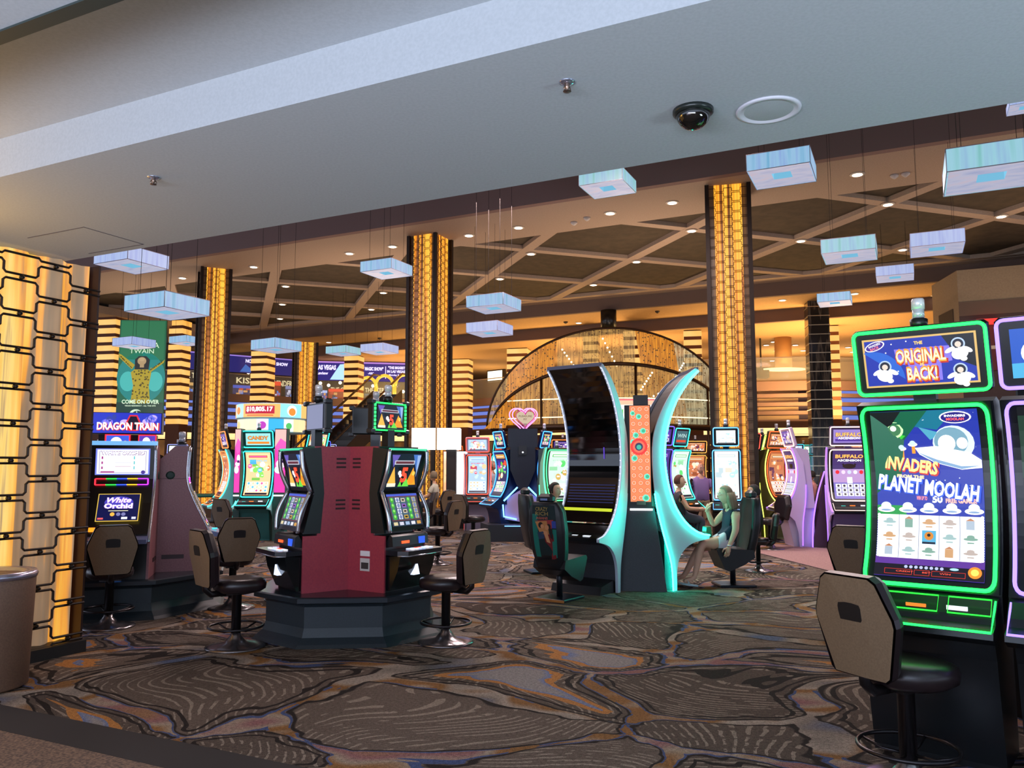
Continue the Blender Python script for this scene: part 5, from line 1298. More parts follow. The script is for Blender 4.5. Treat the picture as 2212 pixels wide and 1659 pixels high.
    if screens:
        P.disc(0.5, 0.68, 0.34, E('#5048c8', 0.9), 3, rb=0.22)
        P.text('White', 0.5, 0.76, 0.20, E('#c090ff', 1.2), 4, bold=0.06, shear=0.3, w=0.58); P.text('White', 0.5, 0.765, 0.19, E('#f8f0ff', 1.4), 5, bold=0.01, shear=0.3, w=0.56)
        P.text('Orchid', 0.5, 0.55, 0.20, E('#c090ff', 1.2), 4, bold=0.07, w=0.68); P.text('Orchid', 0.5, 0.555, 0.19, E('#f8f0ff', 1.4), 5, bold=0.03, w=0.66)
        P.rect(0.28, 0.365, 0.74, 0.385, E('#f8f0c0', 1.3), 5); P.disc(0.38, 0.25, 0.055, E('#f0b048', 1.2), 5); P.disc(0.52, 0.25, 0.05, E('#8080b8', 1.0), 5); P.disc(0.64, 0.25, 0.05, E('#8080b8', 1.0), 5)
        P.rect(0.05, 0.07, 0.18, 0.13, E('#f06060', 1.1), 5); P.rect(0.60, 0.07, 0.74, 0.15, E('#f0f0ff', 1.3), 5); P.rect(0.84, 0.07, 0.94, 0.15, E('#d8d8ff', 1.2), 5)
    for v in P.v: v += Vector((0, 0.022, 0.01))
    P.build('lower_screen', t)
    mb = MB(); 
    T = Matrix.Translation((0, 0.285, 1.00)) @ Matrix.Rotation(0.42, 4, 'X')
    mb.box((0.14, 0.012, -0.02), (0.27, 0.02, 0.03), E('#ff9020', 1.6), T); mb.box((-0.02, 0.012, -0.03), (0.08, 0.02, -0.015), E('#40e8d8', 1.4), T); mb.box((-0.02, 0.012, 0.01), (0.08, 0.02, 0.03), M('#6a6a70', 0.4), T); mb.box((-0.16, 0.012, 0.0), (-0.11, 0.02, 0.03), E('#f060f0', 1.5), T); mb.build('bill_slots', t)
    mb = MB(); mb.prism([(0.28, 0.86), (0.28, 0.94), (0.34, 0.93), (0.44, 0.90), (0.44, 0.85)], -0.33, 0.33, M('#8088b0', 0.25, 0.5), 'x'); mb.build('button_deck', t)
    mb = MB(); mb.box((-0.06, 0.36, 0.925), (0.04, 0.42, 0.935), E('#30d8e8', 1.4)); mb.box((0.1, 0.442, 0.87), (0.25, 0.446, 0.89), M('#c8c8d8', 0.4)); mb.build('buttons', t)
    mb = MB(); mb.box((-0.07, 0.335, 0.54), (0.07, 0.345, 0.59), E('#4a90ff', 1.8), None, 0.0); mb.build('coin_light', t)
    mb = MB(); mb.box((-0.34, -0.06, 1.98), (0.34, 0.08, 2.03), E('#78b8f0', 1.0)) if screens else mb.box((-0.30, -0.07, 1.98), (0.30, 0.04, 2.0), M('#6a60a0', 0.3)); mb.build('top_light', t)
    if not screens: candle(t, 0, -0.02, 1.98, 1.1)
    return t
B2 = (-4.55, 9.78)
bank_base('dark plinth under the two-screen orchid machine at left', B2[0], B2[1], radians(-72), R=1.08, h=0.42)
orchid('machine with the white orchid screens and rainbow light frame at left', pol(B2, -74, 0.62), radians(-74 - 90))
orchid('mauve-sided machine with a silver curved edge, right of the orchid machine', pol(B2, 14, 0.56), radians(20 - 90), screens=False)
orchid('mostly hidden machine between the gold screen and the orchid machine', pol(B2, 194, 0.58), radians(194 - 90), screens=False)
stool(0, 0, 118, 'stool in front of the orchid machine, tan back turned toward us', 1.0, xy=(-4.14, 8.50))
# dragon sign bank behind it
t = thing('dragon_sign_machine', 'far machine pair under a blue and violet sign with white dragon lettering', 'slot machine', (-6.03, 12.75, 0), radians(-60 - 90 - 12))
mb = MB(); mb.box((-0.36, -0.3, 0), (0.36, 0.2, 1.9), DARKG); mb.box((-0.4, -0.30, 1.9), (0.4, 0.14, 2.12), DARKG); mb.build('cabinet', t)
S = lambda a, b_: ((-(a - 0.5) * 0.98, 0.22 + 0.06 * cos((a - 0.5) * 3), 2.14 + b_ * 0.31), (0, 1, 0))
P = Paint(S, 0.98, 0.31, 0.003)
P.rect(0, 0, 1, 1, E('#2a38c8', 1.0), 1, na=10); rd = random.Random(4)
for i in range(16):
    P.disc(rd.uniform(0.05, 0.95), rd.uniform(0.5, 0.85), rd.uniform(0.03, 0.07), E(['#8a78f0', '#5868f0', '#c8b0ff', '#3040a0'][i % 4], 1.1), 2, rb=0.14)
P.disc(0.60, 0.5, 0.11, E('#e02838', 1.1), 3, n=6, rb=0.46); P.disc(0.60, 0.5, 0.085, E('#201838', 0.6), 4, n=6, rb=0.38)
P.text('DRAGON TRAIN', 0.53, 0.32, 0.42, E('#e03030', 1.0), 5, w=0.90, bold=0.07); P.text('DRAGON TRAIN', 0.52, 0.34, 0.38, E('#ffffff', 1.7), 6, w=0.88, bold=0.03)
for v in P.v: v += Vector((0, 0.004, 0))
P.build('sign', t)
mb = MB(); mb.box((-0.50, -0.1, 2.13), (0.50, 0.2, 2.46), M('#181c40', 0.4)); mb.build('sign_box', t)
for x, c1 in ((0.12, '#4060e8'), (-0.30, '#6040c0')):
    P = Paint(flat(x, 0.215, 2.0, 0.36 if x > 0 else 0.26, 0.24), 0.36, 0.24); P.rect(0, 0, 1, 1, E('#ff2838', 1.6), 1); P.rect(0.06, 0.07, 0.94, 0.93, E(c1, 1.0), 2)
    P.disc(0.45, 0.5, 0.22, E('#fff8e8', 1.6), 3); P.disc(0.18, 0.4, 0.1, E('#ffb040', 1.3), 3); P.disc(0.8, 0.45, 0.1, E('#ffb040', 1.3), 3); P.build('small_screen', t)

# ================================================================== BACKGROUND MACHINES
def lettered(bg, word, wc='#ffffff', sub=None, acc='#ff9030'):
    def f(P):
        P.rect(0, 0, 1, 1, E(bg, 1.0), 1); P.rect(0.06, 0.12, 0.94, 0.30, E(acc, 1.0), 2)
        P.text(word, 0.5, 0.62, 0.34, E('#402018', 0.6), 3, w=0.86, bold=0.07); P.text(word, 0.5, 0.63, 0.30, E(wc, 1.3), 4, w=0.84, bold=0.03)
        if sub: P.text(sub, 0.5, 0.36, 0.18, E('#ffffff', 1.3), 4, w=0.7, bold=0.03)
    return f
def pic(k, s): return lambda P: picture(k, P, s)
TEALW = (M('#a8e8e8', 0.35), E('#40fff0', 3.2))
VIOW = (M('#d8bce8', 0.35), E('#8a58ff', 3.0))
GB = 'lit machines across the far gaming floor'
# candy carousel
CC = (-5.60, 18.9)
c = pol(CC, -93, 0.75)
jmachine('front machine of the candy carousel, framed in teal neon', c, -93, w=0.72, neon='#30fff0', ns=3.0, art_fn=pic('candy', 3), top_fn=lettered('#a8f0f0', 'CANDY', '#ff9040'), wings=TEALW, group=GB, top_w=0.7, cab=M('#1c5a58', 0.4))
jmachine('left machine of the candy carousel, orange screen seen from the side', pol(CC, -158, 0.95), -150, w=0.70, neon='#ff7a3a', ns=2.4, art_fn=pic('orange', 5), top_fn=pic('purple', 6), wings=TEALW, group=GB)
jmachine('right machine of the candy carousel, mostly hidden by the centre bank', pol(CC, -8, 1.05), -28, w=0.70, neon='#30fff0', ns=3.0, art_fn=pic('green', 8), top_fn=pic('candy', 9), wings=TEALW, group=GB)
t = thing('carousel_sign', 'two-tier round candy sign with an orange jackpot display over the carousel', 'sign', (CC[0], CC[1], 0))
mb = MB(); mb.lathe([(0.30, 0), (0.30, 2.45)], M('#204848', 0.4), 24); mb.build('core', t)
for k, (r_, z0_, z1_) in enumerate(((0.80, 2.72, 3.02), (0.76, 2.40, 2.68))):
    mb = MB(); mb.lathe([(r_ - 0.02, z0_ - 0.03), (r_ + 0.0, z0_), (r_ + 0.0, z1_), (r_ - 0.02, z1_ + 0.02)], M('#c8f0f8', 0.3), 40); rg = mb.build('ring', t)
    P = Paint(lambda a, b_, r_=r_, z0_=z0_, z1_=z1_: (((r_ + 0.004) * cos(-pi + a * pi), (r_ + 0.004) * sin(-pi + a * pi), z0_ + b_ * (z1_ - z0_)), (cos(-pi + a * pi), sin(-pi + a * pi), 0)), pi * r_, z1_ - z0_, 0.006)
    if k == 0:
        for a0, a1, c_ in ((0.0, 0.18, '#ffb060'), (0.18, 0.31, '#b0e8ff'), (0.31, 0.66, '#ffb868'), (0.66, 0.88, '#90dcff'), (0.88, 1.0, '#ffb868')): P.rect(a0, 0, a1, 1, E(c_, 1.2), 1, na=6)
        P.rect(0.34, 0.25, 0.61, 0.85, E('#c82040', 1.0), 2, na=5); P.text('$10,805.17', 0.475, 0.57, 0.42, E('#ffffff', 1.7), 3, w=0.24, bold=0.04); P.rect(0.36, 0.10, 0.60, 0.17, E('#f05030', 1.1), 2, na=5); P.disc(0.77, 0.5, 0.05, E('#ffffff', 1.4), 2); P.disc(0.77, 0.42, 0.035, E('#ff8828', 1.2), 3); P.disc(0.24, 0.5, 0.035, E('#ff8828', 1.2), 3)
    else:
        for a0, a1, c_ in ((0.0, 0.45, '#ffe8c0'), (0.45, 0.56, '#f8e0f0'), (0.56, 0.70, '#38b0f0'), (0.70, 0.80, '#e0f8f0'), (0.80, 1.0, '#ffd8a0')): P.rect(a0, 0, a1, 1, E(c_, 1.2), 1, na=6)
        P.disc(0.505, 0.5, 0.035, E('#c040c0', 1.1), 2); P.disc(0.75, 0.45, 0.03, E('#50c060', 1.1), 2); P.disc(0.2, 0.5, 0.04, E('#ffc070', 1.2), 2)
    P.build('lit_graphics', rg)
for dx, w_, lab in ((0.50, 0.24, 'tall magenta lit panel right of the front carousel machine'), (-0.44, 0.12, 'narrow magenta lit panel left of the front carousel machine')):
    t = thing('magenta_panel', lab, 'sign', (CC[0] + dx, CC[1] - 1.0, 0))
    mb = MB(); mb.box((-w_ / 2 - 0.01, 0, 0), (w_ / 2 + 0.01, 0.25, 2.45), M('#2a4640', 0.5)); mb.build('post', t)
    P = Paint(lambda a, b_: ((-w_ / 2 + a * w_, -0.002, 1.05 + b_ * 1.38), (0, -1, 0)), w_, 1.38, 0.003)
    P.rect(0, 0, 1, 1, E('#f040b0', 1.1), 1); P.rect(0, 0.72, 1, 1, E('#ffb8b0', 1.2), 2); P.poly([(0, 0.72), (0.5, 0.86), (1, 0.80), (1, 0.66), (0.5, 0.6)], E('#f858b8', 1.2), 3); P.disc(0.55, 0.45, 0.42, E('#ffd8f0', 1.4), 3); P.disc(0.4, 0.36, 0.4, E('#fff0fc', 1.4), 3, rb=0.06); P.disc(0.7, 0.54, 0.3, E('#fff0fc', 1.4), 3, rb=0.06); P.rect(0.5, 0.47, 0.9, 0.51, E('#4a2070', 0.8), 4)
    P.build('lit_panel', t)
    mb = MB(); mb.box((-w_ / 2, -0.03, 0.97), (w_ / 2, -0.005, 1.0), E('#ffffff', 2.0)); mb.build('lamp', t)
# blue neon pod with the heart sign
BC = (0.24, 18.7)
for a, lab, s_ in ((-152, 'left machine of the blue neon pod under the heart sign', 2), (-28, 'right machine of the blue neon pod, beside the towering black screen', 12)):
    jmachine(lab, pol(BC, a, 0.50), a + (-4 if a < -90 else 4), w=0.72, neon='#3a90ff', ns=3.2, art_fn=pic('blue', s_), top_fn=pic('blue', s_ + 1), group=GB, cab=M('#10204a', 0.35), deckm=M('#142448', 0.3), edge=E('#48a0ff', 2.5), top_w=0.55)
t = thing('pod_core', 'dark blue back of the blue neon pod with chevron light tubes', 'slot machine pod', (BC[0], BC[1] - 0.52, 0))
mb = MB(); mb.prism([(-0.33, -0.1), (0.33, -0.1), (0.2, 0.3), (-0.2, 0.3)], 2.04, 2.46, M('#1a1e30', 0.4)); mb.add([(-0.28, -0.12, 2.04), (0.28, -0.12, 2.04), (0.28, -0.12, 1.55), (0.10, -0.12, 1.12), (-0.10, -0.12, 1.12), (-0.28, -0.12, 1.55), (-0.28, 0.3, 2.04), (0.28, 0.3, 2.04), (0.28, 0.3, 1.55), (0.10, 0.3, 1.12), (-0.10, 0.3, 1.12), (-0.28, 0.3, 1.55)], [[0, 5, 4, 3, 2, 1], [6, 7, 8, 9, 10, 11], [0, 1, 7, 6], [1, 2, 8, 7], [2, 3, 9, 8], [3, 4, 10, 9], [4, 5, 11, 10], [5, 0, 6, 11]], M('#141a2c', 0.4)); mb.build('housing', t)
mb = MB(); mb.prism([(-0.04, 1.10), (0.03, 1.10), (0.0, 0.5)], 0, 0.1, M('#0c1020', 0.5), 'y')
for s_ in (-1, 1): mb.add([(s_ * 0.02, -0.14, 1.12), (s_ * 0.44, -0.05, 0.86), (s_ * 0.42, -0.05, 0.46), (s_ * 0.02, -0.14, 0.40), (s_ * 0.02, 0.2, 1.12), (s_ * 0.44, 0.2, 0.86), (s_ * 0.42, 0.2, 0.46), (s_ * 0.02, 0.2, 0.40)], [[0, 1, 2, 3] if s_ < 0 else [3, 2, 1, 0], [4, 5, 1, 0], [5, 6, 2, 1], [6, 7, 3, 2], [7, 4, 0, 3]], M('#b8a0c8', 0.4))
mb.build('lower_panels', t)
mb = MB(); BN = E('#60a8ff', 4.5)
for s_ in (-1, 1): mb.tube([(s_ * 0.12, -0.15, 1.16), (s_ * 0.42, -0.10, 0.86)], 0.018, BN, 8)
mb.tube([(-0.44, -0.10, 0.78), (-0.42, -0.12, 0.52), (-0.14, -0.16, 0.46)], 0.018, BN, 8); mb.build('chevron_light', t)
mb = MB(); mb.prism([(-0.75, -0.45), (0.75, -0.45), (0.95, 0.3), (-0.95, 0.3)], 0.0, 0.36, M('#23232e', 0.5)); mb.tube([(-0.40, -0.46, 0.335), (0.0, -0.46, 0.335)], 0.008, BN, 6); mb.build('plinth', t)
mb = MB(); mb.box((-0.09, -0.16, 1.88), (0.09, -0.1, 2.08), M('#23262e', 0.4)); mb.lathe([(0.02, 0), (0.02, 0.01)], E('#f0f4ff', 1.5), 10, Matrix.Translation((0, -0.16, 1.93)) @ Matrix.Rotation(pi / 2, 4, 'X')); mb.build('camera_box', t)
t = thing('heart_sign', 'pink neon heart sign with small lettering above the blue neon pod', 'sign', (BC[0] + 0.06, BC[1] - 0.42, 2.46))
def heart(s, n=40):
    out = []
    for i in range(n):
        a = 2 * pi * i / n; x = 16 * sin(a) ** 3; y = 13 * cos(a) - 5 * cos(2 * a) - 2 * cos(3 * a) - cos(4 * a); out.append((x * s / 16, y * s / 16))
    return out
mb = MB(); mb.prism([(x, z + 0.24) for x, z in heart(0.20)], -0.03, 0.03, E('#e8d0b0', 0.75), 'y'); mb.box((-0.04, -0.03, 0), (0.04, 0.03, 0.12), M('#b0a0c0', 0.4)); mb.build('heart_panel', t)
for s_, r_, dx, dy in ((0.215, 0.010, 0, -0.04), (0.28, 0.014, -0.01, -0.03), (0.29, 0.014, -0.07, 0.05)):
    mb = MB(); mb.tube([(x + dx, dy, z + 0.25) for x, z in heart(s_)], r_, E('#ff70c8' if s_ > 0.25 else '#c02878', 3.5 if s_ > 0.25 else 1.0), 6, True); mb.build('neon_outline', t)
P = Paint(lambda a, b_: ((-0.2 + a * 0.4, -0.032, 0.07 + b_ * 0.36), (0, -1, 0)), 0.4, 0.36, 0.002)
P.text('THE', 0.5, 0.78, 0.07, M('#8a7058'), 1); P.text('PLEASURE', 0.5, 0.60, 0.12, M('#8a7058'), 1, w=0.74); P.text('PIT', 0.5, 0.40, 0.12, M('#8a7058'), 1); P.build('lettering', t)
# white and red machine with the flame panel
c = atz(1031, 1148, 0)
jmachine('red-framed machine with a pale blue portrait screen, left of the blue pod', c + Vector((0, 0.1, 0)), -92, w=0.62, neon='#ff4a38', ns=2.0, art_fn=pic('sky', 21), top_fn=pic('sky', 22), group=GB, cab=M('#a8a0b8', 0.4), wings=(M('#b0a8c0', 0.4), E('#ff4838', 2.5)), sc=0.97)
c = atz(983, 1142, 0)
t = thing('flame_panel', 'tall lit panel of orange flames and white sky beside the red-framed machine', 'sign', c)
mb = MB(); mb.box((-0.33, 0, 0), (0.33, 0.3, 2.02), M('#181818', 0.5)); mb.build('post', t)
fm, fnt, N, L, b = nodes('flame_picture')
tc = N.new('ShaderNodeTexCoord'); tn = N.new('ShaderNodeTexNoise'); tn.inputs['Scale'].default_value = 5; tn.inputs['Detail'].default_value = 4; L.new(tc.outputs['Object'], tn.inputs['Vector'])
sx_ = N.new('ShaderNodeSeparateXYZ'); L.new(tc.outputs['Object'], sx_.inputs[0])
f_ = mth(N, L, 'ADD', mth(N, L, 'MULTIPLY', sx_.outputs[0], 1.3), mth(N, L, 'MULTIPLY', tn.outputs[0], 1.0))
r = ramp(N, [(0.12, '#f07828'), (0.30, '#ffb060'), (0.42, '#ffffff'), (0.80, '#f4fcff'), (0.95, '#8fd0f8')]); L.new(f_, r.inputs[0]); L.new(r.outputs[0], b.inputs['Emission Color']); b.inputs['Emission Strength'].default_value = 1.6
mb = MB(); mb.quad([(-0.31, -0.004, 0.42), (0.31, -0.004, 0.42), (0.31, -0.004, 2.0), (-0.31, -0.004, 2.0)], fm); mb.build('lit_panel', t)
jmachine('pale machine with a curved edge left of the flame panel, seen from the side', atz(940, 1136, 0) + Vector((0, 0.6, 0)), -165, w=0.66, neon='#60e0e0', ns=1.5, art_fn=pic('purple', 33), top_fn=pic('blue', 34), group=GB, cab=M('#b0a8c8', 0.4), wings=(M('#b8b0d0', 0.4), E('#ff6058', 2.0)))
t = thing('lightbox_canopy', 'blown-out white lightbox canopy to the right of the green-lit topper', 'lightbox', at(942, 970, 20.5))
t.location.z = 0
for x0, x1 in ((-0.62, -0.02), (0.02, 0.60)):
    mb = MB(); mb.box((x0, 0, 2.04), (x1, 0.5, 2.58), E('#ffffff', 2.2)); mb.build('light_face', t)
mb = MB(); mb.box((-0.02, 0.02, 2.02), (0.02, 0.5, 2.6), M('#8a6a40', 0.4)); mb.box((0.25, 0.1, 0), (0.5, 0.4, 2.04), M('#241c18', 0.5)); mb.box((-0.6, 0.1, 0), (-0.5, 0.2, 2.04), M('#241c18', 0.5)); mb.build('frame', t)
# green and white machines behind the black arc
for u, D, lab, f_ in ((1208, 16.5, 'pale green lit machine just left of the towering black screen', -60), (1350, 22.4, 'lit white machine seen between the arc wings, low down', -100)):
    p = Vector(((u - 1106) / F * D, D, 0)); jmachine(lab, p, f_, w=0.72, neon='#50ff90', ns=2.0, art_fn=pic('green', u), top_fn=pic('green', u + 1), group=GB, topper=(u != 1208), wings=(M('#b0f0c0', 0.4), E('#50ffb0', 2.2)) if u == 1208 else None)
# through the teal arc
p = Vector(((1430 - 1106) / F * 14.4, 14.4, 0)); 
jmachine('violet machine close behind the teal-edged arc wing', Vector((2.82, 15.9, 0)), -62, w=0.72, neon='#7a60ff', ns=1.4, art_fn=pic('purple', 41), top_fn=pic('purple', 42), group=GB, topper=True)
jmachine('teal neon machine with a tilted square topper, left of the man in the purple shirt', Vector((3.45, 16.9, 0)), -48, w=0.66, neon='#38f0e0', ns=2.2, art_fn=pic('green', 43), top_fn=lettered('#406870', 'WIN', '#9ac0c0', None, '#e05030'), group=GB, top_w=0.5)
c = Vector(((1567 - 1106) / F * 16.6, 16.6, 0))
jmachine('machine with a white portrait screen and rainbow frame behind the seated woman', c, -104, w=0.60, neon='#58a8ff', ns=2.4, art_fn=pic('pale', 51), top_fn=pic('pale', 52), group=GB, top_w=0.52)
jmachine('narrow red and green lit machine right of the white portrait screen', Vector(((1612 - 1106) / F * 19.6, 19.6, 0)), -75, w=0.62, neon='#ff5a48', ns=1.6, art_fn=pic('candy', 53), top_fn=pic('orange', 54), group=GB)
jmachine('yellow lit machine seen edge-on right of the lattice column', Vector(((1640 - 1106) / F * 20.8, 20.8, 0)), -20, w=0.62, neon='#c8ff60', ns=1.6, art_fn=pic('green', 55), top_fn=pic('candy', 56), group=GB)
jmachine('orange-red neon machine on a yellow lit pod at right', Vector(((1672 - 1106) / F * 18.6, 18.6, 0)), -55, w=0.72, neon='#ff5a28', ns=2.2, art_fn=pic('orange', 57), top_fn=pic('orange', 58), group=GB, cab=M('#6a6a38', 0.4), wings=(M('#8a8848', 0.4), E('#f0ff60', 2.5)))
for i, (u, D, k_) in enumerate(((1712, 30, 'sky'), (1733, 31, 'green'), (1500, 26, 'orange'), (1232, 25.5, 'green'), (690, 26, 'blue'), (705, 30, 'pale'), (1150, 33, 'orange'))):
    jmachine(('far teal machine in the passage right of the orange-red machine', 'farthest green-teal machine in the passage at right', 'far orange machine behind the purple-shirted man', 'far green machine behind the black arc', 'blue machine just visible between the toppers of the centre bank', 'pale machine visible between the centre bank toppers', 'far orange machine behind the blue pod')[i], Vector(((u - 1106) / F * D, D, 0)), -100 + i * 7, w=0.72, neon=('#40d0f0', '#50e0c0', '#ffb050', '#50ff90', '#5060ff', '#a0a8ff', '#ff9040')[i], ns=1.6, art_fn=pic(k_, 60 + i), top_fn=pic(k_, 70 + i), group=GB)
# buffalo pods
VC = (6.60, 17.3)
def buff(P):
    P.rect(0, 0, 1, 1, E('#8878d0', 1.0), 1); P.rect(0, 0.35, 1, 0.62, E('#c8a0d8', 1.0), 2); P.rect(0, 0.62, 1, 1, E('#503878', 0.9), 2)
    P.text('BUFFALO', 0.5, 0.88, 0.085, E('#803010', 0.8), 4, w=0.86, bold=0.07); P.text('BUFFALO', 0.5, 0.885, 0.078, E('#ffb860', 1.4), 5, w=0.84, bold=0.03); P.text('ASCENSION', 0.5, 0.80, 0.045, E('#ffffff', 1.3), 5, w=0.72, bold=0.04)
    P.disc(0.5, 0.68, 0.2, E('#3c2018', 0.5), 4, rb=0.05); P.poly([(0.28, 0.72), (0.36, 0.66), (0.34, 0.74)], E('#3c2018', 0.5), 4); P.poly([(0.72, 0.72), (0.64, 0.66), (0.66, 0.74)], E('#3c2018', 0.5), 4)
    for i in range(5): P.disc(0.14 + i * 0.18, 0.56, 0.06, E(['#e02030', '#f0d0ff', '#c8d0ff', '#e8e0ff', '#e02030'][i], 1.2), 4)
    for c in range(5):
        for r_ in range(3): P.rect(0.06 + c * 0.18, 0.06 + r_ * 0.09, 0.22 + c * 0.18, 0.14 + r_ * 0.09, E('#e8ece8', 1.2), 4); P.disc(0.14 + c * 0.18, 0.10 + r_ * 0.09, 0.04, E('#504058', 0.8), 5, n=6)
    P.rect(0.42, 0.33, 0.58, 0.46, E('#e8ece8', 1.2), 4)
jmachine('buffalo machine facing us under a lit sign, left of the green neon machine', (6.72, 16.25, 0), -100, w=0.80, neon='#ffd0c0', ns=2.2, art_fn=buff, top_fn=lettered('#a088d8', 'BUFFALO', '#ffc070', 'ASCENSION', '#5838a0'), group=GB, cab=M('#5a4a78', 0.4), wings=VIOW, top_w=0.72)
jmachine('pale violet buffalo machine seen from the side, facing left', (5.86, 17.0, 0), 176, w=0.76, neon='#ffb8a0', ns=2.6, art_fn=buff, top_fn=pic('purple', 81), group=GB, cab=M('#c8b0d0', 0.4), wings=VIOW)
jmachine('buffalo machine right of the facing one, half hidden by the green machine', (7.62, 16.7, 0), -70, w=0.76, neon='#b880ff', ns=2.6, art_fn=buff, top_fn=lettered('#a088d8', 'BUFFALO', '#ffc070', 'ASCENSION', '#5838a0'), group=GB, wings=VIOW)
t = thing('pod_pedestal', 'dark triangular pedestal edged in violet between the buffalo machines', 'pedestal', (6.42, 16.75, 0))
mb = MB(); mb.add([(-0.36, -0.2, 0), (0.36, -0.2, 0), (0.36, 0.3, 0), (-0.36, 0.3, 0), (0.0, -0.02, 1.5), (0.0, 0.2, 1.5)], [[3, 2, 1, 0], [0, 1, 4], [2, 3, 5], [1, 2, 5, 4], [3, 0, 4, 5]], M('#4a3032', 0.5)); mb.build('body', t)
mb = MB(); VN = E('#8058ff', 3.5)
for s_ in (-1, 1):
    mb = MB(); mb.tube(cspline([(s_ * 0.37, -0.21, 0.0), (s_ * 0.33, -0.18, 0.5), (s_ * 0.20, -0.12, 1.05), (s_ * 0.01, -0.03, 1.52)], 4), 0.014, VN, 6); mb.build('edge_light', t)
# stools of the middle distance
T2 = None
for a in [
 (520, 1262, 118, 'stool behind the tan-backed stool, its seat lit white', (-3.25, 9.6)), (575, 1232, 150, 'stool turned away beyond the left of the centre bank, back edge lit gold', (-2.80, 10.25)),
 (505, 1190, 60, 'stool in front of the candy carousel with a tan back', (-4.95, 14.7)), (640, 1225, 200, 'stool behind the centre bank, mostly hidden, seat lit white', (-2.15, 10.6)),
 (945, 1218, 150, 'stool beyond the right of the centre bank with a see-through hand slot', None), (1035, 1150, 40, 'stool by the red-framed machine, its back turned left', (-0.80, 16.9)),
 (965, 1100, 130, 'tan stool near the flame panel', (-1.7, 19.4)), (905, 1122, 175, 'brown stool behind the centre bank near the seated person', (-2.05, 18.1)),
 (1685, 1168, 200, 'dark stool with a violet lit seat left of the buffalo machine', (5.10, 16.2)), (430, 1150, 20, 'green lit far stool left of the carousel', (-7.4, 18.0)),
 (1860, 1250, 55, 'dark blue backed stool behind the green machine, just left of its frame', (3.55, 8.4)),
 ]:
    stool(a[0], a[1], a[2], a[3], 1.0, xy=a[4])
nb = stool(0, 0, 36, 'large tan-backed stool in front of the green neon machine, nearest the camera', 1.04, xy=(2.06, 4.38))
nb.rotation_euler[2] = radians(27 - 90)

# ================================================================== FAR FEATURES
# green show banner
D = 31.0; p0 = at(262, 692, D); p1 = at(359, 695, D); pb = at(262, 906, D)
w_ = p1.x - p0.x; h_ = p0.z - pb.z
t = thing('show_banner', 'tall green show banner with a gold-dressed singer, between two striped piers', 'banner', ((p0.x + p1.x) / 2, D, pb.z), radians(4))
mb = MB(); mb.box((-w_ / 2, 0.0, 0), (w_ / 2, 0.08, h_), M('#1c5a3c', 0.6)); mb.build('panel', t)
mb = MB(); mb.tube([(-0.6, 0.04, h_), (-0.6, 0.04, 8.2 - pb.z)], 0.015, M('#3a3028'), 6); mb.build('hanger', t); mb = MB(); mb.tube([(0.6, 0.04, h_), (0.6, 0.04, 8.2 - pb.z)], 0.015, M('#3a3028'), 6); mb.build('hanger', t)
P = Paint(lambda a, b_: ((-w_ / 2 + a * w_, -0.004, b_ * h_), (0, -1, 0)), w_, h_, 0.006)
P.rect(0, 0, 1, 1, E('#1e7a50', 0.55), 1, 1); P.rect(0.03, 0.60, 0.97, 0.99, E('#2c8a58', 0.6), 2, 1)
P.disc(0.5, 0.42, 0.52, E('#1c9a94', 0.65), 2, rb=0.26, n=28); P.disc(0.22, 0.38, 0.17, E('#50d0c8', 0.7), 3, rb=0.10); P.disc(0.80, 0.38, 0.17, E('#50d0c8', 0.7), 3, rb=0.10); P.rect(0.0, 0.0, 1, 0.17, E('#144c34', 0.5), 3, 1)
G1 = E('#c0a818', 0.75); G2 = E('#6a5c10', 0.5); SK = E('#c8a878', 0.7)
P.poly([(0.30, 0.16), (0.72, 0.16), (0.68, 0.34), (0.72, 0.47), (0.60, 0.52), (0.40, 0.52), (0.28, 0.47), (0.34, 0.34)], G1, 5)
P.poly([(0.30, 0.50), (0.02, 0.62), (0.0, 0.66), (0.06, 0.65), (0.36, 0.545)], G1, 5); P.poly([(0.70, 0.50), (0.96, 0.585), (1.0, 0.605), (0.98, 0.57), (0.64, 0.45)], G1, 5); P.rect(0.70, 0.50, 0.72, 0.52, G1, 5)
P.poly([(0.36, 0.50), (0.66, 0.50), (0.68, 0.60), (0.60, 0.635), (0.44, 0.635), (0.36, 0.60)], E('#2a2410', 0.4), 6); P.disc(0.51, 0.585, 0.095, SK, 7, rb=0.04); P.rect(0.47, 0.52, 0.56, 0.56, SK, 7); P.disc(0.51, 0.60, 0.06, E('#d8b888', 0.7), 8, rb=0.018)
rd = random.Random(2)
for _ in range(60): 
    a = rd.uniform(0.33, 0.68); b_ = rd.uniform(0.17, 0.49); P.disc(a, b_, 0.02, G2, 8, n=5)
for _ in range(16):
    k = rd.random(); P.disc(0.30 - 0.27 * k, 0.515 + 0.125 * k, 0.016, G2, 8, n=5); P.disc(0.70 + 0.26 * k, 0.495 + 0.09 * k, 0.016, G2, 8, n=5)
WT = E('#d8f0d0', 1.0)
P.text('SHANIA', 0.55, 0.745, 0.055, WT, 9, w=0.64, bold=0.0); P.text('TWAIN', 0.50, 0.685, 0.045, WT, 9, w=0.52, bold=0.0)
P.text('COME ON OVER', 0.52, 0.175, 0.042, WT, 9, w=0.80, bold=0.03); P.text('VEGAS RESIDENCY - ALL THE HITS', 0.52, 0.135, 0.014, WT, 9, w=0.66, bold=0.02)
P.disc(0.43, 0.055, 0.13, WT, 9, rb=0.045); P.disc(0.47, 0.05, 0.115, E('#144c34', 0.5), 10, rb=0.036); P.text('ph', 0.44, 0.052, 0.055, WT, 11, bold=0.03); P.text('LIVE', 0.64, 0.04, 0.014, WT, 11, w=0.1)
P.build('print', t)

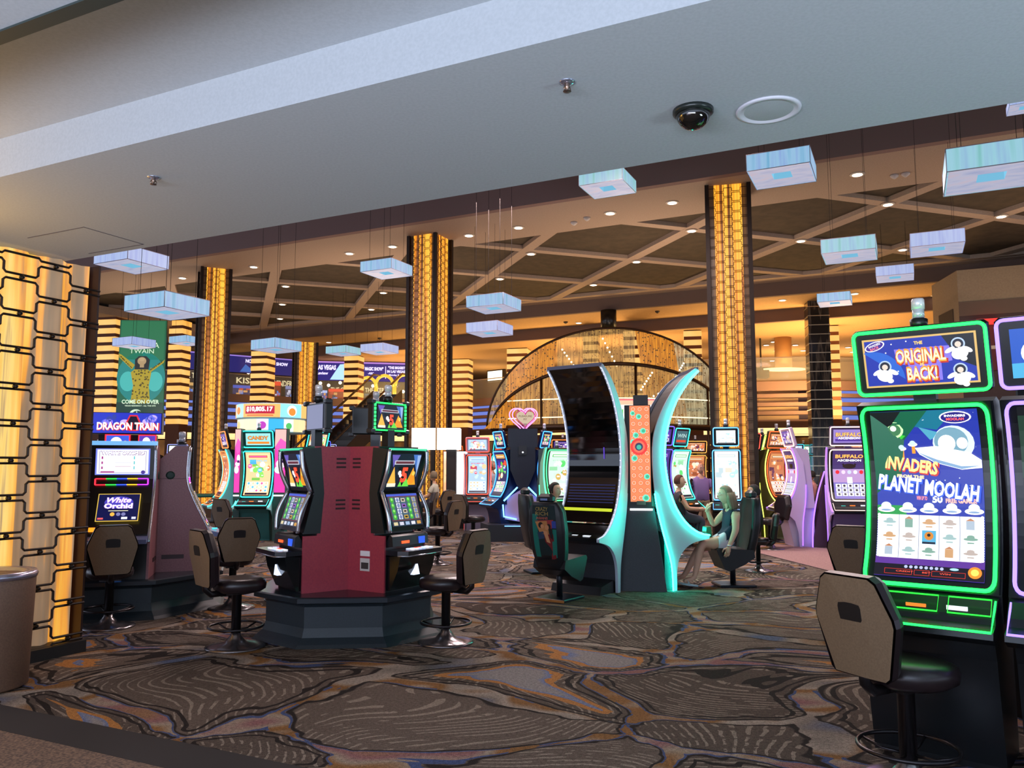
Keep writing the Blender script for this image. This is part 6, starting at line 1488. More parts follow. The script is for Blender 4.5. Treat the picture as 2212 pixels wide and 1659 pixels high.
# beaded dome bar
def curtain_mat(name, c1, c2, alpha, st=0.6):
    m, nt, N, L, b = nodes(name)
    tc = N.new('ShaderNodeTexCoord'); mp = N.new('ShaderNodeMapping'); mp.inputs['Scale'].default_value = (9, 0, 0.7); L.new(tc.outputs['Object'], mp.inputs[0])
    n1 = N.new('ShaderNodeTexNoise'); n1.inputs['Scale'].default_value = 2.0; n1.inputs['Detail'].default_value = 2; L.new(mp.outputs[0], n1.inputs['Vector'])
    v = N.new('ShaderNodeTexVoronoi'); v.inputs['Scale'].default_value = 11.0; mp2 = N.new('ShaderNodeMapping'); mp2.inputs['Scale'].default_value = (1, 0.0, 1); L.new(tc.outputs['Object'], mp2.inputs[0]); L.new(mp2.outputs[0], v.inputs['Vector'])
    dots = mth(N, L, 'GREATER_THAN', v.outputs['Distance'], 0.30)
    sp = N.new('ShaderNodeSeparateColor'); L.new(v.outputs['Color'], sp.inputs[0])
    keep = mth(N, L, 'MAXIMUM', dots, mth(N, L, 'GREATER_THAN', sp.outputs[0], 0.62))
    r = ramp(N, [(0.35, c2), (0.62, c1)]); L.new(n1.outputs[0], r.inputs[0])
    e = mix(N, L, keep, '#2a1a0a', r.outputs[0]); L.new(e, b.inputs['Emission Color']); b.inputs['Emission Strength'].default_value = st
    b.inputs['Base Color'].default_value = (0.10, 0.07, 0.035, 1); b.inputs['Alpha'].default_value = alpha; b.inputs['Roughness'].default_value = 0.3
    return m
CUR = curtain_mat('bead_curtain', '#d8a858', '#5a4020', 0.62, 0.8); CURS = curtain_mat('silver_bead_curtain', '#cfc8a0', '#4c4634', 0.68, 0.75); CURO = curtain_mat('amber_panel', '#f0981c', '#a85c0c', 0.95, 0.8)
DX, DY = at(1318, 900, 31).x, 31.0
t = thing('beaded_dome', 'large arched dome of golden bead curtains over the bar behind the arc machines', 'pavilion', (DX, DY, 0))
BR = M('#3c2412', 0.4, 0.5)
def ribz(x, hw, zb, h, k=0.5): return zb + h * max(0.0, 1 - (x / hw) ** 2) ** k
def rib(hw, zb, h, y0, bulge, n=40, x0=-1, x1=1):
    out = []
    for i in range(n + 1):
        s_ = x0 + (x1 - x0) * i / n; x = hw * sin(s_ * pi / 2); out.append((x, y0 - bulge * (1 - (x / hw) ** 2), ribz(x, hw, zb, h)))
    return out
A_ = dict(hw=4.7, zb=3.0, h=3.72, y0=-0.3, bulge=0.9); B_ = dict(hw=4.5, zb=3.0, h=2.22, y0=-0.6, bulge=1.9)
for k, q in enumerate((A_, B_)):
    mb = MB(); mb.tube(rib(**q), 0.05 if k == 0 else 0.07, BR, 8); mb.build('arch_rib', t)
    segs = ([(-0.97, -0.62, CUR), (-0.62, -0.29, CURO), (-0.29, 0.11, CUR), (0.11, 0.32, CURO), (0.32, 0.8, CURS)] if k == 0 else [(-0.95, -0.60, CURO), (-0.60, 0.30, CUR), (0.30, 0.9, CURS)])
    for s0_, s1_, m_ in segs:
        pts = rib(n=14, x0=s0_, x1=s1_, **q); vs = []; zb_ = 3.0
        slant = 0.0
        for (x, y, z) in pts:
            for j in range(5): f = j / 4; vs.append((x - (0.35 if m_ is CURO else 0) * f * (1 if x < 0 else -1.6), y - 0.02, z + (zb_ - z) * f))
        mb = MB(); mb.add(vs, [[i * 5 + j, i * 5 + 5 + j, i * 5 + 6 + j, i * 5 + 1 + j] for i in range(14) for j in range(4)], m_, True); mb.build('bead_curtain', t)
for x in (-2.7, 0.62, 3.4):
    y = B_['y0'] - B_['bulge'] * (1 - (x / 4.5) ** 2); mb = MB(); mb.tube([(x, y - 0.03, 0), (x, y - 0.03, ribz(x, 4.5, 3.0, 2.22))], 0.05, BR, 8); mb.build('post', t)
for z in (3.35, 4.0):
    mb = MB(); mb.tube([(x, y - 0.05, z) for x, y, z0_ in rib(n=24, x0=-0.9, x1=0.9, **B_) if z0_ > z], 0.022, E('#ffe8b8', 1.8), 6); mb.build('light_rail', t)
for a, b_, y in (((-1.9, 5.9), (-1.4, 5.2), -1.2), ((-0.4, 6.3), (0.1, 5.3), -1.25), ((1.2, 4.9), (0.8, 4.3), -2.4), ((-2.2, 4.6), (-1.2, 4.2), -2.3), ((2.6, 5.4), (2.3, 4.9), -1.1), ((0.9, 3.9), (1.9, 4.4), -2.45)):
    mb = MB()
    for i in range(7): k = i / 6; mb.sphere((a[0] + (b_[0] - a[0]) * k, y - 0.1, a[1] + (b_[1] - a[1]) * k), 0.035, E('#fff0cc', 3), 6, 4)
    mb.build('light_string', t)
mb = MB(); mb.tube([(x, y, 3.0) for x, y, z in rib(n=24, **B_)], 0.12, BR, 8); mb.build('base_ring', t)
mb = MB(); mb.lathe([(0.30, 6.7), (0.30, 7.48)], M('#17130f', 0.3), 24, Matrix.Translation((-0.1, -0.7, 0))); mb.build('drum', t)
# bar shelves under the dome
t = thing('back_bar', 'warm lit bar shelving under the beaded dome', 'bar', (DX, DY + 0.2, 0))
mb = MB(); mb.box((-4.2, 0, 0), (4.2, 0.4, 2.8), M('#4a2c18', 0.5)); mb.build('cabinet', t)
for i in range(4):
    mb = MB(); mb.box((-4.1, -0.28, 0.9 + i * 0.5), (4.1, 0.0, 0.93 + i * 0.5), E('#ffb850', 0.9)); mb.build('shelf', t)
mb = MB(); rd = random.Random(8); mb.box((-4.2, -0.9, 0.0), (4.2, -0.5, 1.08), M('#3a2214', 0.4)); mb.build('counter', t)
bp_ = MB(); bp_.lathe([(0.045, 0), (0.045, 0.18), (0.018, 0.24), (0.018, 0.31)], M('#b8803c', 0.2, 0.1), 8)
bot = None
for i in range(66):
    x = -3.9 + (i % 33) * 0.24 + rd.uniform(-0.04, 0.04); z = 1.43 + (i // 33) * 0.5
    if bot is None: bot = bp_.build('bottle'); o = bot
    else: o = bot.copy(); C.objects.link(o)
    o.location = (DX + x, DY + 0.06, z); tag(o, 'amber bottle on the lit bar shelves under the dome', 'bottle', 'bottles on the bar shelves')
# lit sign between the arc wings
t = thing('fairground_sign', 'bright white sign with a green figure shape and magenta edge, seen between the arc wings', 'sign', (at(1384, 900, 24).x, 24, 0))
mb = MB(); mb.box((-0.74, 0, 2.55), (0.76, 0.3, 3.6), M('#d0405a', 0.4)); mb.box((-0.1, 0.05, 0), (0.1, 0.2, 2.6), M('#302420', 0.5)); mb.build('housing', t)
P = Paint(lambda a, b_: ((-0.72 + a * 1.46, -0.003, 2.60 + b_ * 0.96), (0, -1, 0)), 1.46, 0.96, 0.005)
P.rect(0, 0, 1, 1, E('#fff8f0', 1.8), 1, 1); P.rect(0, 0.86, 1, 1, E('#ffb090', 1.2), 2, 1); P.rect(0, 0, 0.08, 0.86, E('#f050a0', 1.2), 2, 1); P.poly([(0.04, 0.3), (0.14, 0.3), (0.14, 0.75), (0.04, 0.6)], E('#60c850', 1.1), 3)
P.disc(0.83, 0.62, 0.07, E('#58c858', 1.1), 3); P.poly([(0.74, 0.02), (0.92, 0.02), (0.88, 0.5), (0.78, 0.5)], E('#70d068', 1.1), 3); P.disc(0.92, 0.25, 0.07, E('#c050d8', 1.1), 3); P.disc(0.68, 0.32, 0.09, E('#ffd8a0', 1.3), 2)
P.build('lit_face', t)

# gallery: LED fascia, shop signs, kiosks
def gframe(u0, u1, off):
    a, b_ = gpt(u0, off), gpt(u1, off); d = (b_ - a); return a, d, d.length
def gpanel(u0, u1, off, z0_, z1_, draw, name, label, cat, back='#1c1430', thick=0.12, struct_=False):
    a, d, L_ = gframe(u0, u1, off); c = (a + b2(d)) if False else a + d / 2
    t = thing(name, label, cat, (c.x, c.y, 0), atan2(d.y, d.x))
    mb = MB(); mb.box((-L_ / 2, 0.0, z0_), (L_ / 2, thick, z1_), M(back, 0.5)); mb.build('housing', t)
    P = Paint(lambda a_, b_: ((-L_ / 2 + a_ * L_, -0.004, z0_ + b_ * (z1_ - z0_)), (0, -1, 0)), L_, z1_ - z0_, 0.01)
    draw(P); P.build('face', t); return t
LV = E('#dcd0ff', 1.5)
def led1(P):
    P.rect(0, 0, 1, 1, E('#2c2a80', 0.6), 1, 1); P.rect(0, 0.93, 1, 1, E('#a080e0', 0.9), 2, 1); P.text('S. SHOW! S', 0.18, 0.72, 0.22, LV, 3, w=0.24, bold=0.04); P.text('NOW!', 0.55, 0.70, 0.22, LV, 3, w=0.10, bold=0.04); P.rect(0.655, 0.1, 0.67, 0.88, LV, 3); P.text('BEST SHOW', 0.80, 0.65, 0.2, LV, 3, w=0.2, bold=0.04)
    P.poly([(0.05, 0.1), (0.3, 0.1), (0.2, 0.55)], E('#5868c8', 0.7), 2); P.poly([(0.45, 0.05), (0.6, 0.05), (0.5, 0.5)], E('#4878d0', 0.7), 2)
def led2(P):
    P.rect(0, 0, 1, 1, E('#342a90', 0.65), 1, 1); P.rect(0, 0.92, 1, 1, E('#c088e0', 0.9), 2, 1); P.text('LAS VEGAS', 0.14, 0.68, 0.26, LV, 3, w=0.2, bold=0.05); P.text('Review', 0.10, 0.38, 0.16, LV, 3, w=0.12, bold=0.03); P.poly([(0.18, 0.05), (0.38, 0.05), (0.38, 0.9), (0.28, 0.85)], E('#a8d0ff', 1.3), 2)
    P.text('BEST MAGIC SHOW"', 0.60, 0.66, 0.2, LV, 3, w=0.26, bold=0.05); P.text('-ABC', 0.60, 0.42, 0.12, LV, 3, w=0.06, bold=0.03); P.rect(0.75, 0.15, 0.757, 0.8, LV, 3); P.text('"THE BIGGEST', 0.87, 0.74, 0.15, LV, 3, w=0.18, bold=0.05); P.text('IN LAS VEGAS"', 0.87, 0.54, 0.15, LV, 3, w=0.2, bold=0.05); P.text('-Monday Review', 0.87, 0.34, 0.12, LV, 3, w=0.18, bold=0.03); P.rect(0.975, 0.1, 1.0, 0.85, E('#f0e8ff', 1.6), 3)
gpanel(402, 640, -0.1, 6.15, 7.0, led1, 'led_fascia', 'long violet display fascia with white show lettering left of the small far column', 'display')
gpanel(672, 882, -0.1, 6.0, 7.0, led2, 'led_fascia', 'long violet display fascia with magic show quotes right of the small far column', 'display')
GOLDL = E('#e8d8a8', 1.1)
def sg(s_, w=0.9):
    return lambda P: P.text(s_, 0.5, 0.5, 0.8, GOLDL, 1, w=w, bold=0.02)
gpanel(386, 432, 3.5, 6.1, 6.45, sg('ALL THE'), 'shop_sign', 'pale shop lettering beside the left lattice column', 'sign', '#2c2438')
gpanel(505, 548, 3.5, 5.95, 6.35, sg('KISS'), 'shop_sign', 'dim golden shop lettering left of a striped pier', 'sign', '#2c2438')
gpanel(586, 652, 3.5, 5.9, 6.3, sg('MINDFREAK'), 'shop_sign', 'gold theatre lettering between a striped pier and the small column', 'sign', '#2c2438')
gpanel(706, 836, 3.5, 5.72, 6.05, sg('THE CRISS          THEATER'), 'shop_sign', 'long pale theatre lettering behind the escalator pier', 'sign', '#2c2438')
def kiosk(u0, u1, z1_, c1, c2, label, off=2.6):
    def f(P):
        P.rect(0, 0, 1, 1, E(c2, 0.6), 1, 1); rd = random.Random(u0)
        for _ in range(7): a = rd.uniform(0, 0.8); b_ = rd.uniform(0, 0.7); P.rect(a, b_, a + 0.2, b_ + rd.uniform(0.1, 0.3), E(['#e8a860', '#6088d8', '#c84828', '#d8d8f0', '#303040'][rd.randrange(5)], 0.9), 2, 1)
        P.rect(0, 0.78, 1, 1, E(c1, 1.0), 3, 1)
    gpanel(u0, u1, off, GZ, z1_, f, 'gallery_kiosk', label, 'kiosk', '#2a1c1c', 0.5)
kiosk(500, 545, 5.8, '#4058c0', '#203070', 'blue lit display behind the gallery rail, left of a striped pier')
kiosk(586, 604, 6.1, '#f04828', '#a03018', 'orange-red upright panel on the gallery, right of a striped pier')
kiosk(614, 642, 5.9, '#8088b8', '#404868', 'grey lit shop window on the gallery near the small column')
kiosk(686, 705, 5.75, '#b0c8ff', '#3050b0', 'small white and blue stand on the gallery right of the small column')
kiosk(708, 744, 5.85, '#f04020', '#b84020', 'orange roofed shop stand on the gallery')
kiosk(786, 828, 5.6, '#305868', '#283848', 'dark shop window with teal light behind the escalator head')
kiosk(402, 428, 5.8, '#d8a860', '#604828', 'warm shop window on the gallery near the left lattice column')
for u, z in ((512, 6.55), (533, 6.45), (640, 6.5), (655, 6.2), (690, 6.1), (733, 6.15), (804, 6.0), (836, 5.95), (828, 5.6), (870, 5.7), (690, 5.9), (708, 6.0)):
    p = gpt(u, 2.2); mb = MB(); mb.tube([(0, 0, 0.05), (0, 0, 7.0 - z)], 0.012, M('#201818'), 5); mb.sphere((0, 0, 0), 0.09, E('#fff0d0', 4), 8, 6)
    tag(mb.build('shop_lamp', None, (p.x, p.y, z)), 'small bright lamp over the gallery shops', 'lamp', 'lamps over the gallery shops')
def lb(P): P.rect(0, 0, 1, 1, M('#3a2c1c'), 1, 1); P.rect(0.05, 0.1, 0.9, 0.9, E('#fff4d8', 1.8), 2, 1)
gpanel(1052, 1089, 0.8, 6.0, 6.62, lb, 'menu_lightbox', 'small white lightbox hanging over the gallery rail left of the dome', 'lightbox', '#3a2c1c')
# added upward fill lamps that warm and brighten the gallery
for u, off, en in ((1060, 3, 60), (1250, 4, 90), (1450, 4, 90), (1690, 5, 120), (1860, 5, 110), (520, 2.2, 14), (740, 2.2, 14)):
    p = gpt(u, off); area('gallery_fill', (p.x, p.y, GZ + 0.3), (p.x, p.y, 9), 2.0, en, (1.0, 0.66, 0.3))
# oval cove light in the gallery ceiling at the right
p = gpt(1697, 0.9)
mb = MB(); mb.lathe([(0.9, 0), (0.9, -0.05), (0.0, -0.05)], E('#ffd890', 2.0), 32, Matrix.Scale(0.6, 4, (0, 1, 0)), caps=False); tag(mb.build('oval_cove_light', None, (p.x, p.y, 7.04 - 1.2)), 'oval glowing cove light above the plain balcony panels at right', 'ceiling light')
o = bpy.data.objects['oval_cove_light']; o.location.z = EYE + (1005 - 797) / F * p.y
mb = MB(); mb.lathe([(0.35, 0), (0.35, 7.05 - o.location.z)], M('#b89060'), 16); k = mb.build('stem', o)
t = thing('wall_speaker', 'black box speaker mounted near the oval cove light', 'speaker', (gpt(1648, 0.8).x, gpt(1648, 0.8).y, 0))
mb = MB(); mb.box((-0.28, -0.2, EYE + (1005 - 815) / F * 33.9), (0.28, 0.2, EYE + (1005 - 792) / F * 33.9), M('#181410', 0.4)); mb.build('body', t); mb = MB(); mb.box((-0.03, 0, EYE + (1005 - 792) / F * 33.9), (0.03, 0.05, 7.05), M('#181410')); mb.build('bracket', t)
for u, v in ((1625, 757), (1655, 745), (1671, 738), (1678, 757), (1696, 770), (1718, 745), (1735, 757), (1668, 779), (1723, 790), (1832, 750), (1842, 760)):
    p = atz(u, v, 7.04); tag(dlp.build('downlight', None, p), 'tiny downlight in the golden gallery ceiling at right', 'downlight', 'tiny downlights over the right gallery')

# escalator up to the gallery
a = at(694, 962, 33.0); b_ = at(838, 856, 39.2); a.z = 2.35; b_.z = GZ + 0.1
t = thing('escalator', 'dark escalator with steel rails climbing right to the gallery behind the centre bank', 'escalator', (0, 0, 0))
d = Vector((b_.x - a.x, b_.y - a.y, 0)).normalized(); s_ = Vector((-d.y, d.x, 0))
g0 = Vector((a.x, a.y, 0)) - d * 3.2
mb = MB()
for k in (-0.75, 0.75):
    q = s_ * k
    vs = [g0 + q, Vector((b_.x, b_.y, GZ - 0.9)) + q, Vector((b_.x, b_.y, GZ + 0.15)) + q, g0 + q + Vector((0, 0, 0.4))]
    vs2 = [v + s_ * 0.06 for v in vs]
    mb.add(vs + vs2, [[0, 1, 2, 3], [7, 6, 5, 4], [0, 4, 5, 1], [3, 2, 6, 7], [1, 5, 6, 2], [0, 3, 7, 4]], M('#2c2420', 0.4, 0.3))
mb.build('side_skirt', t)
mb = MB()
for k in (-0.72, 0.78):
    q = s_ * k; mb.tube([g0 + q + Vector((0, 0, 1.1)), Vector((b_.x, b_.y, GZ + 0.95)) + q, Vector((b_.x, b_.y, GZ + 1.0)) + q + d * 0.8], 0.05, M('#6a6058', 0.25, 0.8), 6)
mb.build('handrail', t)
mb = MB(); n = 26
for i in range(n):
    k = i / n; c = g0.lerp(Vector((b_.x, b_.y, GZ)), k + 0.03); mb.add([c - s_ * 0.7, c + s_ * 0.7, c + s_ * 0.7 + d * 0.42, c - s_ * 0.7 + d * 0.42, c - s_ * 0.7 - Vector((0, 0, 0.25)), c + s_ * 0.7 - Vector((0, 0, 0.25))], [[0, 1, 2, 3], [4, 5, 1, 0]], M('#4c4844' if i % 2 else '#383430', 0.4, 0.5))
mb.build('steps', t)
for k in (-0.25, 0.3, 0.9):
    c = Vector((b_.x, b_.y, GZ)) + d * (0.6 + abs(k)) + s_ * k * 2
    mb = MB(); mb.tube([(0.45 * cos(x_ * pi / 8), 0, 0.45 + 0.55 * sin(x_ * pi / 8)) for x_ in range(9)], 0.09, E('#ffc040', 1.2), 6); mb.tube([(-0.45, 0, 0.45), (-0.45, 0, 0)], 0.06, E('#ffc040', 1.2), 6); mb.tube([(0.45, 0, 0.45), (0.45, 0, 0)], 0.06, E('#ffc040', 1.2), 6)
    tag(mb.build('glowing_arch', None, (c.x, c.y, GZ), radians(10)), 'glowing yellow arch at the head of the escalator', 'light', 'glowing arches at the escalator head')

# far rows of machines under the gallery
src = bpy.data.objects['slot_machine.012']; rd = random.Random(12)
pool = [o for o in bpy.data.objects if o.name.startswith('slot_machine') and o.parent is None and o.get('group') == GB]
for i, u in enumerate((130, 215, 262, 330, 385, 430, 475, 905, 985, 1075, 1215, 1335, 1630, 1850, 1900)):
    D = (27.5 + (i % 3) * 2.6) if not (1050 < u < 1545) else 24.6 + (i % 2) * 1.2
    dup(pool[rd.randrange(len(pool))], Vector(((u - 1106) / F * D, D, 0)), radians(rd.uniform(-150, -40) - 90), 'blurred lit machine in the far rows under the gallery', 'far machines under the gallery')
# walkway and pit tables
mb = MB(); q = [atz(1640, 1172), atz(1900, 1196), atz(1900, 1262), atz(1640, 1196)]
mb.prism([(p.x, p.y) for p in q], 0.0, 0.006, speckle('pink_granular_carpet', '#a8837c', '#8a6a68', 60, 0.95)); struct(mb.build('trim_14'))
mb = MB()
for (u0, v0), (u1, v1) in (((1640, 1168), (1900, 1192)), ((1640, 1196), (1900, 1262))):
    a, b_ = atz(u0, v0), atz(u1, v1); d = Vector((0, 0.09)); mb.prism([(a.x, a.y), (b_.x, b_.y), (b_.x, b_.y + 0.18), (a.x, a.y + 0.18)], 0, 0.008, M('#2a2028', 0.9))
struct(mb.build('trim_15'))
t = thing('gaming_table', 'dark round-ended table beyond the teal carousel deck at left', 'table', (-9.0, 23.5, 0))
mb = MB(); mb.lathe([(0.9, 0.74), (0.95, 0.78), (0.92, 0.82)], M('#1c5a4a', 0.5), 28, Matrix.Scale(0.6, 4, (0, 1, 0))); mb.build('table_top', t)
for s_ in (-0.45, 0.45):
    mb = MB(); mb.lathe([(0.16, 0), (0.08, 0.1), (0.08, 0.74)], M('#2a2220', 0.4), 14, Matrix.Translation((s_, 0, 0))); mb.build('leg', t)

# ================================================================== PEOPLE
def skin_mesh(J, chains, sub=2):
    """J: {name: (pos, radius)}; chains: lists of joint names. returns verts, faces of the grown surface"""
    names = []; edges = []
    for ch in chains:
        for a in ch:
            if a not in names: names.append(a)
        edges += [(ch[i], ch[i + 1]) for i in range(len(ch) - 1)]
    me = bpy.data.meshes.new('sk'); me.from_pydata([J[n][0] for n in names], [(names.index(a), names.index(b_)) for a, b_ in edges], [])
    o = bpy.data.objects.new('sk', me); C.objects.link(o)
    m = o.modifiers.new('s', 'SKIN'); m.branch_smoothing = 0.6; m.use_smooth_shade = True
    for i, n in enumerate(names):
        r = J[n][1]; r = r if isinstance(r, tuple) else (r, r)
        me.skin_vertices[0].data[i].radius = r; me.skin_vertices[0].data[i].use_root = (i == 0)
    ss = o.modifiers.new('u', 'SUBSURF'); ss.levels = sub; ss.render_levels = sub
    dg = bpy.context.evaluated_depsgraph_get(); dg.update()
    m2 = bpy.data.meshes.new_from_object(o.evaluated_get(dg))
    vs = [v.co.copy() for v in m2.vertices]; fs = [list(p.vertices) for p in m2.polygons]
    bpy.data.objects.remove(o); bpy.data.meshes.remove(me); bpy.data.meshes.remove(m2)
    return vs, fs
def hand(mb, wrist, d, side, m, curl=0.5, s=1.0):
    """palm, four fingers and a thumb; d = direction the fingers point, side = thumb side"""
    w = Vector(wrist); d = Vector(d).normalized(); t_ = Vector(side); t_ = (t_ - d * t_.dot(d)).normalized(); n = d.cross(t_)
    mb.tube([w - d * 0.03 * s, w + d * 0.01 * s, w + d * 0.05 * s, w + d * 0.085 * s], [0.026 * s, 0.03 * s, 0.036 * s, 0.030 * s], m, 10)
    for i, L_ in enumerate((0.068, 0.078, 0.072, 0.056)):
        o = w + d * 0.075 * s + t_ * (0.027 - 0.018 * i) * s; pts = [o]; c = 0
        for k in range(3):
            c += curl * 0.5; pts.append(pts[-1] + (d * cos(c) + n * sin(c)) * L_ * s / 3 * (1.25 - 0.2 * k))
        mb.tube(pts, [0.0095 * s, 0.009 * s, 0.008 * s, 0.0065 * s], m, 6)
    o = w + d * 0.02 * s + t_ * 0.025 * s
    mb.tube([o, o + (t_ * 0.03 + d * 0.02) * s, o + (t_ * 0.04 + d * 0.045 + n * 0.01) * s, o + (t_ * 0.038 + d * 0.068 + n * 0.02) * s], [0.013 * s, 0.0115 * s, 0.010 * s, 0.008 * s], m, 6)
def head(mb, c, yaw, m, s=1.0, pitch=0.0):
    """skull with brow, nose, mouth, chin and ears; face looks along local +Y turned by yaw"""
    T = Matrix.Translation(Vector(c)) @ Matrix.Rotation(yaw, 4, 'Z') @ Matrix.Rotation(-pitch, 4, 'X')
    def f(q):
        x, y, z = q
        if y > 0: y *= 0.95; x *= 1 - 0.10 * max(0, -z)
        if z < 0: x *= 1 - 0.28 * z * z; y = y * (1 - 0.12 * z * z) + (0.06 if y > 0 else 0.10 * -z)
        if y > 0.5 and -0.05 < z < 0.25: y -= 0.06
        return Vector((x, y, z))
    mb.sphere((0, 0, 0), (0.076 * s, 0.098 * s, 0.118 * s), m, 20, 14, T, f)
    mb.add([(0, 0.092 * s, 0.028 * s), (-0.016 * s, 0.088 * s, -0.024 * s), (0.016 * s, 0.088 * s, -0.024 * s), (0, 0.122 * s, -0.02 * s), (0, 0.09 * s, -0.034 * s)], [[0, 1, 3], [0, 3, 2], [1, 4, 3], [3, 4, 2]], m, True, T)
    for sx in (-1, 1):
        mb.sphere((sx * 0.076 * s, -0.008 * s, -0.005 * s), (0.010 * s, 0.018 * s, 0.03 * s), m, 8, 6, T)
        mb.sphere((sx * 0.030 * s, 0.086 * s, 0.018 * s), (0.013 * s, 0.008 * s, 0.007 * s), M('#e8e4e0', 0.3), 8, 5, T); mb.sphere((sx * 0.030 * s, 0.093 * s, 0.018 * s), (0.006 * s, 0.003 * s, 0.006 * s), M('#241810', 0.3), 6, 4, T)
        mb.tube([T @ Vector((sx * 0.014 * s, 0.093 * s, 0.038 * s)), T @ Vector((sx * 0.045 * s, 0.083 * s, 0.040 * s))], 0.003 * s, M('#3a2a20', 0.7), 5)
    mb.tube([T @ Vector((-0.022 * s, 0.090 * s, -0.056 * s)), T @ Vector((0, 0.097 * s, -0.056 * s)), T @ Vector((0.022 * s, 0.090 * s, -0.056 * s))], [0.003 * s, 0.006 * s, 0.003 * s], M('#a85a50', 0.5), 6)
    return T
def hair(name, c, yaw, m, s, style, parent, pitch=0.0):
    T = Matrix.Translation(Vector(c)) @ Matrix.Rotation(yaw, 4, 'Z') @ Matrix.Rotation(-pitch, 4, 'X'); mb = MB()
    def cap(q):
        x, y, z = q
        if y > 0.35 and z < 0.55: y = 0.35 - 0.2 * (0.55 - z)
        if style == 'long' and z < 0: z *= 1.75; x *= 1.06 + 0.12 * -q[2]; y = min(y, 0.25) 
        if style != 'long' and z < -0.45: z = -0.45
        return Vector((x, y, z))
    mb.sphere((0, -0.012 * s, 0.012 * s), (0.088 * s, 0.106 * s, 0.122 * s), m, 20, 12, T, cap)
    if style == 'long':
        for i in range(13):
            a = pi * (0.98 + 1.04 * i / 12) ; mb.tube([T @ Vector((0.082 * s * cos(a), -0.02 * s + 0.095 * s * sin(a), 0.03 * s)), T @ Vector((0.102 * s * cos(a), -0.02 * s + 0.11 * s * sin(a), -0.09 * s)), T @ Vector((0.108 * s * cos(a), -0.03 * s + 0.115 * s * sin(a), -0.175 * s)), T @ Vector((0.09 * s * cos(a), -0.03 * s + 0.10 * s * sin(a), -0.215 * s))], [0.024 * s, 0.030 * s, 0.026 * s, 0.010 * s], m, 6)
    if style == 'bun': mb.sphere((0, -0.105 * s, 0.05 * s), 0.045 * s, m, 12, 8, T)
    return mb.build(name, parent)
def outfit(vs, fs, J, edges, parts, grow, m, name, parent):
    """clothing lifted from the body surface: parts = {(joint, joint): (t0, t1)} along each bone"""
    seg = []
    for a, b_ in edges:
        ra, rb = J[a][1], J[b_][1]; ra = ra if isinstance(ra, tuple) else (ra, ra); rb = rb if isinstance(rb, tuple) else (rb, rb)
        seg.append((Vector(J[a][0]), Vector(J[b_][0]), sum(ra) / 2, sum(rb) / 2, (a, b_)))
    nr = [Vector((0, 0, 0)) for _ in vs]; keep = []
    for f in fs:
        n = Vector((0, 0, 0)); p = [vs[i] for i in f]
        for i in range(len(p)): n += p[i].cross(p[(i + 1) % len(p)])
        for i in f: nr[i] += n
        c = sum(p, Vector((0, 0, 0))) / len(p); best = None
        for A, B, ra, rb, key in seg:
            d = B - A; t = max(0, min(1, (c - A).dot(d) / d.length_squared)); q = (c - (A + d * t)).length / (ra + (rb - ra) * t)
            if best is None or q < best[0]: best = (q, key, t)
        r = parts.get(best[1]); wz = parts.get('waist')
        if wz and best[1] in (('pe', 'wa'), ('pe', 'hil'), ('pe', 'hir'), ('wa', 'ch')): ok = (c.z >= wz[1]) == (wz[0] > 0)
        else: ok = bool(r and r[0] <= best[2] <= r[1])
        if ok: keep.append(f)
    mb = MB(); mb.add([v + (n.normalized() * grow if n.length > 0 else n) for v, n in zip(vs, nr)], keep, m, True)
    used = sorted({i for f in mb.f for i in f}); mp_ = {o: i for i, o in enumerate(used)}
    mb.v = [mb.v[i] for i in used]; mb.f = [[mp_[i] for i in f] for f in mb.f]
    o = mb.build(name, parent); so = o.modifiers.new('cloth', 'SOLIDIFY'); so.thickness = 0.008; so.offset = -1; return o
TOP = {('pe', 'wa'): (0.15, 1), ('wa', 'ch'): (0, 1), ('ch', 'ne'): (0, 0.55), ('ch', 'shl'): (0, 1), ('ch', 'shr'): (0, 1)}
def top_(sleeve, wz=None): d = dict(TOP); d['waist'] = (1, wz) if wz else None; d[('shl', 'ell')] = (0, sleeve); d[('shr', 'elr')] = (0, sleeve); return d
def bottoms(leg, shin=-1, wz=None):
    d = {'waist': (-1, wz) if wz else None, ('pe', 'wa'): (0, 0.16), ('pe', 'hil'): (0, 1), ('pe', 'hir'): (0, 1), ('hil', 'knl'): (0, leg), ('hir', 'knr'): (0, leg)}
    if shin > 0: d[('knl', 'anl')] = (0, shin); d[('knr', 'anr')] = (0, shin)
    return d
def person(label, loc, face, J, skin, head_at, head_yaw=0.0, clothes=(), hairc='#3a2a20', style='short', hands=(), sc=1.0, group=None, hpitch=0.0, hs=1.0, sub=2):
    arms = [['ch', 'shl', 'ell', 'wrl'], ['ch', 'shr', 'elr', 'wrr']]
    lg = [['pe', 'hil', 'knl', 'anl', 'tol'], ['pe', 'hir', 'knr', 'anr', 'tor']]
    ch = [['pe', 'wa', 'ch', 'ne', 'hb']] + arms + lg
    vs, fs = skin_mesh(J, ch, sub)
    mb = MB(); mk = M(skin, 0.55); mb.add(vs, fs, mk, True)
    head(mb, head_at, head_yaw, mk, hs, hpitch)
    for w, d, sd, cu in hands: hand(mb, J[w][0], d, sd, mk, cu)
    o = mb.build('person', None, loc, radians(face - 90)); o.scale = (sc, sc, sc); tag(o, label, 'person', group)
    edges = [(c[i], c[i + 1]) for c in ch for i in range(len(c) - 1)]
    for name, col, parts, grow in clothes: outfit(vs, fs, J, edges, parts, grow, M(col, 0.8), name, o)
    if hairc: hair('hair', head_at, head_yaw, M(hairc, 0.75), hs, style, o, hpitch)
    return o
def mid(J, a, b_, k, r=None):
    pa, pb_ = Vector(J[a][0]), Vector(J[b_][0]); return (tuple(pa.lerp(pb_, k)), r)
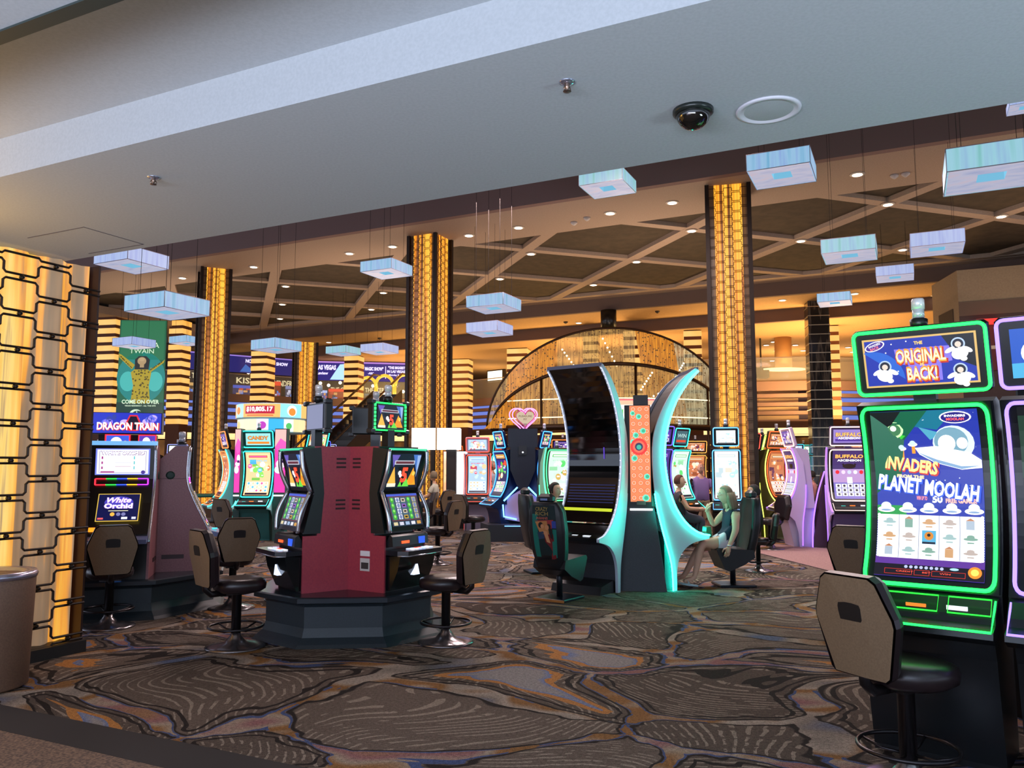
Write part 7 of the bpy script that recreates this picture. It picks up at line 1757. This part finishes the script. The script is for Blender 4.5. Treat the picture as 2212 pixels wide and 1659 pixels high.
# ---- woman in the navy top, seated sideways to us in the gaming chair (chair faces 184)
J = {'pe': ((0, -0.06, 0.56), (0.165, 0.14)), 'wa': ((0, -0.08, 0.74), (0.15, 0.125)), 'ch': ((0, -0.07, 0.94), (0.165, 0.13)), 'ne': ((0, -0.03, 1.085), 0.058), 'hb': ((0, 0.0, 1.14), 0.052),
     'shl': ((-0.17, -0.06, 1.01), 0.062), 'ell': ((-0.26, -0.03, 0.77), 0.050), 'wrl': ((-0.285, 0.08, 0.55), 0.028),
     'shr': ((0.17, -0.05, 1.01), 0.062), 'elr': ((0.24, 0.12, 0.80), 0.048), 'wrr': ((0.18, 0.22, 1.02), 0.028),
     'hil': ((-0.10, 0.05, 0.56), 0.112), 'knl': ((-0.11, 0.40, 0.60), 0.070), 'anl': ((-0.08, 0.50, 0.12), 0.036), 'tol': ((-0.08, 0.66, 0.075), 0.034),
     'hir': ((0.10, 0.05, 0.56), 0.112), 'knr': ((0.10, 0.36, 0.52), 0.070), 'anr': ((0.09, 0.60, 0.12), 0.036), 'tor': ((0.09, 0.76, 0.075), 0.034)}


wp = person('woman in a navy sleeveless top and white shorts sitting in a black gaming chair', (2.98, 11.36, 0), 184, J, '#dcae94', (0, 0.02, 1.235), radians(4), 
    clothes=[('sleeveless_top', '#10203c', top_(-1, 0.60), 0.012), ('shorts', '#d8d4e4', bottoms(0.38, -1, 0.60), 0.014)], hairc='#8a7c64', style='long',
    hands=[('wrl', (0.05, 0.25, -1), (0, 1, 0.2), 0.5), ('wrr', (-0.3, -0.3, 1), (-1, 0.2, 0), 0.7)], hpitch=radians(6), sub=3)
for sx, (px, py, pz) in ((-1, (-0.08, 0.58, 0.05)), (1, (0.09, 0.68, 0.05))):
    T = Matrix.Translation((px, py, pz)) @ Matrix.Rotation(radians(8), 4, 'X'); mb = MB(); ol = [(0.045 * cos(a) * (1.0 + 0.12 * sin(a)), 0.135 * sin(a)) for a in [i * pi / 10 for i in range(20)]]
    mb.prism(ol, -0.03, -0.008, M('#a8d0d8', 0.5), 'z', T); mb.tube([T @ Vector(p) for p in ((-0.042, -0.01, -0.01), (-0.03, 0.03, 0.035), (0, 0.075, 0.03), (0.03, 0.03, 0.035), (0.042, -0.01, -0.01))], 0.006, M('#c8e0e4', 0.4), 6)
    k = mb.build('flip_flop', wp); k['label'] = 'pale flip flop'
mb = MB(); T = Matrix.Translation((0, 0.02, 1.235)) @ Matrix.Rotation(radians(4), 4, 'Z')
for sx in (-1, 1):
    mb.tube([T @ Vector((sx * 0.03 + 0.022 * cos(a), 0.102, 0.016 + 0.016 * sin(a))) for a in [i * pi / 6 for i in range(12)]], 0.0025, M('#c8d8d0', 0.3), 5, True); mb.tube([T @ Vector((sx * 0.052, 0.10, 0.02)), T @ Vector((sx * 0.078, 0.0, 0.02))], 0.0025, M('#c8d8d0', 0.3), 5)
mb.build('glasses', wp)
mb = MB(); wv = Vector(J['wrl'][0]); mb.lathe([(0.031, -0.008), (0.033, 0.0), (0.031, 0.008)], M('#e8e8f0', 0.2, 0.6), 14, Matrix.Translation(wv + Vector((0, -0.005, 0.02)))); mb.build('bracelet', wp)
# little bag on her lap
mb = MB(); mb.prism([(-0.02, 0), (0.07, 0.0), (0.06, 0.14), (0.0, 0.15)], -0.09, 0.09, M('#1c6a48', 0.3), 'x'); tag(mb.build('handbag', None, Vector((2.98, 11.36, 0)) + Matrix.Rotation(radians(94), 3, 'Z') @ Vector((-0.0, 0.26, 0.66)), radians(94)), 'small green handbag on the lap of the seated woman', 'handbag')
# ---- man in the purple shirt
J = {'pe': ((0, 0, 0.96), (0.165, 0.14)), 'wa': ((0, 0.03, 1.12), (0.175, 0.16)), 'ch': ((0, 0.0, 1.34), (0.17, 0.13)), 'ne': ((0, 0.0, 1.50), 0.062), 'hb': ((0, 0.01, 1.56), 0.056),
     'shl': ((-0.20, 0, 1.40), 0.066), 'ell': ((-0.29, -0.02, 1.13), 0.048), 'wrl': ((-0.28, 0.07, 0.90), 0.030), 'shr': ((0.20, 0, 1.40), 0.066), 'elr': ((0.30, -0.02, 1.14), 0.048), 'wrr': ((0.31, 0.10, 0.92), 0.030),
     'hil': ((-0.10, 0, 0.90), 0.105), 'knl': ((-0.12, 0.06, 0.50), 0.066), 'anl': ((-0.13, -0.08, 0.10), 0.038), 'tol': ((-0.14, 0.07, 0.045), 0.036), 'hir': ((0.10, 0, 0.90), 0.105), 'knr': ((0.13, 0.14, 0.50), 0.066), 'anr': ((0.14, 0.16, 0.09), 0.038), 'tor': ((0.15, 0.31, 0.045), 0.036)}

mp_ = atz(1512, 1160)
man = person('bald man in a purple polo shirt and khaki shorts walking between the machines', (4.07, 17.6, 0), -84, J, '#e0a48c', (0, 0.02, 1.655), radians(-8),
    clothes=[('polo_shirt', '#9070a8', top_(0.6, 0.95), 0.013), ('shorts', '#a88c70', bottoms(0.93, -1, 0.95), 0.025)], hairc=None, hands=[('wrl', (0, 0.3, -1), (0, 1, 0.2), 0.8), ('wrr', (0, 0.3, -1), (0, 1, 0.2), 0.8)], sc=0.95, sub=3)
mb = MB()
for sx in (-1, 1): mb.tube([(sx * 0.03 + 0.022 * cos(a), 0.10, 1.745 + 0.012 * sin(a)) for a in [i * pi / 5 for i in range(10)]], 0.004, M('#2a2420', 0.3), 5, True)
mb.build('sunglasses', man)
mb = MB()
for sx in (-1, 1): mb.tube([(sx * 0.03 + 0.022 * cos(a), 0.128, 1.672 + 0.014 * sin(a)) for a in [i * pi / 5 for i in range(10)]], 0.003, M('#3a302c', 0.3), 5, True)
mb.build('glasses', man)
mb = MB(); mb.lathe([(0.036, -0.01), (0.038, 0.0), (0.036, 0.01)], E('#50e060', 0.7), 14, Matrix.Translation(Vector(J['wrr'][0]) + Vector((0, -0.03, 0.05)))); k = mb.build('wristband', man)
mb = MB()
for sx, x, y in ((-1, -0.135, 0.0), (1, 0.145, 0.24)): mb.box((x - 0.05, y - 0.10, 0.0), (x + 0.05, y + 0.14, 0.085), M('#c8c0b8', 0.6), None, 0.03)
mb.build('shoes', man)
# ---- seated figure builder for the others
def seated(label, loc, face, skin, topc, hairc, style='short', headyaw=0.0, botc='#3a3a48', sc=1.0, reach=True, seat=0.62, sleeves=False):
    z = seat
    J = {'pe': ((0, -0.02, z + 0.10), (0.15, 0.125)), 'wa': ((0, -0.03, z + 0.26), (0.135, 0.115)), 'ch': ((0, 0.0, z + 0.45), (0.145, 0.115)), 'ne': ((0, 0.02, z + 0.60), 0.052), 'hb': ((0, 0.04, z + 0.66), 0.048),
         'shl': ((-0.16, 0.01, z + 0.51), 0.056), 'ell': ((-0.22, 0.12, z + 0.27), 0.044), 'wrl': ((-0.16, 0.36, z + 0.24), 0.028), 'shr': ((0.16, 0.01, z + 0.51), 0.056), 'elr': ((0.22, 0.12, z + 0.27), 0.044), 'wrr': ((0.16, 0.36 if reach else 0.2, z + (0.26 if reach else 0.15)), 0.028),
         'hil': ((-0.09, 0.08, z + 0.09), 0.10), 'knl': ((-0.13, 0.42, z + 0.06), 0.066), 'anl': ((-0.12, 0.36, 0.26), 0.038), 'tol': ((-0.12, 0.50, 0.215), 0.034), 'hir': ((0.09, 0.08, z + 0.09), 0.10), 'knr': ((0.13, 0.42, z + 0.06), 0.066), 'anr': ((0.12, 0.36, 0.26), 0.038), 'tor': ((0.12, 0.50, 0.215), 0.034)}
    
    return person(label, loc, face, J, skin, (0, 0.05, z + 0.755), headyaw, clothes=[('top', topc, top_(0.65 if sleeves else -1, z + 0.14), 0.014), ('trousers', botc, bottoms(1, 0.9, z + 0.14), 0.012)],
        hairc=hairc, style=style, hands=[('wrl', (0, 1, -0.1), (1, 0, 0.2), 0.6), ('wrr', (0, 1, -0.1), (-1, 0, 0.2), 0.6)], sc=sc)
seated('young woman with dark tied-back hair looking right beside the poster chair', (0.63, 12.72, 0), 15, '#d8a890', '#e0a8a0', '#241c1a', 'bun', radians(-62), seat=0.50)
seated('short-haired woman in a dark tank top playing a machine behind the teal arc', (3.02, 14.9, 0), 5, '#d09a80', '#2c2830', '#5a2c20', 'short', radians(-30), sc=0.98)
stool(0, 0, 10, 'stool under the short-haired woman in the dark tank top', 1.0, xy=(3.02, 14.9))
seated('person seated beyond the gaming chair and mostly hidden by its back', (3.86, 12.9, 0), 165, '#d09078', '#20302c', '#241c1a', 'short', 0.3, seat=0.46)
seated('person in a light top leaning back near the flame panel', (at(940, 1050, 20).x, 20.0, 0), 170, '#c89878', '#b8b4a0', '#7a6850', 'short', radians(-20), sleeves=True)
stool(0, 0, 170, 'stool under the person in the light top near the flame panel', 1.0, xy=(at(940, 1050, 20).x, 20.0))
seated('woman in a pale top seated behind the man in the purple shirt', (at(1482, 1050, 22.5).x, 22.5, 0), 200, '#8a5c48', '#d8c8c0', '#201818', 'short', 0.0, sleeves=True)
stool(0, 0, 165, 'stool under the person hidden beyond the gaming chair', 0.85, xy=(3.86, 12.9))
stool(0, 0, 200, 'stool under the woman in a pale top', 1.0, xy=(at(1482, 1050, 22.5).x, 22.5))
for u, D, f_, tc_, lab in ((1702, 23.5, 100, '#5a5040', 'person in a drab jacket seated in the passage right of the orange machine'), (1722, 25.0, 60, '#e04030', 'person in a red top seated deep in the passage at right'), (1753, 21.5, 150, '#e89890', 'person in a pink top seated just left of the violet buffalo machine'),
                           (1290, 23.0, 80, '#403a44', 'dark figure at the bar behind the black arc screen')):
    seated(lab, ((u - 1106) / F * D, D, 0), f_, '#c08468', tc_, '#2a2018', 'short', radians(-20), sleeves=True); stool(0, 0, f_, 'stool under the ' + lab.split(' seated')[0], 1.0, xy=((u - 1106) / F * D, D))
# ---- man in grey beside the blue pod
J = {'pe': ((0, 0, 0.94), (0.15, 0.12)), 'wa': ((0, 0.01, 1.10), (0.15, 0.13)), 'ch': ((0, 0.0, 1.32), (0.165, 0.12)), 'ne': ((0, 0.0, 1.47), 0.058), 'hb': ((0, 0.01, 1.53), 0.052),
     'shl': ((-0.19, 0, 1.38), 0.06), 'ell': ((-0.26, -0.03, 1.12), 0.045), 'wrl': ((-0.24, 0.1, 0.92), 0.03), 'shr': ((0.19, 0, 1.38), 0.06), 'elr': ((0.26, 0.04, 1.12), 0.045), 'wrr': ((0.20, 0.22, 1.0), 0.03),
     'hil': ((-0.09, 0, 0.88), 0.10), 'knl': ((-0.10, 0.03, 0.48), 0.064), 'anl': ((-0.11, 0.0, 0.09), 0.038), 'tol': ((-0.12, 0.14, 0.045), 0.036), 'hir': ((0.09, 0, 0.88), 0.10), 'knr': ((0.10, 0.03, 0.48), 0.064), 'anr': ((0.11, 0.0, 0.09), 0.038), 'tor': ((0.12, 0.14, 0.045), 0.036)}

person('man in a grey shirt standing between the red-framed machine and the blue pod', (at(1063, 1050, 21.5).x, 21.5, 0), -20, J, '#b88468', (0, 0.02, 1.63), 0.2, clothes=[('shirt', '#a8a8b4', top_(0.65, 0.93), 0.018), ('trousers', '#3a3a44', bottoms(1, 0.9, 0.93), 0.014)],
    hairc='#8a7868', hands=[('wrl', (0, 0.3, -1), (0, 1, 0.2), 0.7), ('wrr', (0, 1, 0), (-1, 0, 0.2), 0.6)])
